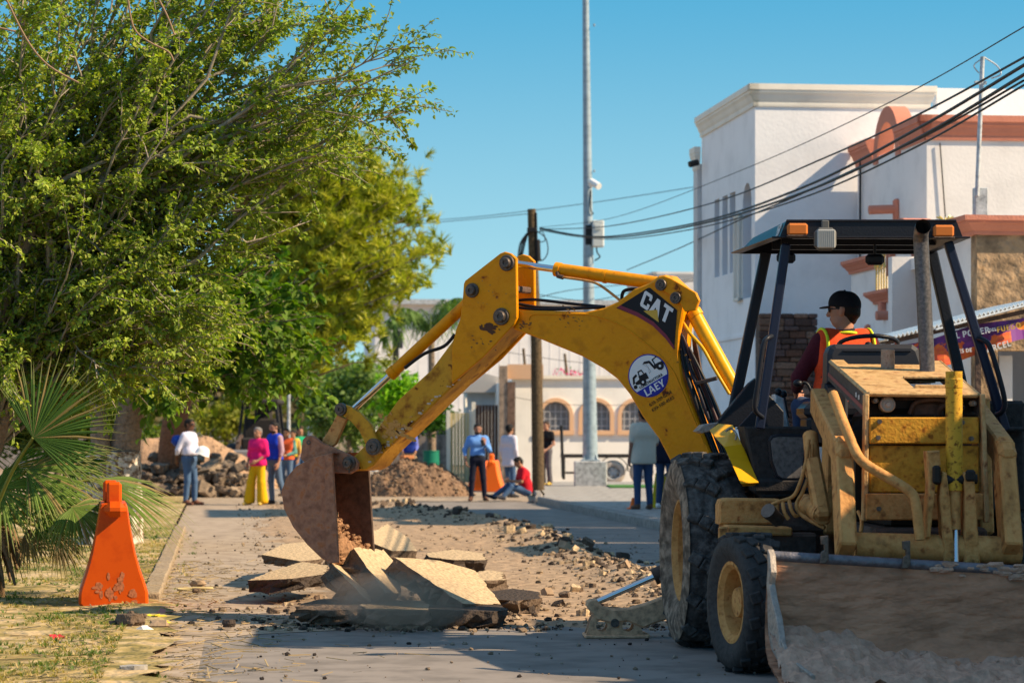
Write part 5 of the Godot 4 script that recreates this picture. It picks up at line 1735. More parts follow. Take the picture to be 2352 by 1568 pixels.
	# round lamps behind the opening
	for q in [[2039.0, 929.0, 0.047], [2011.0, 920.0, 0.016], [2237.0, 926.0, 0.018]]:
		b = MB.new()
		var T2 := Transform3D(Basis(Vector3(1, 0, 0), Vector3(0, 0, 1), Vector3(0, -1, 0)), ml(q[0], q[1], zf - 0.06))
		var r: float = q[2]
		b.lathe([Vector2(r, -0.06), Vector2(r, 0.02), Vector2(r * 0.85, 0.03), Vector2(r * 0.8, 0.015), Vector2(r * 0.35, 0.02), Vector2(r * 0.3, 0.035), Vector2(0.0, 0.035)], 20, T2)
		part("headlight", b, M("lamp_dusty", C(0.42, 0.36, 0.29), 0.6), o)
	b = MB.new()
	b.tube(spline([ml(2090, 950, zf - 0.12), ml(2105, 925, zf - 0.1), ml(2150, 917, zf - 0.08), ml(2190, 925, zf - 0.1)], 5), 0.014, 6)
	b.tube(spline([ml(2150, 955, zf - 0.15), ml(2170, 930, zf - 0.1), ml(2215, 935, zf - 0.12)], 5), 0.02, 6)
	b.box(ml(2130, 940, zf - 0.17), Vector3(0.2, 0.1, 0.08), Basis(), 0.02)
	part("wiring", b, mats["rust_dark"], o)
	# exhaust stack with its bent open tip
	var zs := 1.45
	b = MB.new()
	b.tube(spline([ml(2132, 880, zs), ml(2124, 700, zs), ml(2117, 570, zs), ml(2116, 543, zs + 0.02), ml(2118, 528, zs + 0.07), ml(2121, 520, zs + 0.17)], 5), 0.049, 18, false)
	b.tube(spline([ml(2117, 570, zs), ml(2116, 543, zs + 0.02), ml(2118, 528, zs + 0.07), ml(2121, 520, zs + 0.165)], 5), 0.042, 18, false)
	var st := part("exhaust_pipe", b, mats["pipe_grey"], o)
	b = MB.new()
	b.lathe([Vector2(0.072, 0.0), Vector2(0.072, 0.015), Vector2(0.05, 0.02)], 18, Transform3D(Basis(), ml(2132, 866, zs)))
	part("collar", b, mats["rust_dark"], o)
	b = MB.new()
	b.lathe([Vector2(0.045, -0.05), Vector2(0.045, 0.12), Vector2(0.04, 0.125), Vector2(0.0, 0.125)], 16, Transform3D(Basis(), ml(2040, 846, 1.35)))
	part("intake_pipe", b, M("pipe_tan", C(0.30, 0.235, 0.175), 0.6, 0.1, tex["dirty"], 3.0), o)
	# dark cowl in front of the steering wheel
	b = MB.new()
	var zc := 0.8
	b.prism(mlp([1900, 880, 1902, 812, 1908, 797, 1918, 790, 2098, 790, 2112, 800, 2125, 838, 2128, 880], zc), zc - 0.25, zc, Transform3D(), 0.03)
	b.prism(mlp([1890, 990, 1896, 880, 1950, 880, 1950, 990], zc), zc - 0.2, zc - 0.02, Transform3D(), 0.02)
	part("dashboard", b, M("cowl", C(0.035, 0.036, 0.042), 0.45), o)
	b = MB.new()
	b.box(ml(2015, 806, zc + 0.004), Vector3(0.46, 0.012, 0.012), Basis(), 0.004)
	part("vent_slot", b, mats["cab_black"], o)
	b = MB.new()
	var ring := []
	for k in 25:
		var q := TAU * k / 24.0
		ring.append(Vector3(0.2 * cos(q), 0.05 * sin(q), 0.17 * sin(q)) + ml(1995, 790, 0.42))
	b.tube(ring, 0.016, 8, false)
	b.tube([ml(1995, 790, 0.42), ml(1995, 850, 0.6)], 0.025, 8)
	part("steering_wheel", b, mats["cab_black"], o)

func cab(o: Node3D) -> void:
	var b := MB.new()
	# canopy: sloping-sided tray
	var zf := 0.85
	var zr := -0.95
	var y1 := 2.9
	var f0 := ml(1806, 508, zf); var f1 := ml(2198, 511, zf)
	f1.y = f0.y
	var fb0 := ml(1794, 546, zf); var fb1 := ml(2208, 548, zf)
	var r0 := ml(1734, 533, zr); var r1 := Vector3(-r0.x, r0.y, zr)
	r1.x = f1.x + 0.02
	r0.y = f0.y + 0.02; r1.y = r0.y
	var rb0 := ml(1718, 577, zr); var rb1 := Vector3(r1.x + 0.12, rb0.y, zr)
	fb0.x = f0.x - 0.04; fb1.x = f1.x + 0.04
	fb0.y = 2.785; fb1.y = 2.785
	rb0 = Vector3(f0.x - 0.1, 2.80, zr); rb1 = Vector3(f1.x + 0.1, 2.80, zr)
	r0.x = f0.x; r1.x = f1.x
	for s in 2:      # outer skin, then an inner one
		var q := Vector3(0, -0.012 * s, 0)
		var k := 0.985 if s else 1.0
		var S := func(v: Vector3) -> Vector3: return Vector3(v.x * k, v.y, v.z * k) + q
		var sg := -1.0 if s else 1.0
		b.quado(S.call(f0), S.call(f1), S.call(r1), S.call(r0), Vector3.UP * sg)
		b.quado(S.call(f0), S.call(f1), S.call(fb1), S.call(fb0), Vector3(0, 0, 1) * sg)
		b.quado(S.call(r0), S.call(r1), S.call(rb1), S.call(rb0), Vector3(0, 0, -1) * sg)
		b.quado(S.call(f0), S.call(r0), S.call(rb0), S.call(fb0), Vector3(-1, 0, 0) * sg)
		b.quado(S.call(f1), S.call(r1), S.call(rb1), S.call(fb1), Vector3(1, 0, 0) * sg)
	b.beam(f0 + Vector3(0, 0.004, 0), f1 + Vector3(0, 0.004, 0), 0.02, 0.016)
	b.beam(fb0 + Vector3(0, -0.006, 0.0), fb1 + Vector3(0, -0.006, 0.0), 0.03, 0.012)
	b.beam(fb0 + Vector3(-0.02, -0.006, 0), rb0 + Vector3(-0.03, -0.006, 0), 0.07, 0.012)
	b.beam(fb1 + Vector3(0.02, -0.006, 0), rb1 + Vector3(0.03, -0.006, 0), 0.07, 0.012)
	b.beam(rb0 + Vector3(0, -0.006, -0.02), rb1 + Vector3(0, -0.006, -0.02), 0.05, 0.012)
	for z in [0.4, -0.2, -0.7]:
		b.box(Vector3(0, 2.83, z), Vector3(1.1, 0.06, 0.05))
	part("canopy", b, mats["cab_black"], o)
	var tm := inst("lettering", text_mesh("416B", 0.085, M("print_grey", C(0.6, 0.58, 0.55), 0.6), true, 0.003), o)
	var sl := Vector3(-1, 0.36, 0).normalized()
	tm.transform = Transform3D(Basis(Vector3(0, 0, 1), Vector3(-sl.y, -sl.x, 0) * -1.0 if false else Vector3(0.34, 0.94, 0).normalized(), sl), fb0.lerp(f0, 0.5) + Vector3(-0.008, 0.0, -0.22))
	# posts
	var front := [[ml(1806, 560, 0.75), ml(1745, 985, 0.75)], [ml(2178, 555, 0.75), ml(2312, 990, 0.75)]]
	var rear := [[ml(1760, 578, -0.75), ml(1676, 985, -0.75)], [ml(2141, 578, -0.75), ml(2236, 1000, -0.75)]]
	for q in front:
		b = MB.new()
		b.beam(q[0], q[1], 0.062, 0.055, Vector3(0, 0, 1), 0.01)
		part("canopy_post", b, M("cab_black_sheen", C(0.014, 0.02, 0.042), 0.32, 0.0, null, 1.0, tex["bump_fine"], 0.1), o)  # black paint with the front posts' blue sheen mixed into its colour
	for q in rear:
		b = MB.new()
		b.beam(q[0], q[1], 0.075, 0.07, Vector3(0, 0, 1), 0.01)
		part("canopy_post", b, mats["cab_black"], o)
	# grab rails
	b = MB.new()
	b.tube(spline([ml(1773, 772, 0.78), ml(1764, 776, 0.84), ml(1753, 795, 0.86), ml(1741, 880, 0.87), ml(1734, 925, 0.86), ml(1737, 945, 0.84), ml(1752, 958, 0.78)], 5), 0.016, 8)
	part("grab_rail", b, mats["cab_black"], o)
	b = MB.new()
	b.tube(spline([ml(2249, 778, 0.78), ml(2262, 782, 0.84), ml(2276, 800, 0.86), ml(2300, 880, 0.87), ml(2309, 925, 0.86), ml(2303, 945, 0.84), ml(2290, 952, 0.78)], 5), 0.018, 8)
	part("grab_rail", b, mats["cab_black"], o)
	# amber lamps, work lamp, mirrors
	for q in [[1832.0, 527.0], [2168.0, 531.0]]:
		b = MB.new()
		b.box(ml(q[0], q[1], zf + 0.035), Vector3(0.135, 0.082, 0.06), Basis(), 0.014)
		part("amber_light", b, mats["amber"], o)
		b = MB.new()
		b.box(ml(q[0], q[1] + 15, zf + 0.03), Vector3(0.14, 0.012, 0.075), Basis(), 0.004)
		part("light_bracket", b, mats["rust_dark"], o)
	b = MB.new()
	var wl := ml(1896, 549, zf + 0.09)
	b.box(wl, Vector3(0.145, 0.15, 0.1), Basis(), 0.03)
	b.box(wl + Vector3(0, 0.095, 0.0), Vector3(0.05, 0.06, 0.02), Basis(), 0.006)
	var wn := part("work_light", b, M("lamp_grey", C(0.10, 0.10, 0.095), 0.5), o)
	b = MB.new()
	b.box(wl + Vector3(0, -0.002, 0.048), Vector3(0.122, 0.124, 0.02), Basis(), 0.008)
	for k in 9:
		b.box(wl + Vector3(-0.05 + 0.0125 * k, -0.002, 0.06), Vector3(0.006, 0.112, 0.006))
	part("lens", b, mats["lens"], wn)
	for q in [[1806.0, 592.0], [2010.0, 596.0]]:
		b = MB.new()
		b.box(ml(q[0], q[1], 0.3), Vector3(0.13, 0.075, 0.05), Basis(), 0.02)
		b.tube([ml(q[0], q[1] - 5, 0.3), ml(q[0], q[1] - 35, 0.3)], 0.01, 5)
		part("mirror", b, mats["cab_black"], o)
	# cab floor sides and skirt boxes
	b = MB.new()
	var zp := 0.62
	b.prism(mlp([1709, 979, 1862, 979, 1868, 990, 1850, 1110, 1838, 1140, 1752, 1146, 1740, 1134], zp), zp - 0.42, zp, Transform3D(), 0.014)
	part("skirt_box", b, mats["black_dusty"], o)
	b = MB.new()
	b.prism(mlp([1763, 1012, 1770, 1000, 1784, 996, 1846, 998, 1854, 1006, 1856, 1020, 1846, 1098, 1838, 1104, 1794, 1104, 1782, 1096, 1768, 1060], zp + 0.01), zp - 0.01, zp + 0.022, Transform3D(), 0.01)
	var fr := part("hatch_frame", b, mats["cab_black"], o)
	b = MB.new()
	b.prism(mlp([1770, 1014, 1776, 1006, 1788, 1003, 1843, 1004, 1848, 1010, 1849, 1020, 1840, 1094, 1834, 1098, 1797, 1098, 1787, 1091, 1775, 1058], zp + 0.03), zp + 0.021, zp + 0.027, Transform3D(), 0.002)
	part("hatch", b, M("hatch_grey", C(0.20, 0.185, 0.17), 0.5, 0.0, tex["grain"], 2.0), fr)
	b = MB.new()
	b.box(Vector3(0.72, 1.32, 0.45), Vector3(0.55, 0.75, 0.35), Basis(), 0.02)
	b.box(Vector3(0, 1.12, -0.1), Vector3(1.7, 0.1, 1.5), Basis(), 0.02)
	b.box(ml(2310, 985, 0.6), Vector3(0.22, 0.03, 0.35), Basis(), 0.01)
	part("cab_floor", b, mats["black_dusty"], o)
	# yellow fender over the rear tyre, folded sheet
	b = MB.new()
	var za := 0.50
	var pA := ml(1630, 988, za - 0.25); var pB := ml(1651, 973, za - 0.35); var pC := ml(1684, 976, za - 0.25); var pD := ml(1704, 1020, za + 0.02)
	var pE := ml(1743, 1108, za + 0.2); var pF := ml(1702, 1110, za + 0.25); var pG := ml(1664, 1026, za + 0.05)
	b.quado(pA, pB, pC, pG, Vector3(-0.2, 0.6, 1))
	b.tri(pG, pD, pC)
	b.quado(pG, pD, pE, pF, Vector3(-0.2, 0.2, 1))
	var bk := Vector3(0.02, -0.02, -0.06)
	b.quado(pA, pG, pG + bk, pA + bk, Vector3(-1, -0.5, 0))
	b.quado(pG, pF, pF + bk, pG + bk, Vector3(-1, -0.5, 0))
	b.quado(pF, pE, pE + bk, pF + bk, Vector3(0, -1, 0))
	b.quado(pA + bk, pB + bk, pC + bk, pG + bk, Vector3(0, -0.3, -1))
	b.quado(pG + bk, pD + bk, pE + bk, pF + bk, Vector3(0, -0.3, -1))
	part("fender", b, mats["yellow_bright"], o)
	b = MB.new()
	b.tube(spline([ml(1668, 990, za + 0.0), ml(1680, 984, za - 0.1), ml(1692, 998, za - 0.02), ml(1690, 1010, za)], 4), 0.008, 5)
	b.prism(mlp([1600, 990, 1615, 975, 1650, 970, 1632, 990, 1612, 995], -0.1), -0.4, -0.1, Transform3D(), 0.006)
	part("mudflap", b, mats["worn_steel"], o)
	# dark rear body behind the posts
	b = MB.new()
	b.prism(mlp([1642, 975, 1720, 880, 1735, 868, 1745, 985], -0.5), -0.62, -0.5, Transform3D(), 0.006)
	b.prism(mlp([1690, 985, 1765, 905, 1800, 945, 1800, 985], 0.2), 0.17, 0.2, Transform3D(), 0.006)
	part("rear_panel", b, mats["cab_black"], o)
	# levers
	b = MB.new()
	b.tube(spline([ml(1880, 985, 0.3), ml(1872, 925, 0.3), ml(1857, 885, 0.3), ml(1845, 878, 0.3)], 4), 0.012, 6)
	b.ball(ml(1833, 880, 0.3), Vector3(0.035, 0.025, 0.03), 10, 6)
	part("lever", b, mats["cab_black"], o)
	for q in [[1792.0, 955.0, 1788.0, 900.0], [1810.0, 960.0, 1800.0, 905.0]]:
		b = MB.new()
		b.tube([ml(q[0], q[1], -0.3), ml(q[2], q[3], -0.35)], 0.012, 6)
		b.ball(ml(q[2], q[3], -0.35), 0.028, 8, 6)
		part("lever", b, mats["cab_black"], o)
	b = MB.new()
	b.prism(mlp([1775, 985, 1780, 905, 1800, 915, 1815, 985], -0.1), -0.3, -0.1, Transform3D(), 0.01)
	part("control_console", b, mats["galvanised"], o)
	# seat
	b = MB.new()
	b.box(ml(1920, 945, -0.15), Vector3(0.5, 0.14, 0.48), Basis(), 0.05)
	b.box(ml(1905, 990, -0.1), Vector3(0.36, 0.22, 0.36), Basis(), 0.03)
	part("seat", b, mats["cab_black"], o)

func loader(o: Node3D) -> void:
	var b: MB
	# loader arms: rear pivot, knee, bucket pin; each arm a bent box beam with a face plate
	var left := [[1866, 918], [1884, 909], [1900, 916], [1955, 1040], [1969, 1282], [1920, 1282], [1914, 1046]]
	for s in 2:
		b = MB.new()
		var dx := 0.0 if s == 0 else 0.985
		var kn := ml(1935, 1048, 2.5); var pv := ml(1880, 920, 1.0); var en := ml(1944, 1268, 2.86)
		kn.x += dx; pv.x += dx; en.x += dx
		b.beam(pv + Vector3(0, 0.0, 0), kn + Vector3(0, 0.02, 0.03), 0.105, 0.17, Vector3.UP, 0.012)
		b.beam(kn + Vector3(0, 0.05, -0.02), en, 0.105, 0.2, Vector3(0, 0, 1), 0.012)
		b.box(kn + Vector3(0.0, 0.0, 0.02), Vector3(0.112, 0.2, 0.2), Basis(Vector3.RIGHT, 0.6), 0.03)
		part("loader_arm", b, mats["yellow_dirty"], o)
	# loader tower and side cylinder, in dusty tan
	b = MB.new()
	b.beam(ml(1912, 930, 1.05), ml(1905, 1230, 1.2), 0.09, 0.22, Vector3(0, 0, 1), 0.012)
	b.beam(ml(2252, 920, 1.05), ml(2262, 1230, 1.2), 0.09, 0.22, Vector3(0, 0, 1), 0.012)
	part("loader_tower", b, mats["yellow_dirty"], o)
	b = MB.new()
	b.beam(ml(1866, 1060, 1.6), ml(1892, 1195, 1.9), 0.1, 0.13, Vector3(0, 0, 1), 0.02)
	b.cyl(ml(1850, 1155, 1.5), ml(1890, 1182, 1.9), 0.062, 14)
	b.cyl(ml(1862, 1000, 1.4), ml(1868, 1070, 1.6), 0.05, 12)
	part("lift_cylinder", b, mats["yellow_dirty"], o)
	# hydraulic lines
	b = MB.new()
	b.tube(spline([ml(1858, 1010, 1.6), ml(1852, 1060, 1.65), ml(1838, 1110, 1.7), ml(1822, 1140, 1.7), ml(1790, 1152, 1.7), ml(1775, 1158, 1.65)], 4), 0.014, 6)
	b.tube(spline([ml(1866, 1020, 1.6), ml(1862, 1080, 1.65), ml(1844, 1130, 1.7), ml(1830, 1160, 1.72), ml(1845, 1185, 1.75), ml(1895, 1212, 1.85)], 4), 0.014, 6)
	b.tube(spline([ml(1812, 1145, 1.7), ml(1818, 1170, 1.74), ml(1828, 1185, 1.74), ml(1840, 1180, 1.7)], 4), 0.013, 6)
	b.tube(spline([ml(1798, 1150, 1.7), ml(1802, 1175, 1.74), ml(1812, 1192, 1.74)], 4), 0.013, 6)
	b.tube(spline([ml(1972, 1175, 2.3), ml(1980, 1195, 2.4), ml(1978, 1222, 2.45)], 4), 0.012, 6)
	part("hydraulic_line", b, mats["yellow_dirty"], o)
	b = MB.new()
	b.tube([ml(1770, 1178, 1.7), ml(1790, 1196, 1.65)], 0.045, 12)
	b.tube([ml(1764, 1172, 1.73), ml(1771, 1179, 1.7)], 0.05, 12)
	part("filter", b, mats["pin"], o)
	# bent guard tube across the front
	b = MB.new()
	b.tube(spline([ml(1914, 905, 2.3), ml(1930, 950, 2.45), ml(1950, 1000, 2.6), ml(1972, 1048, 2.72), ml(2000, 1073, 2.76), ml(2060, 1108, 2.8), ml(2092, 1130, 2.82), ml(2103, 1150, 2.84), ml(2109, 1190, 2.86), ml(2114, 1240, 2.88)], 5), 0.031, 12)
	part("guard_tube", b, mats["yellow_dirty"], o)
	# big cross tube
	b = MB.new()
	b.cyl(ml(1965, 1254, 2.72), ml(2345, 1264, 2.72), 0.083, 20)
	part("cross_tube", b, mats["yellow_dirty"], o)
	# bucket cylinder, gland and rod
	var zc := 2.75
	b = MB.new()
	b.cyl(ml(2192, 853, zc), ml(2193, 1126, zc), 0.05, 20)
	b.lathe([Vector2(0.05, -0.004), Vector2(0.053, 0.0), Vector2(0.053, 0.05), Vector2(0.05, 0.055)], 20, Transform3D(Basis(), ml(2192, 890, zc)))
	var cy := part("bucket_cylinder", b, M("yellow_chipped", C(0.60, 0.33, 0.03), 0.5, 0.0, noise_tex("chipped", 0.025, [[0.0, C(0.35, 0.3, 0.33)], [0.3, C(0.6, 0.48, 0.42)], [0.36, C(1, 1, 1)], [1.0, C(1, 0.97, 0.95)]], 0, 6, 77), 1.6, tex["bump_fine"], 0.2), o)
	b = MB.new()
	b.cyl(ml(2193, 1124, zc), ml(2194, 1215, zc), 0.038, 16)
	part("gland", b, mats["yellow_dirty"], cy)
	b = MB.new()
	b.cyl(ml(2196, 1200, zc), ml(2198, 1310, zc + 0.1), 0.018, 12)
	part("rod", b, mats["chrome"], cy)
	# tilt links
	for q in [[[2129, 1036, 2160, 1034, 2162, 1068, 2150, 1080, 2150, 1120, 2138, 1235, 2127, 1235, 2134, 1105]], [[2166, 1082, 2176, 1086, 2182, 1130, 2196, 1292, 2170, 1292, 2160, 1140]], [[2214, 1088, 2232, 1082, 2240, 1096, 2254, 1296, 2216, 1296, 2218, 1130]]]:
		b = MB.new()
		b.prism(mlp(q[0], zc + 0.06), zc - 0.06, zc + 0.06, Transform3D(), 0.008)
		part("tilt_link", b, mats["yellow_dirty"], o)
	b = MB.new()
	b.cyl(ml(2150, 1102, zc + 0.02), ml(2245, 1100, zc + 0.02), 0.03, 12)
	b.box(ml(2152, 1090, zc + 0.075), Vector3(0.05, 0.11, 0.03), Basis(), 0.012)
	b.box(ml(2230, 1092, zc + 0.075), Vector3(0.06, 0.07, 0.03), Basis(), 0.012)
	part("link_pin", b, mats["grease"], o)
	# ---- the front bucket: back wall, floor, side plates, rolled lip
	var tilt := Basis(Vector3(0, 0, 1), -0.06)
	var bo := Vector3(-0.01, 0.03, 0)
	var prof := [Vector2(2.97, 0.66), Vector2(2.985, 0.56), Vector2(3.0, 0.38), Vector2(3.03, 0.24), Vector2(3.12, 0.13), Vector2(3.28, 0.065), Vector2(3.6, 0.02), Vector2(4.1, -0.05)]
	var hw := 1.08
	b = MB.new()
	var nx := 12
	for i in prof.size() - 1:
		for s in 2:
			var p0: Vector2 = prof[i]
			var p1: Vector2 = prof[i + 1]
			var off := Vector3.ZERO if s == 0 else Vector3(0, -0.014, -0.014)
			for k in nx:
				var xa := lerpf(-hw, hw, float(k) / nx)
				var xb := lerpf(-hw, hw, float(k + 1) / nx)
				b.quado(tilt * Vector3(xa, p0.y, p0.x) + off + bo, tilt * Vector3(xb, p0.y, p0.x) + off + bo, tilt * Vector3(xb, p1.y, p1.x) + off + bo, tilt * Vector3(xa, p1.y, p1.x) + off + bo, Vector3(0, 0.5, 1) * (1.0 if s == 0 else -1.0))
	var bk := part("loader_bucket", b, mats["bucket_mud"], o)
	b = MB.new()
	b.cyl(tilt * Vector3(-hw, 0.66, 2.96) + bo, tilt * Vector3(hw, 0.66, 2.96) + bo, 0.032, 14)
	part("lip", b, mats["steel_lip"], bk)
	for s in [-1.0, 1.0]:
		b = MB.new()
		var pl := poly([2.95, 0.69, 3.0, 0.66, 3.045, 0.57, 3.03, 0.5, 3.09, 0.42, 3.2, 0.32, 3.3, 0.2, 3.45, 0.11, 3.9, 0.05, 3.9, 0.02, 3.2, 0.05, 3.05, 0.2, 2.96, 0.5])
		var Ts := Transform3D(tilt * Basis(Vector3(0, 0, 1), Vector3.UP, Vector3(-1, 0, 0)), tilt * Vector3(s * (hw - 0.02), 0, 0) + bo) * Transform3D(Basis(Vector3.UP, -0.17 * s), Vector3.ZERO).translated(Vector3(3.0 * (1.0 - cos(0.17)), 0, -3.0 * sin(0.17) * s))
		b.prism(pl, -0.012, 0.012, Ts, 0.004)
		b.prism(poly([2.965, 0.70, 3.005, 0.67, 3.055, 0.57, 3.035, 0.5, 3.1, 0.42, 3.22, 0.31, 3.32, 0.17, 3.38, 0.13, 3.3, 0.12, 3.16, 0.27, 3.03, 0.4, 2.98, 0.5, 2.99, 0.58]), -0.02 if s < 0 else -0.016, 0.02, Ts, 0.004)
		part("side_plate", b, mats["worn_steel"], bk)
	for q in [[1891.0, 1263.0], [2080.0, 1275.0]]:
		b = MB.new()
		b.prism(mlp([q[0] - 8, q[1] - 32, q[0] + 10, q[1] - 34, q[0] + 11, q[1] + 22, q[0] + 4, q[1] + 30, q[0] - 9, q[1] + 30, q[0] - 6, q[1] + 5, q[0] + 1, q[1], q[0], q[1] - 12, q[0] - 6, q[1] - 14], 3.0), 2.985, 3.02, Transform3D(), 0.004)
		part("hook", b, mats["pin"], bk)
	# dirt lying in it
	b = MB.new()
	var r := RandomNumberGenerator.new()
	r.seed = 9
	var hgt := func(x: float, z: float) -> float:
		var k := FastNoiseLite.new()
		return 0.0
	var nf := FastNoiseLite.new()
	nf.seed = 8
	nf.frequency = 2.2
	nf.fractal_octaves = 4
	var N := 60
	var Mz := 22
	var g := []
	for i in Mz + 1:
		var row := []
		for j in N + 1:
			var x := lerpf(-hw + 0.02, hw - 0.02, float(j) / N)
			var t := float(i) / Mz
			var z := lerpf(3.03, 4.05, t)
			var y := 0.27 * pow(1.0 - t, 1.5) * (0.3 + 0.35 * smoothstep(-0.1, -0.9, x)) + 0.075 - 0.08 * t + 0.07 * nf.get_noise_2d(x, z) + 0.04 * nf.get_noise_2d(x * 3.5, z * 3.5)
			row.append(tilt * Vector3(x, y, z) + bo)
		g.append(row)
	for i in Mz:
		for j in N:
			b.quad(g[i + 1][j], g[i + 1][j + 1], g[i][j + 1], g[i][j])
	part("soil", b, M("bucket_soil", C(0.60, 0.375, 0.26), 0.95, 0.0, tex["mud"], 1.2, tex["bump_rough"], 0.9), bk)
	b = MB.new()
	for k in 90:
		var x := r.randf_range(-hw + 0.05, hw - 0.05)
		var z := r.randf_range(3.1, 3.9)
		var s := 0.012 + 0.05 * pow(r.randf(), 2.5)
		var t := (z - 3.03) / 0.87
		b.rock(tilt * Vector3(x, 0.27 * pow(1.0 - t, 1.5) * (0.3 + 0.35 * smoothstep(-0.1, -0.9, x)) + 0.075 - 0.08 * t + 0.07 * nf.get_noise_2d(x, z), z) + bo, Vector3(s, s * 0.8, s), r)
	for k in 40:    # caked lumps along the lip and wall
		var x := r.randf_range(-0.1, hw - 0.05)
		b.rock(tilt * Vector3(x, 0.66 + r.randf_range(-0.05, 0.03), 2.985) + bo, Vector3(0.09, 0.035, 0.03) * r.randf_range(0.5, 1.3), r)
	var cl := part("clods", b, mats["bucket_soil"], bk)
	cl.set_meta("kind", "stuff")

func digger(o: Node3D) -> void:
	var b := MB.new()
	# ---- boom: a curved box beam
	var out := [1189, 712, 1281, 714, 1344, 716, 1386, 707, 1418, 693, 1457, 663, 1492, 649, 1513, 633, 1527, 631, 1562, 663, 1575, 681, 1562, 758, 1559, 814, 1569, 877, 1597, 948, 1629, 1030, 1680, 1150, 1760, 1240, 1790, 1280, 1720, 1310, 1650, 1200, 1548, 1074, 1513, 1007, 1475, 955, 1446, 905, 1418, 870, 1386, 846, 1337, 818, 1281, 795, 1232, 775, 1179, 756]
	var off := 0.13
	b.prism(bpp(out, off), -off, off, Transform3D(), 0.012)
	var boom := arm_part("boom", b, mats["yellow"], o)
	b = MB.new()      # raised weld line along the upper edge
	var e1 := []
	for q in [[1215, 735], [1225, 722], [1281, 722], [1350, 722], [1400, 735], [1440, 755], [1480, 785], [1515, 815], [1545, 850], [1562, 885], [1585, 940], [1618, 1020]]: e1.append(b3(q[0], q[1], off + 0.001))
	b.tube(spline(e1, 5), 0.006, 5)
	arm_sub("weld_seam", b, mats["yellow"], boom)
	# side ears at the top of the boom carrying the cylinder pins
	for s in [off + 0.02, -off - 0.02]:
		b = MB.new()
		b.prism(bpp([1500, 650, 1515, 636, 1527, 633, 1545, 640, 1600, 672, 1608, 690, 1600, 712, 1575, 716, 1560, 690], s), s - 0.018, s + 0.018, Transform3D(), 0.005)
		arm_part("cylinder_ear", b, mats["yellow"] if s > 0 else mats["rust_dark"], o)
	for q in [[1519, 654, 0.03], [1553, 684, 0.03]]: pin_at(o, q[0], q[1], off + 0.036, q[2], 0.02)
	# decals
	b = MB.new()
	b.prism(bpp([1416, 707, 1489, 661, 1494, 661, 1556, 712, 1549, 803, 1530, 778, 1500, 748, 1465, 727], off), off + 0.001, off + 0.004)
	var dc := arm_sub("badge_plate", b, mats["black_print"], boom)
	b = MB.new()
	b.prism(bpp([1418, 706, 1465, 727, 1500, 748, 1530, 778, 1549, 803, 1549, 794, 1532, 769, 1502, 739, 1467, 718, 1426, 701], off), off + 0.004, off + 0.006)
	arm_sub("badge_stripe", b, mats["red_print"], boom)
	b = MB.new()
	# three block letters, each drawn in its own frame: e1 along the baseline, e2 up
	var e1v := Vector2(cos(deg_to_rad(35.0)), sin(deg_to_rad(35.0)))
	var letter := func(ox: float, oy: float, w: float, h: float, pts: Array) -> void:
		var q := []
		for i in range(0, pts.size(), 2):
			var p: Vector2 = Vector2(ox, oy) + e1v * pts[i] * w + Vector2(0.34, -0.94) * pts[i + 1] * h
			q.append(p.x); q.append(p.y)
		b.prism(bpp(q, off), off + 0.004, off + 0.007)
	letter.call(1470, 701, 23, 37, [1.0, 0.62, 0.72, 0.62, 0.72, 0.8, 0.3, 0.8, 0.3, 0.2, 0.72, 0.2, 0.72, 0.38, 1.0, 0.38, 1.0, 0.12, 0.88, 0.0, 0.12, 0.0, 0.0, 0.12, 0.0, 0.88, 0.12, 1.0, 0.88, 1.0, 1.0, 0.88])
	letter.call(1490, 715, 28, 38, [0.0, 0.0, 0.36, 1.0, 0.66, 1.0, 1.0, 0.0, 0.72, 0.0, 0.66, 0.2, 0.5, 0.5, 0.3, 0.06, 0.26, 0.0])
	letter.call(1515, 731, 25, 38, [0.34, 0.0, 0.34, 0.78, 0.02, 0.78, 0.02, 1.0, 1.0, 1.0, 1.0, 0.78, 0.66, 0.78, 0.66, 0.0])
	arm_sub("badge_letters", b, mats["white_print"], boom)
	b = MB.new()
	b.prism(bpp([1479, 714, 1511, 711, 1514, 740], off), off + 0.0045, off + 0.008)
	arm_sub("badge_triangle", b, mats["gold_print"], boom)
	# round company sticker
	var c := bp(1489.5, 862.5, off)
	var R := 0.163
	var Ct := Transform3D(Basis(Vector3(0, 0, 1), deg_to_rad(29.0)), Vector3(c.x, c.y, off))
	var disc := func(r0: float, from: float, to: float) -> PackedVector2Array:
		var p := PackedVector2Array()
		for k in 41:
			var q := lerpf(from, to, k / 40.0)
			p.append(Vector2(cos(q), sin(q)) * r0)
		return p
	b = MB.new()
	b.prism(disc.call(R, 0.0, TAU * 0.9999), 0.001, 0.003, Ct)
	arm_sub("sticker_rim", b, mats["blue_print"], boom)
	b = MB.new()
	b.prism(disc.call(R * 0.945, 0.0, TAU * 0.9999), 0.003, 0.005, Ct)
	arm_sub("sticker", b, mats["white_print"], boom)
	b = MB.new()
	b.prism(disc.call(R * 0.947, deg_to_rad(205.0), deg_to_rad(335.0)), 0.005, 0.007, Ct)
	arm_sub("sticker_band", b, mats["blue_print"], boom)
	b = MB.new()
	var K := func(pts: Array) -> void:
		var q := PackedVector2Array()
		for i in range(0, pts.size(), 2): q.append(Vector2(pts[i], pts[i + 1]) * R)
		b.prism(q, 0.005, 0.0075, Ct)
	var wheel2 := func(x: float, y: float, r: float) -> void: b.prism(ring_poly(x * R, y * R, r * R, 18), 0.006, 0.0085, Ct)
	K.call([-0.86, -0.02, -0.72, 0.3, -0.5, 0.36, -0.48, 0.26, -0.66, 0.2, -0.74, 0.0])
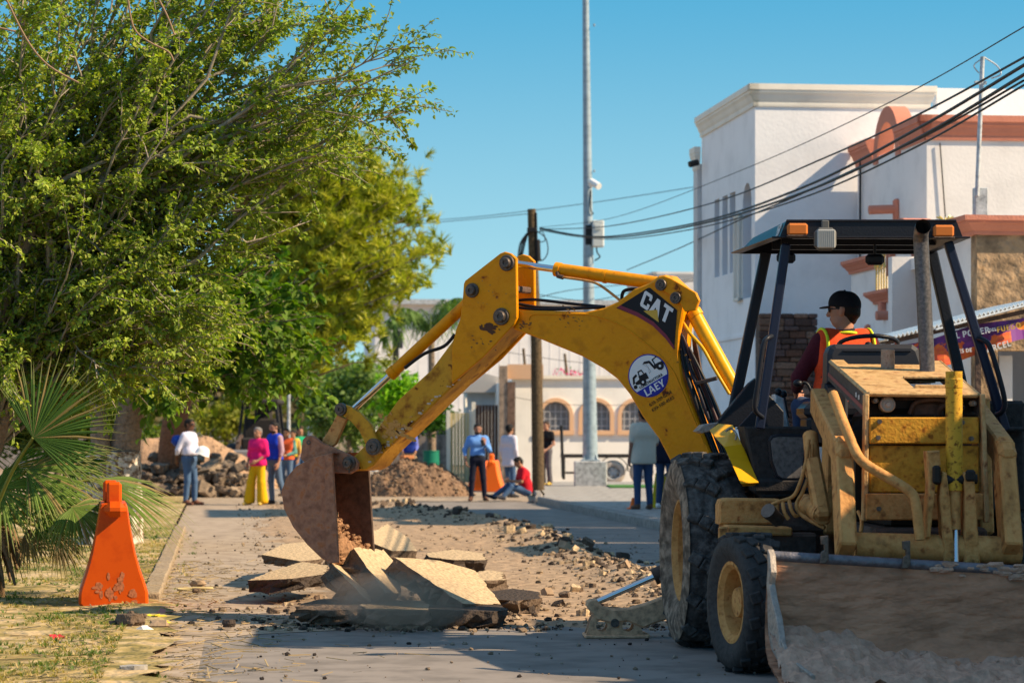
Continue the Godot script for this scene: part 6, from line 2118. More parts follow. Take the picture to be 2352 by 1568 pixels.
	K.call([-0.72, -0.1, -0.72, 0.02, -0.46, 0.06, -0.44, 0.2, -0.02, 0.18, -0.02, -0.12, -0.2, -0.1, -0.5, -0.16])
	K.call([-0.42, 0.2, -0.38, 0.42, -0.16, 0.42, -0.12, 0.2, -0.17, 0.2, -0.2, 0.36, -0.34, 0.36, -0.36, 0.2])
	K.call([0.02, 0.6, 0.32, 0.48, 0.42, 0.1, 0.5, 0.16, 0.42, 0.5, 0.38, 0.58, 0.14, 0.66])
	K.call([0.02, 0.6, 0.14, 0.66, 0.22, 0.1, 0.1, 0.06, 0.2, 0.3])
	K.call([0.42, 0.1, 0.5, 0.3, 0.92, 0.26, 0.96, 0.1, 0.88, 0.06, 0.6, 0.1])
	K.call([0.52, 0.3, 0.5, 0.56, 0.8, 0.6, 0.8, 0.55, 0.56, 0.52, 0.57, 0.3])
	wheel2.call(-0.36, -0.14, 0.17); wheel2.call(0.74, 0.1, 0.19); wheel2.call(-0.8, -0.16, 0.09)
	arm_sub("sticker_drawing", b, mats["black_print"], boom)
	b = MB.new()
	for q in [[-0.36, -0.14, 0.06], [0.74, 0.1, 0.06], [-0.36, -0.14, 0.0]]:
		if q[2] > 0.0: b.prism(ring_poly(q[0] * R, q[1] * R, q[2] * R, 12), 0.0085, 0.0095, Ct)
	arm_sub("sticker_hubs", b, mats["white_print"], boom)
	for q in [["CONSTRUCTORA", 0.0195, 0.0, -0.048, 0.0065, "black_print", true], ["LAEY", 0.056, 0.0, -0.107, 0.0085, "white_print", true]]:
		var t := inst("lettering", text_mesh(q[0], q[1], mats[q[5]], q[6], 0.003), boom)
		t.transform = Ct * Transform3D(Basis(), Vector3(q[2], q[3], q[4]))
	for q in [["639-399-0204", 1517.0, 915.0], ["639-100-4565", 1523.0, 927.0]]:
		var t := inst("lettering", text_mesh(q[0], 0.024, mats["black_print"], false, 0.003), boom)
		t.transform = Transform3D(Basis(Vector3(0, 0, 1), deg_to_rad(30.0)), b3(q[1], q[2], off + 0.002))
	# hoses on the boom's back
	b = MB.new()
	b.tube(spline([b3(1186, 690, 0.04), b3(1230, 688, 0.04), b3(1310, 697, 0.03), b3(1385, 704, 0.02)], 5), 0.012, 7)
	b.tube(spline([b3(1186, 697, -0.02), b3(1240, 706, -0.02), b3(1330, 707, -0.02), b3(1385, 706, -0.04)], 5), 0.013, 7)
	b.tube(spline([b3(1186, 706, 0.08), b3(1260, 711, 0.07), b3(1390, 704, 0.05)], 5), 0.011, 7)
	b.tube(spline([b3(1428, 690, -0.05), b3(1432, 670, -0.05), b3(1450, 664, -0.05), b3(1470, 665, -0.05)], 5), 0.014, 7)
	arm_part("hose", b, mats["hose"], o)
	# ---- stick cylinder along the top
	b = MB.new()
	b.cyl(b3(1276, 618), b3(1545, 655), 0.05, 20)
	b.cyl(b3(1276, 618), b3(1288, 620), 0.056, 20)
	b.cyl(b3(1388, 634), b3(1394, 635), 0.054, 20)
	var sc := arm_part("stick_cylinder", b, mats["yellow"], o)
	b = MB.new()
	b.cyl(b3(1172, 604), b3(1278, 618.5), 0.027, 16)
	arm_sub("rod", b, mats["chrome"], sc)
	b = MB.new()
	b.ball(b3(1172, 604), Vector3(0.07, 0.07, 0.08), 14, 8)
	b.tube([b3(1280, 622, 0.03), b3(1282, 634, 0.06), b3(1294, 637, 0.06)], 0.018, 8)
	arm_part("rod_end", b, mats["rust_dark"], o)
	b = MB.new()
	b.tube(spline([b3(1288, 636, 0.06), b3(1350, 645, 0.06), b3(1380, 656, 0.06), b3(1425, 690, 0.05)], 5), 0.011, 6)
	arm_part("hydraulic_line", b, mats["yellow_dirty"], o)
	# ---- boom cylinder down the back, with lines and hoses beside it
	b = MB.new()
	b.cyl(b3(1592, 715), b3(1600, 728), 0.062, 20)
	b.cyl(b3(1595, 722), b3(1740, 985), 0.056, 20)
	arm_part("boom_cylinder", b, mats["yellow_bright"], o)
	b = MB.new()
	b.cyl(b3(1575, 690), b3(1597, 728), 0.05, 14)
	arm_part("cylinder_end", b, mats["rust_dark"], o)
	b = MB.new()
	b.tube(spline([b3(1565, 733, 0.07), b3(1585, 765, 0.08), b3(1615, 800, 0.08), b3(1640, 845, 0.08), b3(1676, 905, 0.07)], 5), 0.013, 7)
	arm_part("hydraulic_line", b, mats["yellow_bright"], o)
	for k in 9:
		b = MB.new()
		var u := k / 8.0
		var zz := 0.1 - 0.2 * (k % 3) * 0.5
		b.tube(spline([b3(1562 + 8 * u, 765 + 10 * u, zz), b3(1572 + 30 * u, 840 + 6 * sin(k * 2.0), zz + 0.03 * sin(k)), b3(1592 + 42 * u, 905, zz + 0.04 * cos(k * 1.7)), b3(1618 + 46 * u, 980, zz), b3(1650 + 40 * u, 1060, zz)], 5), 0.015, 7)
		arm_part("hose", b, M("hose_%d" % (k % 4), [C(0.016, 0.016, 0.018), C(0.012, 0.03, 0.03), C(0.05, 0.02, 0.018), C(0.02, 0.02, 0.03)][k % 4], 0.45), o)
	b = MB.new()
	b.beam(b3(1600, 880, 0.12), b3(1648, 868, 0.12), 0.02, 0.03)
	b.prism(bpp([1562, 770, 1570, 770, 1585, 850, 1640, 975, 1652, 1020, 1640, 1024, 1612, 960, 1572, 865], off), -off, -off + 0.02)
	arm_part("hose_guard", b, mats["rust_dark"], o)
	# swing post at the foot
	b = MB.new()
	b.box(Vector3(0.0, 0.75, -0.05), Vector3(0.35, 0.7, 0.4), Basis(), 0.04)
	b.box(Vector3(0.35, 0.75, -0.1), Vector3(0.5, 0.5, 0.4), Basis(), 0.04)
	arm_part("swing_post", b, mats["rust_dark"], o)
	# ---- stick: two nose plates and a box beam
	var nose := [1067, 652, 1070, 645, 1151, 582, 1161.5, 578, 1175, 582, 1188, 594, 1189.7, 729, 1184, 744, 1110, 822, 1040, 880, 1040, 800, 1049, 758, 1059.6, 730, 1065, 680]
	var off2 := 0.165
	for s in [1.0, -1.0]:
		b = MB.new()
		b.prism(bpp(nose, off2), off2 * s - 0.018, off2 * s + 0.018, Transform3D(), 0.006)
		arm_part("stick_plate", b, mats["yellow"], o)
	b = MB.new()
	b.prism(bpp([1049, 758, 1065, 690, 1120, 690, 1184, 744, 1026, 900, 880, 1040, 856, 1070, 838, 1080, 800, 1082, 778, 1078, 790, 1064, 815, 1045, 843, 1018, 864, 988, 913, 919, 989, 850, 1038, 784], 0.148), -0.148, 0.148, Transform3D(), 0.012)
	var stick := arm_part("stick", b, M("yellow_stick", C(0.58, 0.29, 0.02), 0.5, 0.0, noise_tex("stickgrime", 0.01, [[0.0, C(0.55, 0.42, 0.4)], [0.3, C(0.9, 0.85, 0.85)], [0.5, 1.0], [0.72, C(1, 0.98, 0.95)], [0.8, C(0.45, 0.32, 0.3)], [1.0, C(0.3, 0.2, 0.2)]], 0, 6, 19), 0.8, tex["bump_fine"], 0.15), o)
	b = MB.new()
	for k in 45:     # chipped paint and dried mud along the lower edge
		var u := rng.randf()
		var px := lerpf(1160, 850, u)
		var py := lerpf(782, 1074, u) + rng.randf_range(-6, 6)
		var s := rng.randf_range(0.006, 0.02)
		b.rock(b3(px - 8, py - 9, 0.15), Vector3(s * 1.8, s, 0.008), rng)
	var ch := arm_sub("paint_chips", b, M("dry_mud", C(0.55, 0.42, 0.3), 0.9), stick)
	ch.set_meta("kind", "stuff")
	for q in [[1165, 604, 0.042], [1085, 667, 0.038], [1152, 727, 0.045]]: pin_at(o, q[0], q[1], off2 + 0.018, q[2], 0.05)
	b = MB.new()
	b.box(b3(1196, 665, 0.0), Vector3(0.05, 0.05, 0.3), Basis(), 0.01)
	arm_part("stop_block", b, mats["rust_dark"], o)
	stain(o, 1126, 752, off2 + 0.0185, 26, 16, 0.032, "rust_stain", C(0.10, 0.045, 0.025), 5)
	stain(o, 1150, 733, off2 + 0.0185, 10, 10, 0.02, "rust_stain", C(0.07, 0.035, 0.022), 6)
	stain(o, 1100, 790, off2 + 0.0185, 14, 24, 0.014, "rust_stain", C(0.16, 0.075, 0.03), 7)
	stain(o, 1120, 680, off2 + 0.0185, 16, 40, 0.007, "scratch", C(0.35, 0.2, 0.07), 8)
	stain(o, 905, 985, 0.1485, 60, 38, 0.034, "dust_stain", C(0.56, 0.27, 0.07), 9)
	stain(o, 1320, 726, 0.1305, 30, 34, 0.012, "rust_stain", C(0.26, 0.12, 0.03), 10)
	stain(o, 1205, 745, 0.1305, 16, 12, 0.016, "rust_stain", C(0.17, 0.08, 0.03), 11)
	stain(o, 1519, 656, 0.1505, 10, 9, 0.018, "rust_stain", C(0.10, 0.05, 0.03), 12)
	stain(o, 1560, 820, 0.1305, 14, 30, 0.010, "rust_stain", C(0.33, 0.15, 0.02), 13)
	# bucket cylinder on the stick's left side
	b = MB.new()
	b.cyl(b3(1080, 690), b3(902, 855), 0.046, 20)
	b.cyl(b3(908, 849.5), b3(896, 861), 0.052, 20)
	var bc := arm_part("bucket_cylinder", b, mats["yellow"], o)
	b = MB.new()
	b.cyl(b3(900, 857), b3(800, 950), 0.027, 14)
	arm_sub("rod", b, mats["chrome"], bc)
	b = MB.new()
	b.tube(spline([b3(1045, 768, 0.05), b3(1020, 795, 0.06), b3(975, 812, 0.06), b3(930, 845, 0.05)], 5), 0.014, 7)
	arm_part("hose", b, mats["hose"], o)
	# bucket linkage: curved side bars, straight power links, pins
	for s in [0.185, -0.185]:
		b = MB.new()
		b.prism(bpp([770, 936, 776, 928, 788, 927, 806, 933, 832, 950, 855, 976, 868, 1010, 873, 1030, 868, 1041, 856, 1044, 845, 1036, 838, 1012, 826, 988, 808, 968, 786, 952, 774, 948], s), s - 0.018, s + 0.018, Transform3D(), 0.005)
		arm_part("side_link", b, mats["yellow_stick"], o)
		b = MB.new()
		b.prism(bpp([776, 953, 798, 962, 772, 1020, 758, 1030, 740, 1018], s * 0.75), s * 0.75 - 0.02, s * 0.75 + 0.02, Transform3D(), 0.005)
		arm_part("power_link", b, mats["yellow_dirty"], o)
	b = MB.new()
	b.cyl(b3(790, 945, -0.2), b3(790, 945, 0.2), 0.035, 14)
	arm_part("cross_pin", b, mats["pin"], o)
	for q in [[783, 940, 0.205, 0.035], [858, 1026, 0.205, 0.045]]: pin_at(o, q[0], q[1], q[2], q[3], 0.03)
	# ---- digging bucket
	var bw := 0.31
	var sidep := [762, 1040, 720, 1049, 680, 1070, 658, 1095, 645, 1128, 651, 1168, 672, 1210, 704, 1250, 734, 1279, 752, 1291, 775, 1291, 777, 1275, 772, 1196, 763, 1045]
	b = MB.new()
	b.prism(bpp(sidep, bw), bw - 0.022, bw, Transform3D(), 0.006)
	var bk := arm_part("digging_bucket", b, mats["rust"], o)
	b = MB.new()
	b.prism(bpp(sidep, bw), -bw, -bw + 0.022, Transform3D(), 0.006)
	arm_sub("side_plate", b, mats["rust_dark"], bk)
	b = MB.new()
	var back := [762, 1040, 720, 1049, 680, 1070, 658, 1095, 645, 1128, 651, 1168, 672, 1210, 704, 1250, 734, 1279, 752, 1291]
	var pp := bpp(back, bw)
	for i in pp.size() - 1:
		var q0 := pp[i]
		var q1 := pp[i + 1]
		b.quado(Vector3(q0.x, q0.y, -bw + 0.02), Vector3(q1.x, q1.y, -bw + 0.02), Vector3(q1.x, q1.y, bw - 0.02), Vector3(q0.x, q0.y, bw - 0.02), Vector3(-1, 0, 0))
		var inn := Vector3(0.02, 0.0, 0)
		b.quado(Vector3(q0.x, q0.y, -bw + 0.02) + inn, Vector3(q1.x, q1.y, -bw + 0.02) + inn, Vector3(q1.x, q1.y, bw - 0.02) + inn, Vector3(q0.x, q0.y, bw - 0.02) + inn, Vector3(1, 0, 0))
	arm_sub("shell", b, mats["rust"], bk)
	for s in [bw + 0.012, -bw - 0.012]:     # wear strips at the open edge
		b = MB.new()
		b.prism(bpp([746, 1045, 763, 1040, 773, 1200, 779, 1292, 753, 1294, 748, 1240], s), s - 0.012, s + 0.012, Transform3D(), 0.004)
		arm_sub("side_cutter", b, mats["rust"] if s > 0 else mats["worn_steel"], bk)
	for s in [0.2, -0.2]:      # ears
		b = MB.new()
		b.prism(bpp([692, 1052, 697, 1010, 704, 1002, 716, 1000, 728, 1006, 740, 1016, 800, 1042, 815, 1050, 824, 1062, 822, 1078, 806, 1088, 770, 1086, 700, 1060], s), s - 0.02, s + 0.02, Transform3D(), 0.005)
		arm_sub("ear", b, mats["rust"], bk)
	pin_at(o, 802, 1064, 0.225, 0.038, 0.05)
	pin_at(o, 711, 1016, 0.2, 0.022, 0.024)
	b = MB.new()
	b.tube([b3(803, 1072, 0.25), b3(801, 1086, 0.25)], 0.007, 5)
	arm_part("split_pin", b, mats["pin"], o)
	b = MB.new()
	for k in 5:
		var zt := lerpf(-bw + 0.05, bw - 0.05, k / 4.0)
		var tp := bp(752, 1288, bw)
		b.beam(Vector3(tp.x - 0.03, tp.y + 0.03, zt), Vector3(tp.x + 0.05, tp.y - 0.1, zt), 0.05, 0.03, Vector3(0, 0, 1))
	arm_sub("teeth", b, mats["worn_steel"], bk)
	# red earth spilling from the bucket
	b = MB.new()
	var r := RandomNumberGenerator.new()
	r.seed = 31
	var ed := [[775, 1180], [785, 1195], [800, 1205], [815, 1222], [830, 1238], [848, 1252]]
	for k in 260:
		var u := r.randf()
		var i := int(u * 4.99)
		var f := u * 5.0 - i
		var top: float = lerpf(ed[i][1], ed[i + 1][1], f)
		var px: float = lerpf(ed[i][0], ed[i + 1][0], f)
		var py := lerpf(top, 1296.0, pow(r.randf(), 0.9))
		var z := bw - 0.05 - (px - 772.0) / 78.0 * 0.5 + r.randf_range(-0.03, 0.03)
		var s := r.randf_range(0.02, 0.06)
		b.rock(b3(px - 4, py, z), Vector3(s, s * 0.85, s), r)
	for k in 8:
		b.rock(b3(768 + 10 * k, 1262 + 6 * k, 0.2 - 0.065 * k), Vector3(0.2, 0.32, 0.2), r)
	var so := arm_sub("soil", b, mats["earth_red"], bk)
	so.set_meta("kind", "stuff")
func arm_sub(called: String, b: MB, m: Material, parent: Node3D) -> MeshInstance3D:   # a sub-part: its parent already carries the arm's place
	return part(called, b, m, parent)

func stain(o: Node3D, px: float, py: float, off: float, n: int, spread: float, size: float, called: String, col: Color, sd: int) -> void:   # wear and rust: thin uneven flakes
	var r := RandomNumberGenerator.new()
	r.seed = sd
	var b := MB.new()
	for i in n:
		var c := bp(px + r.randfn(0, spread * 0.55), py + r.randfn(0, spread * 0.4), off)
		var s := size * r.randf_range(0.25, 1.0)
		var tilt := r.randf_range(-0.9, 0.3)
		var p := PackedVector2Array()
		for k in 12:
			var a := TAU * k / 12.0
			p.append(c + (Vector2(cos(a), sin(a) * 0.5) * s * r.randf_range(0.8, 1.12)).rotated(tilt))
		b.prism(p, off - 0.002, off + 0.0002 + 0.00012 * i)
	var q := arm_part(called, b, M("stain_%d" % sd, col, 0.7), o)
	q.set_meta("kind", "stuff")
func stabilizer(o: Node3D) -> void:
	var z := -0.85
	var b := MB.new()
	b.prism(mlp([1344, 1388, 1346, 1378, 1354, 1374, 1368, 1374, 1382, 1390, 1402, 1396, 1440, 1395, 1480, 1384, 1530, 1366, 1580, 1345, 1580, 1400, 1545, 1415, 1493, 1432, 1476, 1440, 1440, 1425, 1400, 1428, 1366, 1420], z), z - 0.07, z + 0.07, Transform3D(), 0.012)
	part("stabilizer_arm", b, M("stab_tan", C(0.85, 0.50, 0.28), 0.8, 0.0, tex["grain"], 1.2, tex["bump_fine"], 0.2), o)
	b = MB.new()
	b.cyl(ml(1372, 1382, z), ml(1508, 1322, z), 0.023, 14)
	part("stabilizer_rod", b, mats["chrome"], o)
	b = MB.new()
	b.cyl(ml(1502, 1325, z), ml(1640, 1262, z), 0.062, 16)
	part("stabilizer_cylinder", b, mats["rust_dark"], o)
	# foot: two half-round cheeks with holes, on a ribbed plate
	var c := ml(1410, 1434, z)
	for s in [0.1, -0.1]:
		b = MB.new()
		var holes := [[-0.095, 0.0], [0.095, 0.0]]
		# cheek built as three columns round two holes
		var pts := PackedVector2Array()
		for k in 17:
			var q := PI * k / 16.0
			pts.append(Vector2(0.185 * cos(q), 0.0 + 0.125 * sin(q)))
		pts.append(Vector2(-0.21, -0.07)); pts.append(Vector2(0.21, -0.07))
		# keyhole cuts make the holes
		var cut := PackedVector2Array()
		for hx in [0.095, -0.095]:
			pass
		var res := [pts]
		for hx in [0.095, -0.095]:
			var hp := ring_poly(hx, -0.002, 0.042, 14)
			var half := PackedVector2Array([Vector2(hx, -0.3), Vector2(0.4, -0.3), Vector2(0.4, 0.4), Vector2(hx, 0.4)])
			var nxt := []
			for pz in res:
				for side_of in 2:
					var piece := Geometry2D.intersect_polygons(pz, half) if side_of == 0 else Geometry2D.clip_polygons(pz, half)
					for pq in piece:
						for cc in Geometry2D.clip_polygons(pq, hp): nxt.append(cc)
			res = nxt
		for pz in res: b.prism(pz, c.z + s - 0.012, c.z + s + 0.012, Transform3D(Basis(), Vector3(c.x, c.y, 0)))
		part("stabilizer_foot", b, mats["stab_tan"], o)
	b = MB.new()
	b.box(c + Vector3(0.01, -0.078, 0), Vector3(0.46, 0.022, 0.36), Basis(), 0.006)
	for k in 5: b.box(c + Vector3(0.19 + 0.004 * k, -0.07 + 0.0, -0.14 + 0.07 * k), Vector3(0.09, 0.02, 0.03))
	part("foot_plate", b, mats["stab_tan"], o)
	b = MB.new()
	b.cyl(c + Vector3(0, 0.02, -0.13), c + Vector3(0, 0.02, 0.13), 0.032, 12)
	b.cyl(ml(1359, 1388, z) + Vector3(0, 0, -0.09), ml(1359, 1388, z) + Vector3(0, 0, 0.09), 0.026, 12)
	part("foot_pin", b, mats["pin"], o)

# ---------------------------------------------------------------- water-filled barriers
func barrier_shape(called: String, label: String, at: Vector3, turn: float, k: float, m: Material, mud: bool) -> void:
	var o := thing(called, label, "barrier", at, turn, "orange water-filled barriers")
	var half := [[0.0, 0.262], [0.03, 0.292], [0.12, 0.289], [0.17, 0.275], [0.3, 0.229], [0.45, 0.186], [0.6, 0.156], [0.72, 0.135], [0.8, 0.124], [0.85, 0.114], [0.875, 0.10]]
	var b := MB.new()
	var L := 1.0
	# rounded body: rings along the depth, narrowing at both ends
	var zs := [[-L, 0.8], [-L + 0.03, 0.95], [-L + 0.08, 1.0], [-0.09, 1.0], [-0.045, 0.975], [-0.015, 0.92], [0.0, 0.84]]
	var rows := []
	for z in zs:
		var row := []
		for s in [-1.0, 1.0]:
			var seq := half.duplicate()
			if s > 0: seq.reverse()
			for h in seq: row.append(Vector3(s * h[1] * (1.0 - (1.0 - z[1]) * 0.55) * k, (h[0] * (1.0 - (1.0 - z[1]) * 0.12) + (0.012 * (1.0 - z[1]) * 4.0)) * k, z[0] * k))
		rows.append(row)
	var nr := []
	for i in rows.size():
		var row := []
		for j in rows[i].size():
			var a: Vector3 = rows[i][mini(j + 1, rows[i].size() - 1)] - rows[i][maxi(j - 1, 0)]
			var c: Vector3 = rows[mini(i + 1, rows.size() - 1)][j] - rows[maxi(i - 1, 0)][j]
			row.append(a.cross(c).normalized() * -1.0)
		nr.append(row)
	for i in rows.size() - 1:
		for j in rows[i].size() - 1:
			var na: Vector3 = nr[i][j]
			var mid: Vector3 = rows[i][j] - Vector3(0, 0.35, rows[i][j].z)
			var f := 1.0 if na.dot(mid) > 0 else -1.0
			b.quadn(rows[i][j], rows[i + 1][j], rows[i + 1][j + 1], rows[i][j + 1], nr[i][j] * f, nr[i + 1][j] * f, nr[i + 1][j + 1] * f, nr[i][j + 1] * f)
	for e in [0, rows.size() - 1]:
		var q: Array = rows[e]
		var n := half.size()
		for j in n - 1:
			b.quado(q[j], q[j + 1], q[2 * n - 2 - j], q[2 * n - 1 - j], Vector3(0, 0, -1.0 if e == 0 else 1.0))
	part("body", b, m, o)
	b = MB.new()
	b.box(Vector3(0.005, 0.955, -0.12) * k, Vector3(0.125, 0.19, 0.16) * k, Basis(), 0.022 * k)
	b.box(Vector3(-0.025, 0.965, -0.34) * k, Vector3(0.125, 0.19, 0.22) * k, Basis(), 0.022 * k)
	part("handle", b, m, o)
	b = MB.new()
	b.box(Vector3(0.012, 0.825, 0.045) * k, Vector3(0.185, 0.13, 0.16) * k, Basis(), 0.05 * k)
	part("coupling", b, m, o)
	if mud:
		b = MB.new()
		var mr := RandomNumberGenerator.new()
		mr.seed = 4
		for i2 in 26:
			var c2: float = [-0.15, -0.03, 0.05, 0.13][mr.randi() % 4]
			var q := [c2 + mr.randfn(0, 0.028), 0.16 + mr.randfn(0, 0.06), mr.randf_range(0.015, 0.06), mr.randf_range(0.02, 0.09)]
			var p := PackedVector2Array()
			var pr := RandomNumberGenerator.new()
			pr.seed = i2 + 50
			for i in 18:
				var a := TAU * i / 18.0
				var rr := pr.randf_range(0.8, 1.12)
				p.append(Vector2(q[0] + cos(a) * q[2] * 0.5 * rr, q[1] + sin(a) * q[3] * 0.5 * rr))
			b.prism(p, -0.01, 0.0015 + 0.0001 * i2)
		var md := part("mud_stain", b, M("mud_pale", C(0.60, 0.20, 0.085), 0.9, 0.0, tex["grain"], 3.0), o)
		md.rotation.x = 0.0
func build_barriers() -> void:
	barrier_shape("orange_barrier", "scuffed orange plastic barrier on the verge in front of the fan palm", G(260, 22.95, 0.02), 0.15, 1.0, mats["orange_plastic"], true)
	var m := M("orange_bright", C(0.9, 0.16, 0.015), 0.45)
	barrier_shape("orange_barrier", "far orange barrier just right of the man with the phone", G(1128, 71.0), -0.1, 0.93, m, false)
	barrier_shape("orange_barrier", "far orange barrier half hidden behind the man with the phone", G(1094, 72.5), -0.25, 0.9, m, false)

# ---------------------------------------------------------------- broken road
func chunk(b: MB, ct: Vector3, s: Vector3, B: Basis, r: RandomNumberGenerator, k := 6) -> void:   # a broken plate: uneven outline, rough edge
	var top := PackedVector3Array()
	var bot := PackedVector3Array()
	for i in k:
		var a := TAU * (i + r.randf_range(-0.28, 0.28)) / k
		var q := Vector3(cos(a) * s.x * 0.5 * r.randf_range(0.8, 1.15), s.y * 0.5, sin(a) * s.z * 0.5 * r.randf_range(0.8, 1.15))
		top.append(ct + B * (q + Vector3(0, r.randf_range(-0.05, 0.05) * s.y, 0)))
		bot.append(ct + B * Vector3(q.x * r.randf_range(0.78, 1.05), -s.y * 0.5 * r.randf_range(0.75, 1.2), q.z * r.randf_range(0.78, 1.05)))
	for i in range(1, k - 1):
		b.trio(top[0], top[i], top[i + 1], B.y)
		b.trio(bot[0], bot[i], bot[i + 1], -B.y)
	for i in k:
		var j := (i + 1) % k
		var mid := (top[i] + bot[i] + top[j] + bot[j]) * 0.25 + B * Vector3(r.randf_range(-0.04, 0.04) * s.x, 0, r.randf_range(-0.04, 0.04) * s.z)
		var out := mid - ct
		b.trio(top[i], top[j], mid, out); b.trio(top[j], bot[j], mid, out); b.trio(bot[j], bot[i], mid, out); b.trio(bot[i], top[i], mid, out)
# a slab lifted from the road: its dusty top in the photo's outline, its dark broken sides below
func slab(label: String, top: Array, th: Vector3, rough: float, sd: int, top_m := "slab_top", edge_m := "slab_edge", group := "asphalt slabs being lifted") -> void:
	var r := RandomNumberGenerator.new()
	r.seed = sd
	var ct := Vector3.ZERO
	for p in top: ct += p
	ct /= top.size()
	var base := Vector3(ct.x, 0, ct.z)
	var o := thing("asphalt_slab", label, "slab", base, 0.0, group)
	# finer outline
	var ring := []
	for i in top.size():
		var a: Vector3 = top[i]
		var c: Vector3 = top[(i + 1) % top.size()]
		var n := maxi(1, int(a.distance_to(c) / 0.07))
		for k in n: ring.append(a.lerp(c, float(k) / n) - base + (Vector3(r.randfn(0, 1), r.randfn(0, 0.4), r.randfn(0, 1)) * rough if k > 0 else Vector3.ZERO))
	var cc := ct - base
	var nrm := Vector3.ZERO
	for i in top.size(): nrm += (top[i] - ct).cross(top[(i + 1) % top.size()] - ct)
	nrm = nrm.normalized() * (1.0 if nrm.y > 0 else -1.0)
	for i in ring.size():     # a slab is flat: bring its outline into one plane
		var e: Vector3 = ring[i] - cc
		ring[i] = cc + Vector3(e.x, lerpf(e.y, -(e.x * nrm.x + e.z * nrm.z) / maxf(nrm.y, 0.25), 0.92), e.z)
	th = th * 0.35 - nrm * th.length() * 0.75
	var up := Vector3.ZERO
	for i in ring.size(): up += (ring[i] - cc).cross(ring[(i + 1) % ring.size()] - cc)
	if up.y < 0: up = -up
	up = up.normalized()
	var b := MB.new()
	for i in ring.size():
		b.trio(ring[i], ring[(i + 1) % ring.size()], cc + up * 0.002, up)
	part("top_face", b, mats[top_m], o)
	b = MB.new()
	var lay := [ring]
	for l in 3:
		var row := []
		for i in ring.size():
			row.append(ring[i] + th * (l + 1) / 3.0 + Vector3(r.randfn(0, 1), r.randfn(0, 0.6), r.randfn(0, 1)) * rough * 1.3 + (cc - ring[i]).normalized() * r.randf_range(-0.01, 0.03) * (l + 1))
		lay.append(row)
	for l in 3:
		for i in ring.size():
			var j := (i + 1) % ring.size()
			var out: Vector3 = ring[i] - cc
			b.trio(lay[l][i], lay[l][j], lay[l + 1][j], out)
			b.trio(lay[l][i], lay[l + 1][j], lay[l + 1][i], out)
	var bc: Vector3 = cc + th
	for i in ring.size(): b.trio(lay[3][i], lay[3][(i + 1) % ring.size()], bc, th)
	part("broken_edge", b, mats[edge_m], o)
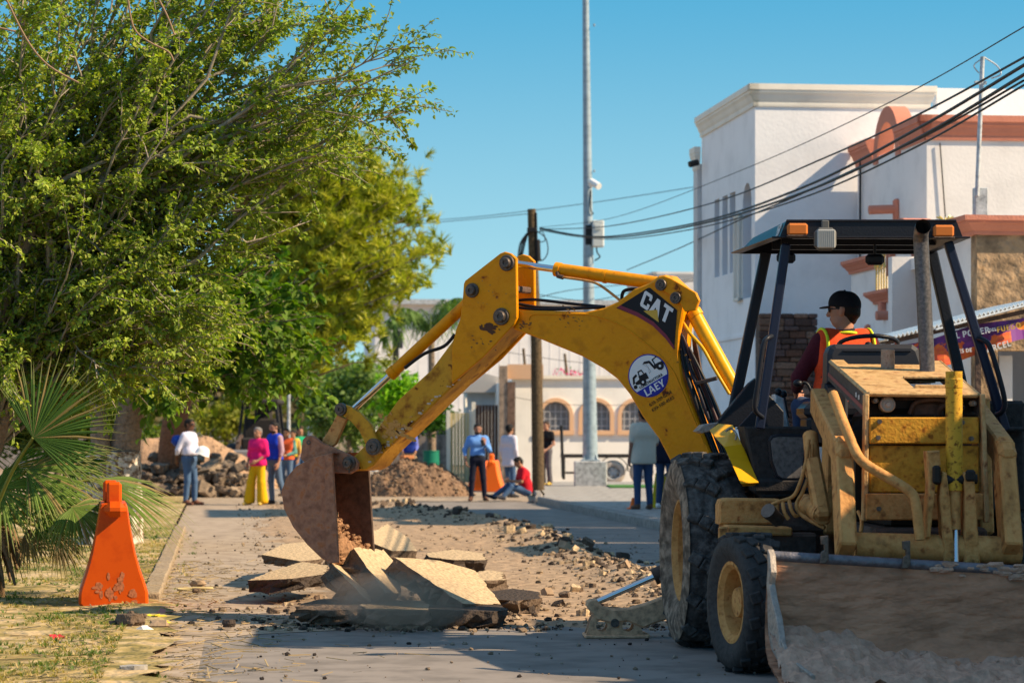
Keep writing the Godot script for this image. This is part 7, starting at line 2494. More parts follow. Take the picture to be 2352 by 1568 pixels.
func build_rubble() -> void:
	var r := RandomNumberGenerator.new()
	r.seed = 44
	# big plates under the digging bucket: outline pixels with depths
	slab("large sandy slab standing tilted at the right of the lifted pile", [P(905, 1277, 21.75), P(1010, 1287, 22.3), P(1090, 1312, 22.45), P(1108, 1332, 22.2), P(1150, 1384, 21.5), P(1062, 1388, 21.0)], Vector3(-0.09, -0.12, 0.05), 0.009, 1)
	slab("middle sandy slab leaning behind the large one", [P(812, 1256, 21.75), P(880, 1264, 22.4), P(930, 1312, 22.2), P(918, 1364, 21.5), P(884, 1362, 21.2)], Vector3(-0.10, -0.11, 0.05), 0.006, 2)
	slab("narrow brown slab at the left of the lifted pile by the bucket teeth", [P(757, 1290, 21.6), P(802, 1296, 22.0), P(870, 1362, 21.6), P(845, 1382, 21.1)], Vector3(-0.06, -0.14, 0.03), 0.006, 3, "earth_red" if false else "slab_top")
	slab("flat black slab lying in front of the lifted pile", [P(985, 1388, 21.1), P(1060, 1386, 21.3), P(1150, 1392, 21.3), P(1166, 1398, 20.95), P(1135, 1403, 20.75), P(1040, 1402, 20.75), P(985, 1400, 20.85)], Vector3(0.0, -0.11, 0.03), 0.01, 4, "tar", "tar")
	slab("dust-covered slab beside the flat black one at the foot of the pile", [P(830, 1384, 21.1), P(900, 1380, 21.4), P(985, 1386, 21.2), P(986, 1400, 20.85), P(905, 1402, 20.75), P(840, 1400, 20.8)], Vector3(0.0, -0.10, 0.02), 0.01, 5, "slab_top", "bucket_soil")
	slab("dark crumbling slab edge at the left foot of the pile", [P(690, 1385, 21.2), P(740, 1376, 21.5), P(820, 1375, 21.5), P(835, 1398, 20.9), P(760, 1402, 20.8), P(680, 1400, 20.9)], Vector3(0.0, -0.09, 0.02), 0.016, 6, "slab_edge", "slab_edge")
	slab("dark broken slab right behind the flat black one", [P(1120, 1358, 22.6), P(1180, 1352, 22.9), P(1240, 1360, 22.6), P(1246, 1372, 22.1), P(1190, 1380, 21.9), P(1130, 1376, 22.0)], Vector3(0.01, -0.10, 0.02), 0.014, 7, "tar", "slab_edge")
	slab("sandy slab with a straight edge lying left behind the bucket", [P(600, 1275, 26.6), P(650, 1250, 28.6), P(700, 1240, 29.2), P(740, 1266, 28.0), P(737, 1283, 26.4), P(690, 1287, 25.9)], Vector3(0.0, -0.075, 0.0), 0.004, 8, "slab_top", "slab_edge")
	slab("low slab with crumbling black edge left of the bucket", [P(568, 1336, 23.9), P(620, 1312, 24.8), P(690, 1290, 26.0), P(752, 1296, 25.2), P(750, 1320, 24.0), P(660, 1326, 23.7)], Vector3(0.0, -0.10, 0.02), 0.012, 9, "slab_top", "tar")
	slab("sandy slab heaved up behind the bucket", [P(850, 1222, 28.0), P(890, 1200, 30.0), P(940, 1240, 29.0), P(958, 1262, 27.6), P(900, 1262, 26.6), P(852, 1252, 26.8)], Vector3(0.0, -0.10, 0.0), 0.006, 10)
	slab("long dark-edged slab lying behind the large tilted slab", [P(980, 1268, 27.0), P(1040, 1262, 27.8), P(1110, 1270, 27.4), P(1115, 1285, 26.4), P(1045, 1285, 26.2), P(985, 1281, 26.5)], Vector3(0.0, -0.10, 0.02), 0.012, 11, "slab_top", "tar")
	slab("thin slab tilted on the dug ground right of the pile", [P(1075, 1318, 24.6), P(1120, 1308, 25.2), P(1156, 1316, 25.0), P(1160, 1330, 24.2), P(1100, 1334, 24.0)], Vector3(0.0, -0.10, 0.02), 0.012, 12, "slab_top", "slab_edge")
	# single chunks along the broken edge of the asphalt
	var kinds := [["tar", "black asphalt chunk"], ["slab_top", "sandy asphalt chunk"], ["slab_edge", "brown asphalt chunk"], ["earth", "tan earth clod"]]
	for i in 150:
		var d := 22.2 + 36.0 * pow(r.randf(), 1.5)
		var x := trench(d) + r.randfn(-0.02, 0.24)
		if i > 112:
			d = r.randf_range(20.9, 26.5)
			x = r.randf_range(-2.3, 1.2)
		var s := r.randf_range(0.05, 0.17) * (1.0 if i <= 112 else 0.6)
		var ty := r.randi() % 4
		if d > 34.0: ty = [0, 0, 2, 1][r.randi() % 4]
		var b := MB.new()
		chunk(b, Vector3.ZERO, Vector3(s * 1.3, s * r.randf_range(0.45, 0.8), s), Basis(), r)
		var o := part("asphalt_chunk", b, mats[kinds[ty][0]])
		o.position = Vector3(x, maxf(0.0, dug_height(x, d)) + s * 0.18, -d)
		o.rotation = Vector3(r.randfn(0, 0.35), r.randf() * 6.3, r.randfn(0, 0.35))
		var wh := "in the torn edge " + ("near the stabilizer foot" if d < 26.5 else ("by the shaded strip" if d < 33.0 else ("behind the digging bucket" if d < 44.0 else "by the soil heap")))
		if i > 112: wh = "on the dug ground " + ("left of the lifted slabs" if x < -1.6 else ("right of the lifted slabs" if x > 0.1 else "close round the lifted slabs"))
		tag(o, "%s %s %s" % ["small" if s < 0.08 else ("fist-sized" if s < 0.13 else "big"), kinds[ty][1], wh], "rubble", "loose chunks on the torn-up road")
	# pebbles and crumbs
	var xf := []
	var cs := []
	for i in 4800:
		var d := 20.6 + 40.0 * pow(r.randf(), 2.0)
		var x: float
		var q := r.randf()
		if q < 0.5: x = trench(d) + r.randfn(-0.05, 0.33)
		elif q < 0.85: x = r.randf_range(left_kerb(d) + 0.9, trench(d))
		else:
			d = r.randf_range(20.4, 23.5)
			x = r.randfn(-0.8, 0.9)
		var s := 0.006 + 0.022 * pow(r.randf(), 3.5)
		if q < 0.5: s *= 1.35
		xf.append(Transform3D(Basis.from_euler(Vector3(r.randf() * 6, r.randf() * 6, 0)).scaled(Vector3(s * 1.3, s, s * 1.2)), Vector3(x, maxf(0.0, dug_height(x, d)) + s * 0.3, -d)))
		cs.append([C(0.42, 0.31, 0.2), C(0.3, 0.215, 0.14), C(0.07, 0.055, 0.045), C(0.5, 0.38, 0.25), C(0.12, 0.09, 0.07)][r.randi() % 5] * r.randf_range(0.7, 1.15))
	for i in 1500:
		var d := r.randf_range(16.0, 40.0)
		var x := r.randf_range(left_kerb(d) - 0.2, right_kerb(d) - 0.4)
		var s := 0.004 + 0.014 * pow(r.randf(), 4.0)
		xf.append(Transform3D(Basis.from_euler(Vector3(r.randf() * 6, r.randf() * 6, 0)).scaled(Vector3(s * 1.3, s, s)), Vector3(x, 0.004, -d)))
		cs.append([C(0.3, 0.22, 0.15), C(0.05, 0.04, 0.035), C(0.4, 0.32, 0.24)][r.randi() % 3])
	var pm := MB.new()
	pm.rock(Vector3.ZERO, Vector3(2, 2, 2), r, Basis(), 5, 0.3)
	scatter("pebbles", pm.mesh(mats["pebble"]), xf, cs, null, "pebbles and asphalt crumbs strewn over the dug ground", "gravel")
	# dark soil heap with its stones
	heap("soil_heap", "dark soil heap in front of the brick stacks and green drum", 955.0, 66.5, 1.45, 0.92, 0.84, C(0.30, 0.19, 0.12), 5, [C(0.34, 0.21, 0.12), C(0.42, 0.30, 0.2), C(0.2, 0.12, 0.08)], 700)
	heap("sand_pile", "broad tan sand pile behind the asphalt rubble heap", 400.0, 76.0, 3.0, 1.3, 1.5, C(0.52, 0.33, 0.20), 6, [C(0.5, 0.33, 0.2), C(0.58, 0.4, 0.26)], 300)
	heap("sand_pile", "low sand pile left of the brick stacks behind the digging bucket", 865.0, 70.0, 0.75, 0.6, 0.42, C(0.5, 0.33, 0.2), 7, [C(0.5, 0.36, 0.24), C(0.4, 0.28, 0.18), C(0.55, 0.45, 0.34)], 260)
	heap("earth_bank", "reddish earth bank between the rubble heap and the second backhoe", 540.0, 84.0, 2.3, 0.8, 0.75, C(0.45, 0.24, 0.15), 8, [C(0.48, 0.28, 0.18)], 60)
	# heap of broken asphalt slabs at the left
	var rows := [[0.14, 13, "bottom row"], [0.42, 11, "second row"], [0.68, 8, "third row"], [0.92, 5, "top row"]]
	var ord := ["first", "second", "third", "fourth", "fifth", "sixth", "seventh", "eighth", "ninth", "tenth", "eleventh", "twelfth", "thirteenth"]
	for q in rows.size():
		var n: int = rows[q][1]
		var x0 := lerpf(288.0, 330.0, q / 3.0)
		var x1 := lerpf(572.0, 555.0, q / 3.0)
		for i in n:
			var px := lerpf(x0, x1, (i + 0.5 + r.randf_range(-0.25, 0.25)) / n)
			var d := 65.0 + 0.35 * q + r.randf_range(-0.25, 0.25)
			var s := r.randf_range(0.28, 0.52)
			var b := MB.new()
			chunk(b, Vector3.ZERO, Vector3(s * 1.35, s * r.randf_range(0.32, 0.55), s), Basis(), r)
			var mk := r.randi() % 4
			var m := M("heap_%d" % mk, [C(0.27, 0.205, 0.155), C(0.18, 0.14, 0.11), C(0.34, 0.26, 0.19), C(0.42, 0.32, 0.225)][mk], 0.95, 0.0, tex["grain"], 0.8, tex["bump_rough"], 0.7)
			var o := part("broken_slab", b, m)
			o.position = G(px, d, rows[q][0])
			o.rotation = Vector3(r.randfn(0.25, 0.45), r.randf() * 6.3, r.randfn(0, 0.5))
			tag(o, "%s slab of broken asphalt, %s from the left in the %s of the rubble heap" % [["brown", "dark", "tan-brown", "pale tan"][mk], ord[i], rows[q][2]], "slab", "broken slabs heaped beside the road")
	var hb := MB.new()
	for i in 260:
		var px := r.randf_range(285.0, 575.0)
		var s := r.randf_range(0.06, 0.22)
		hb.rock(G(px, r.randf_range(64.6, 66.6), r.randf_range(0.0, 0.75)), Vector3(s, s * 0.7, s), r)
	var hs := part("rubble_filling", hb, M("heap_1"))
	tag(hs, "small dark asphalt fragments filling the rubble heap's gaps", "rubble", "", "stuff")
	var hc := MB.new()
	hc.lathe([Vector2(1.55, -0.02), Vector2(1.3, 0.3), Vector2(0.9, 0.66), Vector2(0.4, 0.88), Vector2(0.0, 0.92)], 16, Transform3D(Basis().scaled(Vector3(0.9, 0.85, 0.42)), G(432, 65.9)), true)
	var hcn := part("rubble_core", hc, M("heap_1"))
	tag(hcn, "dark earth and crumbs at the core of the rubble heap", "rubble", "", "stuff")
	# dust kicked up at the slabs
	for i in 12:
		var q := [r.randfn(900.0, 45.0), r.randf_range(1350.0, 1402.0), 20.4 + r.randf_range(-0.15, 0.4), r.randf_range(0.35, 0.95), r.randf_range(0.2, 0.46), r.randf_range(0.25, 0.5), r.randf_range(0.35, 0.9)]
		var f := FogVolume.new()
		f.name = numbered("dust_cloud")
		f.shape = RenderingServer.FOG_VOLUME_SHAPE_ELLIPSOID
		f.size = Vector3(q[3], q[4], q[5])
		var fm := FogMaterial.new()
		fm.density = q[6]
		fm.albedo = C(1.0, 0.66, 0.45).linear_to_srgb()
		f.material = fm
		add_child(f)
		f.position = P(q[0], q[1], q[2])
		tag(f, "brown dust rising at the foot of the lifted slabs", "dust", "dust at the slabs", "stuff")
func heap(called: String, label: String, px: float, d: float, rx: float, rz: float, h: float, col: Color, sd: int, stones: Array, n: int) -> void:
	var o := thing(called, label, "heap", G(px, d))
	var f := FastNoiseLite.new()
	f.seed = sd
	f.frequency = 0.9
	f.fractal_octaves = 4
	var b := MB.new()
	var hf := func(x: float, z: float) -> float:
		var q := Vector2(x / rx, z / rz).length()
		return h * pow(maxf(0.0, 1.0 - q * q), 0.85) * (1.0 + (0.12 if called == "sand_pile" else 0.35) * f.get_noise_2d(x, z)) + (0.05 if called == "sand_pile" else 0.09) * f.get_noise_2d(x * 3, z * 3) * float(q < 1.0) - 0.03
	var pts := []
	for i in 33:
		var row := []
		for j in 49:
			var x := lerpf(-rx * 1.05, rx * 1.05, j / 48.0)
			var z := lerpf(-rz * 1.05, rz * 1.05, i / 32.0)
			row.append(Vector3(x, hf.call(x, z), z))
		pts.append(row)
	for i in 32:
		for j in 48:
			b.trio(pts[i][j], pts[i][j + 1], pts[i + 1][j + 1], Vector3.UP)
			b.trio(pts[i][j], pts[i + 1][j + 1], pts[i + 1][j], Vector3.UP)
	part("earth", b, M("heap_" + called + str(sd), col, 0.95, 0.0, tex["grain"], 0.8, tex["bump_rough"], 0.8), o)
	b = MB.new()
	b.use_c = true
	var r := RandomNumberGenerator.new()
	r.seed = sd
	for i in n:
		var a := r.randf() * TAU
		var q := sqrt(r.randf())
		var x := cos(a) * q * rx
		var z := sin(a) * q * rz
		var s := r.randf_range(0.02, 0.1)
		b.col = stones[r.randi() % stones.size()]
		b.rock(Vector3(x, maxf(0.0, hf.call(x, z)), z), Vector3(s, s * 0.75, s), r, Basis(), 6)
	var st := part("stones", b, mats["pebble"], o)
	st.set_meta("kind", "stuff")

# ---------------------------------------------------------------- poles and wires
func wire(label: String, pts: Array, rad: float, sag := 0.0) -> void:
	var p := []
	for q in pts: p.append(P(q[0], q[1], q[2]))
	var b := MB.new()
	var base: Vector3 = p[0]
	for i in p.size(): p[i] -= base
	b.tube(spline(p, 10), rad, 6, false)
	single("overhead_wire", b, mats["hose"], label, "wire", base, 0.0, "overhead wires crossing the street")
func build_poles() -> void:
	# tall steel pole on its concrete block
	var o := thing("steel_pole", "tall grey-blue steel pole with camera and box, standing on a concrete block", "pole", G(1356, 71.5, 0.15))
	var b := MB.new()
	b.tube([Vector3(0, 0.6, 0), Vector3(-0.02, 2.4, 0), Vector3(-0.06, 7.0, 0), Vector3(-0.135, 14.0, 0)], [0.2, 0.175, 0.125, 0.075], 16)
	b.box(Vector3(0, 0.66, 0), Vector3(0.5, 0.05, 0.5), Basis(), 0.01)
	for k in 4:
		b.prism(poly([0.15, 0.68, 0.27, 0.68, 0.16, 0.92]), -0.01, 0.01, Transform3D(Basis(Vector3.UP, PI / 2 * k + PI / 4), Vector3.ZERO))
	for y in [3.4, 8.2, 12.0]:
		b.box(Vector3(0.1, y, 0.05), Vector3(0.05, 0.07, 0.05), Basis(), 0.01)
	part("shaft", b, mats["pole_blue"], o)
	b = MB.new()
	b.box(Vector3(0, 0.31, 0), Vector3(0.84, 0.66, 0.84), Basis(), 0.02)
	part("concrete_block", b, M("block", C(0.6, 0.6, 0.6), 0.85, 0.0, tex["grain"], 0.6, tex["bump_fine"], 0.4), o)
	var rel := func(px: float, py: float, dz: float) -> Vector3: return P(px, py, 71.5 - dz) - o.position
	b = MB.new()
	b.box(rel.call(1374, 537, 0.12), Vector3(0.31, 0.7, 0.25), Basis(), 0.03)
	b.box(rel.call(1374, 521, 0.26), Vector3(0.17, 0.14, 0.03), Basis(), 0.01)
	part("equipment_box", b, M("box_grey", C(0.55, 0.58, 0.56), 0.5), o)
	b = MB.new()
	b.tube(spline([rel.call(1370, 568, 0.1), rel.call(1372, 580, 0.12), rel.call(1378, 590, 0.1), rel.call(1366, 598, 0.05)], 4), 0.02, 5)
	b.tube(spline([rel.call(1357, 436, 0.1), rel.call(1357, 480, 0.14), rel.call(1363, 490, 0.12), rel.call(1356, 492, 0.05)], 4), 0.015, 5)
	b.box(rel.call(1352, 540, 0.05), Vector3(0.16, 0.5, 0.2))
	part("cable", b, mats["hose"], o)
	b = MB.new()
	b.beam(rel.call(1354, 428, 0.1), rel.call(1362, 420, 0.15), 0.09, 0.12)
	b.cyl(rel.call(1358, 417, 0.15), rel.call(1376, 428, 0.4), 0.09, 12)
	part("security_camera", b, M("camera_white", C(0.75, 0.75, 0.72), 0.4), o)
	# wooden utility pole
	o = thing("wooden_pole", "brown wooden utility pole with bundled cables beside the pavement corner", "pole", G(1237, 66.0, 0.0))
	rel = func(px: float, py: float, dz: float) -> Vector3: return P(px, py, 66.0 - dz) - o.position
	b = MB.new()
	b.tube([Vector3(0, -0.1, 0), rel.call(1232, 800, 0), rel.call(1221, 480, 0)], [0.15, 0.135, 0.10], 12)
	part("shaft", b, mats["wood_pole"], o)
	b = MB.new()
	b.tube([rel.call(1231, 488, 0.06), rel.call(1233, 570, 0.1)], 0.03, 6)
	b.cyl(rel.call(1234, 550, 0.1), rel.call(1236, 600, 0.1), 0.07, 8)
	b.box(rel.call(1222, 528, 0.1), Vector3(0.24, 0.12, 0.1), Basis(), 0.02)
	for k in 5:
		b.tube(spline([rel.call(1216 + k, 525, 0.1), rel.call(1206 - 3 * k, 560, 0.1), rel.call(1197 - 2 * k, 600 + 4 * k, 0.0)], 4), 0.014, 5, false)
	b.tube(spline([rel.call(1232, 530, 0.1), rel.call(1254, 548, 0.1), rel.call(1258, 580, 0.1), rel.call(1244, 598, 0.1), rel.call(1236, 570, 0.1)], 5), 0.014, 5, false)
	b.tube(spline([rel.call(1230, 535, 0.1), rel.call(1246, 532, 0.1), rel.call(1252, 552, 0.1), rel.call(1238, 556, 0.1)], 5), 0.012, 5, false)
	part("cable_bundle", b, mats["hose"], o)
	# far thin poles
	for q in [[663.0, 795.0, 86.0, 0.055, "galvanised", "thin white lamp pole rising above the people at the left"], [692.0, 880.0, 120.0, 0.09, "wood_pole", "thin dark wooden pole right of the white lamp pole"], [711.0, 905.0, 110.0, 0.12, "galvanised", "short pale concrete post behind the digging bucket"], [725.0, 870.0, 124.0, 0.08, "wood_pole", "slender brown pole in front of the round tree"], [860.0, 960.0, 112.0, 0.16, "galvanised", "stout cream post under the bright trees"], [909.0, 725.0, 118.0, 0.17, "cab_black", "dark utility pole in front of the white hall"], [312.0, 985.0, 72.0, 0.11, "orange_plastic", "orange post behind the whitewashed trunks"]]:
		b = MB.new()
		var p := G(q[0], q[2])
		b.tube([Vector3(0, -0.05, 0), P(q[0], q[1], q[2]) - p], [q[3], q[3] * 0.8], 10)
		var pn := thing("post" if q[1] > 900.0 else "pole", q[5], "pole", p)
		part("shaft", b, mats[q[4]], pn)
		if q[0] == 663.0:
			b = MB.new()
			b.tube([P(663, 876, 86) - p, P(672, 874, 86) - p], 0.03, 6)
			b.box(P(677, 875, 86) - p, Vector3(0.22, 0.06, 0.1), Basis(), 0.02)
			part("lamp_head", b, mats["galvanised"], pn)
		if q[0] == 909.0:
			b = MB.new()
			b.cyl(P(914, 800, 117.6) - p, P(914, 760, 117.6) - p, 0.22, 10)
			b.box(P(909, 740, 118) - p, Vector3(1.0, 0.1, 0.1))
			part("transformer", b, mats["cab_black"], pn)
	# roof rods behind the arched house
	for q in [[1202.0, 800.0, "leaning thin rod on the white roof left of the wooden pole"], [1297.0, 812.0, "short post rising behind the pink bougainvillea"]]:
		b = MB.new()
		var p := P(q[0] + 6, 866, 88)
		b.tube([Vector3.ZERO, P(q[0], q[1], 88) - p], 0.05, 6)
		single("post", b, mats["wood_pole"], q[2], "post", p)
	# wires
	wire("topmost thin wire running from the steel pole to the upper right corner", [[1240, 522, 66], [1420, 497, 60], [1720, 384, 44], [2050, 232, 31], [2352, 62, 24], [2500, -30, 21]], 0.0062)
	wire("thin wire from the pavement pole sloping just above the cable bundle", [[1240, 526, 66], [1400, 519, 60], [1640, 465, 46], [1900, 360, 34], [2120, 258, 28], [2352, 132, 23.5], [2500, 50, 21]], 0.0109)
	wire("thick upper cable of the bundle crossing the white house", [[1240, 523, 66], [1330, 540, 62], [1420, 541, 58], [1620, 507, 46], [1850, 428, 35], [2100, 300, 28], [2352, 150, 23.5], [2500, 58, 21]], 0.0156)
	wire("thick middle cable of the bundle crossing the white house", [[1240, 525, 66], [1330, 541, 62], [1430, 544, 58], [1620, 512, 46], [1850, 440, 35], [2100, 322, 28], [2352, 172, 23.5], [2500, 86, 21]], 0.0156)
	wire("thin lower cable of the bundle crossing the pink cornice", [[1240, 528, 66], [1340, 545, 62], [1440, 548, 58], [1620, 520, 46], [1850, 452, 35], [2100, 340, 28], [2352, 196, 23.5], [2500, 110, 21]], 0.0104)
	wire("lone lower wire rising from behind the boom to the cable bundle", [[1440, 620, 66], [1560, 570, 56], [1700, 505, 44], [1830, 450, 36], [1950, 395, 32], [2150, 300, 27], [2352, 185, 23.8]], 0.0104)
	wire("high pale wire from the pine tree to the white house, upper of two", [[950, 508, 90], [1100, 497, 85], [1340, 468, 78], [1610, 427, 70]], 0.0104)
	wire("high pale wire from the pine tree to the wooden pole, lower of two", [[950, 515, 90], [1100, 502, 85], [1221, 490, 66.5]], 0.0104)
	wire("slack wire behind the boom left of the steel pole", [[1215, 690, 66], [1300, 668, 68], [1420, 655, 72], [1600, 640, 78]], 0.0104)
	wire("lower slack wire behind the boom between pole and grey house", [[1215, 672, 80], [1350, 690, 80], [1480, 664, 80], [1620, 640, 80]], 0.0114)
	wire("barbed wire strung above the white roof behind the boom", [[1150, 806, 90], [1250, 822, 90], [1350, 834, 90], [1440, 838, 90]], 0.0104)
	wire("wire across the arched-window house front", [[1180, 912, 84], [1260, 925, 84], [1330, 930, 84], [1440, 930, 84]], 0.0083)

# ---------------------------------------------------------------- people: smooth fields of tapered bones, meshed with surface nets
class Field:
	var lo: Vector3
	var h: float
	var nx: int
	var ny: int
	var nz: int
	var f: PackedFloat32Array
	func _init(a: Vector3, b: Vector3, cell: float) -> void:
		lo = a; h = cell
		nx = int((b.x - a.x) / h) + 2; ny = int((b.y - a.y) / h) + 2; nz = int((b.z - a.z) / h) + 2
		f.resize(nx * ny * nz)
		f.fill(0.3)
	func bone(a: Vector3, b: Vector3, ra: float, rb: float, k := 0.03) -> void:
		var m := maxf(ra, rb) + k + h * 2.0
		var i0 := maxi(0, int((minf(a.x, b.x) - m - lo.x) / h)); var i1 := mini(nx - 1, int((maxf(a.x, b.x) + m - lo.x) / h) + 1)
		var j0 := maxi(0, int((minf(a.y, b.y) - m - lo.y) / h)); var j1 := mini(ny - 1, int((maxf(a.y, b.y) + m - lo.y) / h) + 1)
		var k0 := maxi(0, int((minf(a.z, b.z) - m - lo.z) / h)); var k1 := mini(nz - 1, int((maxf(a.z, b.z) + m - lo.z) / h) + 1)
		var ab := b - a
		var l2 := maxf(ab.length_squared(), 1e-9)
		for kk in range(k0, k1 + 1):
			for jj in range(j0, j1 + 1):
				var at := (kk * ny + jj) * nx
				var p := Vector3(lo.x + i0 * h, lo.y + jj * h, lo.z + kk * h)
				for ii in range(i0, i1 + 1):
					var t := clampf((p - a).dot(ab) / l2, 0.0, 1.0)
					var d := p.distance_to(a + ab * t) - (ra + (rb - ra) * t)
					var o := f[at + ii]
					var e := maxf(k - absf(o - d), 0.0)
					f[at + ii] = minf(o, d) - e * e * 0.25 / k
					p.x += h
	func cut(n: Vector3, d: float) -> void:
		for kk in nz:
			for jj in ny:
				var at := (kk * ny + jj) * nx
				var base := n.y * (lo.y + jj * h) + n.z * (lo.z + kk * h) - d
				for ii in nx:
					f[at + ii] = maxf(f[at + ii], base + n.x * (lo.x + ii * h))
	func into(b: MB) -> void:
		var vid := {}
		var pos := PackedVector3Array()
		var quads := PackedInt32Array()
		var sy := nx
		var sz := nx * ny
		var offs := [0, 1, sy, sy + 1, sz, sz + 1, sz + sy, sz + sy + 1]
		var ed := [[0, 1], [2, 3], [4, 5], [6, 7], [0, 2], [1, 3], [4, 6], [5, 7], [0, 4], [1, 5], [2, 6], [3, 7]]
		for kk in nz - 1:
			for jj in ny - 1:
				var at := (kk * ny + jj) * nx
				for ii in nx - 1:
					var c := at + ii
					var a0 := f[c]
					if a0 > 2.0 * h and f[c + sz + sy + 1] > 2.0 * h: continue
					var neg := 0
					for q in 8:
						if f[c + offs[q]] < 0.0: neg += 1
					if neg == 0 or neg == 8: continue
					var s := Vector3.ZERO
					var n := 0
					for e in ed:
						var fa: float = f[c + offs[e[0]]]
						var fb: float = f[c + offs[e[1]]]
						if (fa < 0.0) == (fb < 0.0): continue
						var t := fa / (fa - fb)
						var pa := Vector3(e[0] & 1, (e[0] >> 1) & 1, (e[0] >> 2) & 1)
						var pb := Vector3(e[1] & 1, (e[1] >> 1) & 1, (e[1] >> 2) & 1)
						s += pa.lerp(pb, t)
						n += 1
					vid[c] = pos.size()
					pos.append(lo + (Vector3(ii, jj, kk) + s / n) * h)
		for c in vid:
			var ii: int = c % nx
			var jj: int = (c / nx) % ny
			var kk: int = c / sz
			if ii == 0 or jj == 0 or kk == 0: continue
			var s0 := f[c] < 0.0
			for ax in 3:
				var step: int = [1, sy, sz][ax]
				if (f[c + step] < 0.0) == s0: continue
				var u: int = [sy, sz, 1][ax]
				var w: int = [sz, 1, sy][ax]
				if not (vid.has(c - u) and vid.has(c - w) and vid.has(c - u - w)): continue
				var q := [vid[c], vid[c - u], vid[c - u - w], vid[c - w]]
				if not s0: q.reverse()
				for e in q: quads.append(e)
		var nr := PackedVector3Array()
		nr.resize(pos.size())
		for i in range(0, quads.size(), 4):
			var k := (pos[quads[i + 2]] - pos[quads[i]]).cross(pos[quads[i + 3]] - pos[quads[i + 1]])
			for e in 4: nr[quads[i + e]] += k
		for i in nr.size(): nr[i] = nr[i].normalized()
		for i in range(0, quads.size(), 4):
			var a := quads[i]; var e := quads[i + 1]; var g := quads[i + 2]; var w := quads[i + 3]
			b.quadn(pos[a], pos[e], pos[g], pos[w], nr[a], nr[e], nr[g], nr[w])
func hand(b: MB, w: Vector3, d: Vector3, n: Vector3, thumb: float, curl: float, s := 1.0) -> void:
	d = d.normalized()
	n = (n - d * n.dot(d)).normalized()
	var x := d.cross(n) * thumb      # the thumb's side
	var fl := Field.new(w - Vector3.ONE * 0.2 * s, w + Vector3.ONE * 0.2 * s, 0.0085 * s)
	fl.bone(w - d * 0.03 * s, w + d * 0.02 * s, 0.027 * s, 0.024 * s, 0.01)
	var len := [0.9, 1.0, 0.93, 0.74]
	for i in 4:
		var off := x * (0.03 - 0.02 * i) * s
		var k0 := w + d * 0.015 * s + off * 0.7
		var k1 := w + d * (0.085 - 0.004 * absf(i - 1.0)) * s + off
		fl.bone(k0, k1, 0.0155 * s, 0.013 * s, 0.012)
		var p := k1
		var q := d
		for g in 3:
			q = (q * cos(curl) + n * sin(curl)).normalized()
			var z: Vector3 = p + q * [0.042, 0.027, 0.022][g] * len[i] * s
			fl.bone(p, z, (0.0105 - 0.001 * g) * s, (0.0095 - 0.001 * g) * s, 0.003)
			p = z
	var t0 := w + d * 0.02 * s + x * 0.02 * s
	var t1 := t0 + (d * 0.6 + x * 0.8 + n * 0.25).normalized() * 0.042 * s
	var t2 := t1 + (d * 0.85 + x * 0.35 + n * 0.4 * (0.5 + curl)).normalized() * 0.034 * s
	var t3 := t2 + (d * 0.9 + n * 0.5 * (0.5 + curl)).normalized() * 0.026 * s
	fl.bone(t0, t1, 0.017 * s, 0.0125 * s, 0.008)
	fl.bone(t1, t2, 0.0118 * s, 0.0105 * s, 0.003)
	fl.bone(t2, t3, 0.0105 * s, 0.009 * s, 0.003)
	fl.into(b)
func cloth_mat(key: String, c: Color, rough := 0.9) -> StandardMaterial3D:
	var m := M("cloth_" + key, c, rough, 0.0, noise_tex("weave", 0.03, [[0.0, 0.8], [0.5, 0.95], [1.0, 1.0]], 0, 4, 91), 3.0, noise_bump(), 0.5)
	m.rim_enabled = true
	m.rim = 0.15
	return m
func noise_bump() -> Texture2D: return bump_tex("folds", 0.012, 9.0, 0, 3, 17)
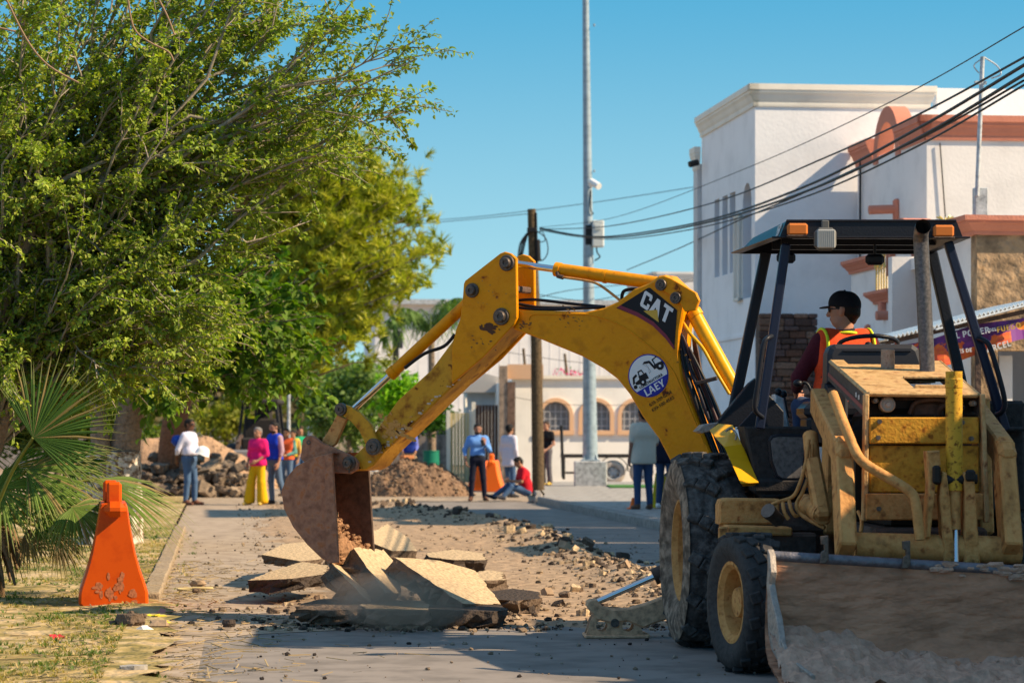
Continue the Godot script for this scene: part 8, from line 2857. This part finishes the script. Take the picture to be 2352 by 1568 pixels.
func person(label: String, at: Vector3, turn: float, q: Dictionary) -> Node3D:
	var o := thing("person", label, "person", at, turn)
	var s: float = q.get("h", 1.75) / 1.75
	var cell: float = q.get("cell", 0.03)
	var drop: float = q.get("drop", 0.0)
	var fat: float = q.get("fat", 0.0)
	var j := {
		"pel": Vector3(0, 0.95 - drop, 0), "waist": Vector3(0, 1.10 - drop, 0.0), "chest": Vector3(0, 1.31 - drop, 0.0), "neck": Vector3(0, 1.47 - drop, -0.01), "head": Vector3(0, 1.635 - drop, 0.015),
		"shA": Vector3(-0.185, 1.42 - drop, -0.01), "elA": Vector3(-0.235, 1.14 - drop, -0.03), "wrA": Vector3(-0.235, 0.90 - drop, 0.05),
		"shB": Vector3(0.185, 1.42 - drop, -0.01), "elB": Vector3(0.235, 1.14 - drop, -0.03), "wrB": Vector3(0.235, 0.90 - drop, 0.05),
		"hipA": Vector3(-0.09, 0.92 - drop, 0), "knA": Vector3(-0.105, 0.50, 0.02), "anA": Vector3(-0.115, 0.085, -0.02), "toA": Vector3(-0.14, 0.03, 0.15),
		"hipB": Vector3(0.09, 0.92 - drop, 0), "knB": Vector3(0.105, 0.50, 0.02), "anB": Vector3(0.115, 0.085, -0.02), "toB": Vector3(0.14, 0.03, 0.15)}
	var jo: Dictionary = q.get("j", {})
	for k in jo: j[k] = jo[k]
	for k in j: j[k] = j[k] * s
	var lo := Vector3.ONE * 9
	var hi := Vector3.ONE * -9
	for k in j:
		lo = lo.min(j[k]); hi = hi.max(j[k])
	lo -= Vector3.ONE * (0.24 + fat) * s; hi += Vector3.ONE * (0.24 + fat) * s
	var torso := func(fl: Field, g: float, low: float) -> void:
		var sx := Vector3(1, 0, 0) * s
		fl.bone(j.pel - sx * 0.06, j.pel + sx * 0.06, (0.115 + fat * 0.5 + g) * s, (0.115 + fat * 0.5 + g) * s, 0.05)
		fl.bone(j.waist - sx * 0.055 + Vector3(0, 0, fat * 0.7), j.waist + sx * 0.055 + Vector3(0, 0, fat * 0.7), (0.108 + fat + g) * s, (0.108 + fat + g) * s, 0.06)
		fl.bone(j.chest - sx * 0.085, j.chest + sx * 0.085, (0.115 + fat * 0.5 + g) * s, (0.115 + fat * 0.5 + g) * s, 0.06)
		fl.bone(j.shA.lerp(j.neck, 0.25) - Vector3(0, 0.02, 0) * s, j.shB.lerp(j.neck, 0.25) - Vector3(0, 0.02, 0) * s, (0.065 + g) * s, (0.065 + g) * s, 0.05)
		if low > 0.0: fl.bone(j.pel + Vector3(-0.07, -low, 0) * s, j.pel + Vector3(0.07, -low, 0) * s, (0.115 + fat * 0.4 + g) * s, (0.115 + fat * 0.4 + g) * s, 0.05)
	# --- body: one skin
	var skin: Color = q.get("skin", C(0.34, 0.175, 0.105))
	var sk := M("skin_%.3f" % skin.r, skin, 0.55)
	var b := MB.new()
	var fl := Field.new(lo, hi, cell * s)
	torso.call(fl, -0.012, 0.0)
	fl.bone(j.neck - Vector3(0, 0.06, 0) * s, j.head + Vector3(0, -0.03, -0.02) * s, 0.06 * s, 0.052 * s, 0.03)
	for e in ["A", "B"]:
		fl.bone(j["sh" + e], j["el" + e], 0.052 * s, 0.041 * s, 0.03)
		fl.bone(j["el" + e], j["wr" + e], 0.041 * s, 0.028 * s, 0.02)
		fl.bone(j["hip" + e], j["kn" + e], 0.08 * s, 0.052 * s, 0.03)
		fl.bone(j["kn" + e], j["an" + e], 0.05 * s, 0.036 * s, 0.02)
		fl.bone(j["an" + e], j["to" + e], 0.036 * s, 0.026 * s, 0.02)
	fl.into(b)
	# head
	var hb := Basis.from_euler(Vector3(q.get("nod", 0.0), q.get("look", 0.0), 0.0))
	var hc: Vector3 = j.head
	var H := func(x: float, y: float, z: float) -> Vector3: return hc + hb * Vector3(x, y, z) * s
	var hf := Field.new(hc - Vector3.ONE * 0.18 * s, hc + Vector3.ONE * 0.18 * s, minf(cell, 0.022) * 0.5 * s)
	hf.bone(H.call(0, 0.025, -0.03), H.call(0, 0.03, 0.012), 0.083 * s, 0.080 * s, 0.03)
	hf.bone(H.call(0, -0.02, 0.03), H.call(0, -0.065, 0.04), 0.062 * s, 0.046 * s, 0.03)
	hf.bone(H.call(-0.03, -0.07, 0.01), H.call(0.03, -0.07, 0.01), 0.045 * s, 0.045 * s, 0.03)
	hf.bone(H.call(-0.035, 0.035, 0.072), H.call(0.035, 0.035, 0.072), 0.017 * s, 0.017 * s, 0.015)
	hf.bone(H.call(0, 0.02, 0.088), H.call(0, -0.022, 0.108), 0.010 * s, 0.016 * s, 0.012)
	hf.bone(H.call(-0.018, -0.054, 0.084), H.call(0.018, -0.054, 0.084), 0.011 * s, 0.011 * s, 0.008)
	for e in [-1.0, 1.0]: hf.bone(H.call(e * 0.082, 0.015, -0.01), H.call(e * 0.08, -0.02, -0.004), 0.019 * s, 0.014 * s, 0.012)
	hf.bone(H.call(0, -0.06, -0.02), j.neck, 0.055 * s, 0.058 * s, 0.03)
	hf.into(b)
	for e in ["A", "B"]:
		var d: Vector3 = q.get("hd" + e, (j["wr" + e] - j["el" + e]))
		var n: Vector3 = q.get("hn" + e, Vector3(1.0 if e == "A" else -1.0, 0, 0.2))
		hand(b, j["wr" + e] + d.normalized() * 0.02 * s, d, n, 1.0 if e == "A" else -1.0, q.get("curl", 0.3), s)
	part("body", b, sk, o)
	b = MB.new()
	for e in [-1.0, 1.0]: b.ball(H.call(e * 0.032, 0.014, 0.078), Vector3(0.014, 0.01, 0.012) * s, 8, 6, hb)
	part("eyes", b, M("eye_dark", C(0.02, 0.015, 0.012), 0.2), o)
	if q.get("glasses", false):
		b = MB.new()
		for e in [-1.0, 1.0]:
			b.ball(H.call(e * 0.034, 0.012, 0.09), Vector3(0.03, 0.02, 0.012) * s, 10, 6, hb)
			b.tube([H.call(e * 0.06, 0.018, 0.085), H.call(e * 0.088, 0.018, 0.0)], 0.005 * s, 5)
		part("sunglasses", b, mats["glass_dark"], o)
	if q.has("beard"):
		var bf := Field.new(hc - Vector3.ONE * 0.16 * s, hc + Vector3.ONE * 0.16 * s, 0.012 * s)
		bf.bone(H.call(-0.03, -0.08, 0.015), H.call(0.03, -0.08, 0.015), 0.047 * s, 0.047 * s, 0.02)
		bf.bone(H.call(0, -0.075, 0.045), H.call(0, -0.08, 0.05), 0.046 * s, 0.043 * s, 0.02)
		bf.cut(hb * Vector3(0, 1, 0), (hb * Vector3(0, 1, 0)).dot(H.call(0, -0.062, 0)))
		b = MB.new()
		bf.into(b)
		part("beard", b, M("hair_beard", C(0.03, 0.02, 0.016), 0.8), o)
	# hair or cap
	var hairc: Color = q.get("hair", C(0.012, 0.01, 0.009))
	var hh := Field.new(hc - Vector3.ONE * 0.22 * s, hc + Vector3.ONE * 0.2 * s, minf(cell, 0.022) * 0.55 * s)
	hh.bone(H.call(0, 0.035, -0.03), H.call(0, 0.042, 0.01), 0.09 * s, 0.086 * s, 0.03)
	hh.bone(H.call(0, -0.02, -0.05), H.call(0, -0.045, -0.045), 0.07 * s, 0.055 * s, 0.03)
	if q.get("long_hair", false):
		hh.bone(H.call(0, 0.0, -0.07), H.call(0, -0.04, -0.10), 0.06 * s, 0.045 * s, 0.03)
	var cn := hb * Vector3(0, -0.62, 0.78)
	hh.cut(cn, cn.dot(H.call(0, 0.048, 0.058)))
	b = MB.new()
	hh.into(b)
	part("hair", b, M("hair_%.3f" % hairc.r, hairc, 0.6, 0.0, null, 1.0, tex["bump_fine"], 0.6), o)
	if q.has("cap"):
		var cp := Field.new(hc - Vector3.ONE * 0.2 * s, hc + Vector3.ONE * 0.2 * s, 0.009 * s)
		cp.bone(H.call(0, 0.045, -0.028), H.call(0, 0.055, 0.012), 0.099 * s, 0.094 * s, 0.03)
		var dn := hb * Vector3(0, -1, 0.1)
		cp.cut(dn, dn.dot(H.call(0, 0.028, 0)))
		b = MB.new()
		cp.into(b)
		var pk := PackedVector2Array()
		for k in 13:
			var a := PI * k / 12.0
			pk.append(Vector2(cos(a) * 0.082, sin(a) * 0.085) * s)
		b.prism(pk, -0.003, 0.004, Transform3D(hb * Basis(Vector3.RIGHT, PI / 2 + 0.12), H.call(0, 0.036, 0.085)))
		b.ball(H.call(0, 0.145, -0.01), 0.009 * s, 8, 4)
		part("cap", b, cloth_mat("cap", q.cap), o)
	# --- trousers
	var tr: Dictionary = q.get("trousers", {})
	b = MB.new()
	fl = Field.new(Vector3(lo.x, lo.y, lo.z), Vector3(hi.x, j.waist.y + 0.1 * s, hi.z), cell * s)
	fl.bone(j.pel - Vector3(0.06, 0, 0) * s, j.pel + Vector3(0.06, 0, 0) * s, (0.122 + fat * 0.5) * s, (0.122 + fat * 0.5) * s, 0.05)
	var wide: float = tr.get("wide", 0.0)
	for e in ["A", "B"]:
		fl.bone(j["hip" + e], j["kn" + e], (0.094 + fat * 0.2) * s, (0.068 + wide * 0.4) * s, 0.04)
		fl.bone(j["kn" + e], j["an" + e].lerp(j["kn" + e], 0.05), (0.068 + wide * 0.4) * s, (0.056 + wide) * s, 0.03)
	if drop == 0.0:
		fl.cut(Vector3.UP, j.pel.y + 0.085 * s)
		fl.cut(Vector3.DOWN, -(0.055 - wide * 0.25) * s)
	fl.into(b)
	part("trousers", b, cloth_mat(tr.get("key", "jeans"), tr.get("col", C(0.06, 0.10, 0.19))), o)
	if q.get("belt", false):
		b = MB.new()
		b.lathe([Vector2(0.128 + fat * 0.5, -0.02), Vector2(0.13 + fat * 0.5, 0.02)].map(func(v): return v * s), 18, Transform3D(Basis().scaled(Vector3(1.32, 1, 0.98)), j.pel + Vector3(0, 0.075, 0) * s))
		part("belt", b, mats["cab_black"], o)
	# --- shirt
	var sh: Dictionary = q.get("shirt", {})
	b = MB.new()
	fl = Field.new(Vector3(lo.x, j.pel.y - 0.3 * s, lo.z), Vector3(hi.x, maxf(j.head.y, j.shA.y + 0.2 * s), hi.z), cell * s)
	var un: float = sh.get("untucked", 0.0)
	torso.call(fl, 0.012 if un == 0.0 else 0.02, un)
	fl.bone(j.neck - Vector3(0, 0.05, 0) * s, j.neck + Vector3(0, 0.005, 0.005) * s, 0.07 * s, 0.064 * s, 0.03)
	var slv: float = sh.get("sleeve", 1.9)      # 1 ends at the elbow, 2 at the wrist
	for e in ["A", "B"]:
		var m1: Vector3 = j["sh" + e].lerp(j["el" + e], minf(1.0, slv))
		fl.bone(j["sh" + e], m1, 0.068 * s, 0.056 * s, 0.035)
		if slv > 1.0: fl.bone(j["el" + e], j["el" + e].lerp(j["wr" + e], slv - 1.0), 0.055 * s, 0.04 * s, 0.02)
	if un > 0.0: fl.cut(Vector3.DOWN, -(j.pel.y - (un + 0.05) * s))
	elif drop == 0.0: fl.cut(Vector3.DOWN, -(j.pel.y + 0.06 * s))
	fl.into(b)
	part("shirt", b, cloth_mat(sh.get("key", "white"), sh.get("col", C(0.7, 0.7, 0.75))), o)
	if q.has("vest"):
		var ve: Dictionary = q.vest
		b = MB.new()
		fl = Field.new(Vector3(lo.x, j.pel.y - 0.2 * s, lo.z), Vector3(hi.x, j.shA.y + 0.2 * s, hi.z), cell * s)
		torso.call(fl, 0.032, 0.02)
		for e in ["A", "B"]: fl.bone(j["sh" + e].lerp(j.neck, 0.3), j["sh" + e].lerp(j.chest, 0.15), 0.08 * s, 0.08 * s, 0.03)
		fl.cut(Vector3.DOWN, -(j.pel.y + ve.get("hem", 0.0) * s))
		fl.cut(Vector3.RIGHT, 0.215 * s); fl.cut(Vector3.LEFT, 0.215 * s)
		fl.into(b)
		part("vest", b, cloth_mat(ve.key, ve.col), o)
		if ve.has("trim"):
			b = MB.new()
			for e in [-1.0, 1.0]:
				var ring := []
				for k in 19:
					var a := TAU * k / 18.0
					ring.append(j["shA" if e < 0 else "shB"].lerp(j.chest, 0.12) + Vector3(e * 0.012, -0.02 + 0.125 * cos(a), 0.118 * sin(a)) * s)
				b.tube(ring, 0.012 * s, 6, false)
			var nk := []
			for k in 19:
				var a := TAU * k / 18.0
				nk.append(j.neck + Vector3(0.09 * cos(a), -0.005 - 0.02 * sin(a), 0.085 * sin(a)) * s)
			b.tube(nk, 0.011 * s, 6, false)
			part("vest_trim", b, M("trim_yellow", C(0.65, 0.75, 0.03), 0.6), o)
			b = MB.new()
			b.lathe([Vector2(0.158, -0.018), Vector2(0.160, 0.0), Vector2(0.158, 0.018)].map(func(v): return v * s), 20, Transform3D(Basis().scaled(Vector3(1.28, 1, 0.96)), j.waist.lerp(j.chest, 0.35)))
			part("vest_strap", b, mats["cab_black"], o)
	# --- shoes
	var shc: Color = q.get("shoes", C(0.05, 0.03, 0.02))
	b = MB.new()
	for e in ["A", "B"]:
		var an: Vector3 = j["an" + e]
		var to: Vector3 = j["to" + e]
		var sf := Field.new(an.min(to) - Vector3.ONE * 0.12, an.max(to) + Vector3.ONE * 0.12, cell * 0.6 * s)
		sf.bone(an + Vector3(0, 0.0, 0), an.lerp(to, 0.25) , 0.046 * s, 0.045 * s, 0.02)
		sf.bone(an.lerp(to, 0.1) + Vector3(0, -0.03, -0.02) * s, to, 0.043 * s, 0.036 * s, 0.02)
		sf.bone(an + Vector3(0, -0.04, -0.035) * s, an, 0.04 * s, 0.042 * s, 0.02)
		if drop == 0.0: sf.cut(Vector3.DOWN, -0.004)
		sf.into(b)
	part("shoes", b, M("shoe_%.3f" % shc.r, shc, 0.6), o)
	return o
func build_people() -> void:
	var V := func(x: float, y: float, z: float) -> Vector3: return Vector3(x, y, z)
	var jeans := {"key": "jeans", "col": C(0.07, 0.13, 0.24)}
	# man in the white shirt with a white helmet in his hand
	var o := person("man in white shirt and jeans holding a white helmet by the rubble heap", G(434, 57.5), 1.15, {"h": 1.8, "skin": C(0.13, 0.06, 0.035), "glasses": true, "belt": true, "fat": 0.03, "shirt": {"key": "lilac_white", "col": C(0.68, 0.68, 0.82)}, "trousers": jeans, "shoes": C(0.14, 0.06, 0.035),
		"j": {"elB": V.call(0.25, 1.13, 0.02), "wrB": V.call(0.2, 1.05, 0.27), "elA": V.call(-0.25, 1.13, -0.12), "wrA": V.call(-0.16, 0.95, -0.2), "anB": V.call(0.12, 0.085, 0.05), "toB": V.call(0.16, 0.03, 0.22), "knB": V.call(0.11, 0.5, 0.06)}})
	var b := MB.new()
	b.lathe([Vector2(0.165, 0.0), Vector2(0.15, 0.02), Vector2(0.145, 0.08), Vector2(0.11, 0.15), Vector2(0.05, 0.18), Vector2(0.0, 0.185)], 18, Transform3D(Basis(Vector3(0, 0, 1), -0.35).scaled(Vector3(1, 1, 1.2)), Vector3.ZERO), true)
	single("white_helmet", b, M("helmet_white", C(0.8, 0.8, 0.78), 0.35), "white hard hat held by the man in the white shirt", "helmet", P(463, 1044, 57.2))
	b = MB.new()
	b.lathe([Vector2(0.13, 0.0), Vector2(0.12, 0.08), Vector2(0.07, 0.16), Vector2(0.0, 0.17)], 16, Transform3D(Basis(Vector3(0, 0, 1), 1.2).scaled(Vector3(1, 1, 1.1)), Vector3.ZERO), true)
	single("blue_helmet", b, M("helmet_blue", C(0.01, 0.05, 0.30), 0.4), "blue hard hat hanging at the back of the man in the white shirt", "helmet", P(411, 1014, 57.6))
	# woman in pink and yellow
	person("grey-haired woman in pink blouse and wide yellow trousers", G(592, 57.5), -0.55, {"h": 1.63, "skin": C(0.36, 0.19, 0.12), "hair": C(0.16, 0.15, 0.145), "long_hair": true, "shirt": {"key": "pink", "col": C(0.75, 0.012, 0.16), "sleeve": 1.35, "untucked": 0.02}, "trousers": {"key": "yellow_cloth", "col": C(0.74, 0.42, 0.008), "wide": 0.075}, "shoes": C(0.5, 0.35, 0.08),
		"j": {"elA": V.call(-0.24, 1.14, 0.0), "wrA": V.call(-0.21, 0.95, 0.1), "anA": V.call(-0.2, 0.085, 0.06), "toA": V.call(-0.24, 0.03, 0.22), "knA": V.call(-0.15, 0.5, 0.06), "elB": V.call(0.24, 1.14, -0.02), "wrB": V.call(0.1, 1.0, 0.16)}})
	person("bearded man in bright blue vest and jeans beside the woman in pink", G(630, 58.0), -0.9, {"h": 1.74, "skin": C(0.38, 0.2, 0.13), "beard": true, "shirt": {"key": "mauve", "col": C(0.44, 0.29, 0.35)}, "vest": {"key": "royal", "col": C(0.012, 0.06, 0.55)}, "trousers": {"key": "jeans_pale", "col": C(0.10, 0.16, 0.26)}, "shoes": C(0.03, 0.03, 0.035),
		"j": {"anB": V.call(0.13, 0.085, -0.22), "toB": V.call(0.16, 0.03, -0.06), "knB": V.call(0.11, 0.5, -0.06)}})
	person("dark-haired woman in orange safety vest behind the man in the blue vest", G(657, 66.0), -0.3, {"h": 1.62, "glasses": true, "shirt": {"key": "teal", "col": C(0.12, 0.3, 0.27)}, "vest": {"key": "hi_orange", "col": C(0.85, 0.13, 0.04)}, "trousers": {"key": "jeans_pale", "col": C(0.10, 0.16, 0.26)},
		"j": {"elA": V.call(-0.25, 1.14, 0.0), "wrA": V.call(-0.08, 1.08, 0.2), "elB": V.call(0.25, 1.14, 0.0), "wrB": V.call(0.08, 1.06, 0.2)}})
	person("person in green shirt standing far behind the digging bucket", G(688, 76.0), 0.5, {"h": 1.68, "cell": 0.04, "shirt": {"key": "green", "col": C(0.01, 0.32, 0.16), "sleeve": 0.6}, "trousers": jeans})
	person("person in yellow vest just behind the woman in the orange vest", G(673, 74.0), -0.6, {"h": 1.6, "cell": 0.04, "shirt": {"key": "ochre", "col": C(0.55, 0.3, 0.08)}, "vest": {"key": "hi_yellow", "col": C(0.75, 0.5, 0.05)}, "trousers": jeans})
	person("worker in blue sleeves and dark blue vest behind the brick stacks", G(940, 82.5), 0.0, {"h": 1.72, "cell": 0.04, "shirt": {"key": "violet_blue", "col": C(0.16, 0.2, 0.62)}, "vest": {"key": "navy", "col": C(0.01, 0.03, 0.22)}, "trousers": {"key": "khaki", "col": C(0.25, 0.2, 0.13)}, "j": {"wrA": V.call(-0.2, 0.98, 0.2), "wrB": V.call(0.2, 0.98, 0.2)}})
	# man with a phone
	o = person("bearded man in light blue shirt talking into a phone", G(1097, 61.0), 0.1, {"h": 1.72, "skin": C(0.3, 0.15, 0.1), "beard": true, "curl": 0.75, "belt": true, "shirt": {"key": "sky", "col": C(0.14, 0.32, 0.72)}, "trousers": {"key": "navy_cloth", "col": C(0.012, 0.014, 0.03)}, "shoes": C(0.09, 0.04, 0.025), "nod": 0.15,
		"j": {"elA": V.call(-0.29, 1.16, -0.04), "wrA": V.call(-0.27, 0.91, 0.05), "elB": V.call(0.27, 1.15, 0.04), "wrB": V.call(0.14, 1.3, 0.24), "knA": V.call(-0.13, 0.5, 0.02), "anA": V.call(-0.15, 0.085, 0), "toA": V.call(-0.2, 0.03, 0.15), "knB": V.call(0.13, 0.5, 0.02), "anB": V.call(0.16, 0.085, 0), "toB": V.call(0.21, 0.03, 0.15)}, "hdB": V.call(-0.2, 0.7, 0.1), "hnB": V.call(-0.4, 0, -1)})
	b = MB.new()
	b.box(Vector3.ZERO, Vector3(0.075, 0.15, 0.014), Basis.from_euler(Vector3(-0.4, 0.1, 0.15)), 0.005)
	single("phone", b, mats["black_print"], "black phone held up by the man in the light blue shirt", "phone", P(1108, 1017, 60.72))
	person("man in untucked pale shirt seen from behind next to the orange barriers", G(1170, 64.5), PI - 0.75, {"h": 1.72, "shirt": {"key": "pale_lilac", "col": C(0.62, 0.60, 0.70), "untucked": 0.16}, "trousers": jeans, "shoes": C(0.03, 0.025, 0.02), "look": 0.2, "j": {"anB": V.call(0.12, 0.085, 0.12), "toB": V.call(0.13, 0.03, 0.28), "knB": V.call(0.11, 0.5, 0.1)}})
	# seated man
	o = person("man in red shirt sitting on the kerb looking at his phone", G(1208, 61.6, 0.09), -1.35, {"h": 1.72, "drop": 0.80, "curl": 0.7, "fat": 0.03, "nod": 0.5, "shirt": {"key": "red", "col": C(0.55, 0.012, 0.025), "sleeve": 0.75}, "trousers": jeans, "shoes": C(0.025, 0.03, 0.045),
		"j": {"chest": V.call(0, 0.5, 0.06), "neck": V.call(0, 0.65, 0.11), "head": V.call(0, 0.78, 0.18), "shA": V.call(-0.185, 0.6, 0.09), "shB": V.call(0.185, 0.6, 0.09), "waist": V.call(0, 0.3, 0.0), "elA": V.call(-0.24, 0.34, 0.16), "wrA": V.call(-0.1, 0.36, 0.38), "elB": V.call(0.24, 0.34, 0.16), "wrB": V.call(0.08, 0.36, 0.38),
		"knA": V.call(-0.14, 0.24, 0.40), "anA": V.call(-0.16, 0.0, 0.72), "toA": V.call(-0.2, 0.03, 0.88), "knB": V.call(0.14, 0.23, 0.36), "anB": V.call(0.18, 0.0, 0.58), "toB": V.call(0.24, 0.0, 0.74)}})
	person("woman in black top and grey trousers standing half behind the wooden pole", G(1255, 72.3, 0.15), -0.7, {"h": 1.68, "skin": C(0.45, 0.24, 0.16), "hair": C(0.05, 0.03, 0.02), "long_hair": true, "shirt": {"key": "black_tee", "col": C(0.014, 0.014, 0.017), "sleeve": 0.6, "untucked": 0.0}, "trousers": {"key": "grey_cloth", "col": C(0.13, 0.125, 0.14), "wide": 0.02}, "shoes": C(0.5, 0.48, 0.45), "j": {"elB": V.call(0.25, 1.13, -0.02), "wrB": V.call(0.15, 0.98, 0.17)}})
	person("stout man in beige shirt standing with his back turned on the pavement", G(1478, 48.6, 0.15), PI + 0.35, {"h": 1.8, "cell": 0.025, "fat": 0.055, "skin": C(0.3, 0.14, 0.085), "shirt": {"key": "beige", "col": C(0.62, 0.57, 0.46), "sleeve": 0.85, "untucked": 0.12}, "trousers": {"key": "jeans_dark", "col": C(0.04, 0.075, 0.16)}, "shoes": C(0.10, 0.05, 0.03), "j": {"elA": V.call(-0.27, 1.14, 0.06), "wrA": V.call(-0.15, 0.98, 0.15)}})
	person("man in navy shirt and white sneakers half hidden behind the boom", G(1528, 49.2, 0.15), PI - 0.5, {"h": 1.78, "cell": 0.025, "skin": C(0.3, 0.14, 0.085), "shirt": {"key": "navy_tee", "col": C(0.012, 0.014, 0.035), "sleeve": 0.6, "untucked": 0.1}, "trousers": {"key": "jeans_dark", "col": C(0.025, 0.045, 0.10)}, "shoes": C(0.75, 0.75, 0.75)})
	# the driver
	var hd := P(1920, 712, 19.25)
	person("driver in orange safety vest and black cap sitting in the backhoe's cab", Vector3(hd.x + 0.06, 1.525, hd.z), -2.85, {"h": 1.75, "drop": 0.83, "cell": 0.017, "skin": C(0.40, 0.2, 0.13), "cap": C(0.012, 0.013, 0.018), "glasses": true, "look": 0.95, "fat": 0.02, "shirt": {"key": "maroon", "col": C(0.085, 0.012, 0.022)}, "vest": {"key": "safety_orange", "col": C(0.88, 0.085, 0.022), "trim": true, "hem": -0.02}, "trousers": {"key": "jeans_dark", "col": C(0.025, 0.045, 0.10)},
		"j": {"knA": V.call(-0.15, 0.14, 0.42), "anA": V.call(-0.15, -0.28, 0.4), "toA": V.call(-0.17, -0.34, 0.55), "knB": V.call(0.15, 0.14, 0.42), "anB": V.call(0.15, -0.28, 0.4), "toB": V.call(0.17, -0.34, 0.55), "elA": V.call(-0.32, 0.34, 0.04), "wrA": V.call(-0.28, 0.2, 0.28), "elB": V.call(0.30, 0.34, 0.1), "wrB": V.call(0.22, 0.26, 0.34)}, "curl": 0.6})
	var nk := MB.new()
	nk.lathe([Vector2(0.088, -0.035), Vector2(0.084, 0.0), Vector2(0.074, 0.03)], 18, Transform3D(Basis.from_euler(Vector3(0.1, 0, 0.1)), Vector3.ZERO), true)
	single("neck_gaiter", nk, cloth_mat("gaiter", C(0.03, 0.028, 0.03)), "dark patterned neck gaiter around the driver's neck", "scarf", Vector3(hd.x + 0.06, 1.525 + 0.655, hd.z))

# ---------------------------------------------------------------- small things near the camera
func build_small() -> void:
	var r := RandomNumberGenerator.new()
	r.seed = 77
	var items := [
		[P(298, 1440, 20.5), 0.15, "slab_edge", "crumbly dark asphalt clod in the grass below the orange barrier"],
		[P(362, 1458, 20.3), 0.1, "earth", "smaller brown clod right of the dark clod in the grass"],
		[P(330, 1462, 20.0), 0.07, "stone_grey", "pale stone between the two clods in the grass"],
		[P(525, 1430, 20.6), 0.075, "tar", "lone dark lump on the road left of the lifted slabs"],
		[P(455, 1357, 26.0), 0.09, "earth", "tan lump on the road near the brick border"],
		[P(450, 1366, 25.0), 0.06, "slab_edge", "small brown stone on the dusty road by the border"],
	]
	for q in items:
		var b := MB.new()
		var s: float = q[1]
		b.rock(Vector3.ZERO, Vector3(s * 1.6, s, s * 1.2), r, Basis(), 8, 0.3)
		if s > 0.1:
			for k in 14: b.rock(Vector3(r.randfn(0, s * 0.5), r.randfn(0, s * 0.2), r.randfn(0, s * 0.4)), Vector3.ONE * s * r.randf_range(0.2, 0.5), r)
		var p: Vector3 = q[0]
		single("clod", b, mats[q[2]], q[3], "clod", Vector3(p.x, 0.03 + s * 0.25, p.z))
	# coil of pale strap on the road
	var b := MB.new()
	var ring := []
	for k in 30:
		var a := TAU * 1.25 * k / 29.0
		ring.append(Vector3(cos(a) * (0.11 + 0.003 * k), 0.012 + 0.001 * k, sin(a) * 0.06))
	b.tube(ring, 0.012, 6)
	single("palm_strip", b, M("straw", C(0.5, 0.4, 0.2), 0.8), "curled dry palm strip lying on the road by the brick border", "dry leaf", G(443, 25.6, 0.0))
	for q in [[350, 1418, 21.3, C(0.6, 0.5, 0.03), "yellow scrap of litter on the border, upper one"], [372, 1445, 20.6, C(0.7, 0.6, 0.04), "yellow scrap of litter on the border, lower one"], [128, 1490, 19.0, C(0.5, 0.03, 0.04), "small red scrap of litter in the grass"], [380, 1404, 21.8, C(0.5, 0.2, 0.16), "faded pink scrap beside the orange barrier"]]:
		b = MB.new()
		for k in 3: b.box(Vector3(r.randfn(0, 0.03), 0.012 + 0.004 * k, r.randfn(0, 0.03)), Vector3(0.08, 0.006, 0.05), Basis.from_euler(Vector3(r.randfn(0, 0.2), r.randf() * 3, r.randfn(0, 0.2))))
		var p := P(q[0], q[1], q[2])
		single("litter", b, M("litter_%d" % q[0], q[3], 0.7), q[4], "litter", Vector3(p.x, 0.045, p.z))
	b = MB.new()
	chunk(b, Vector3.ZERO, Vector3(0.19, 0.06, 0.15), Basis(), r, 7)
	single("concrete_fragment", b, mats["concrete"], "pale broken concrete fragment in the grass at the bottom edge", "fragment", G(303, 16.6, 0.04), 0.4)
	# yellow caution stand and orange cone by the men on the pavement
	var o := thing("caution_stand", "yellow folding caution stand behind the men on the pavement", "sign", G(1512, 49.5, 0.15))
	b = MB.new()
	b.beam(Vector3(-0.02, 0, 0.1), Vector3(0.06, 0.62, 0), 0.22, 0.02, Vector3(0, 0, 1))
	part("panel", b, M("caution_yellow", C(0.85, 0.6, 0.02), 0.5), o)
	b = MB.new()
	b.beam(Vector3(0.02, 0, -0.14), Vector3(0.06, 0.62, 0), 0.2, 0.02, Vector3(0, 0, 1))
	part("panel", b, M("caution_yellow"), o)
	b = MB.new()
	b.lathe([Vector2(0.12, 0.0), Vector2(0.12, 0.02), Vector2(0.07, 0.03), Vector2(0.025, 0.2), Vector2(0.0, 0.2)], 12)
	single("small_cone", b, M("orange_bright"), "small orange cone on the kerb beside the man in beige", "cone", G(1455, 49.0, 0.15))
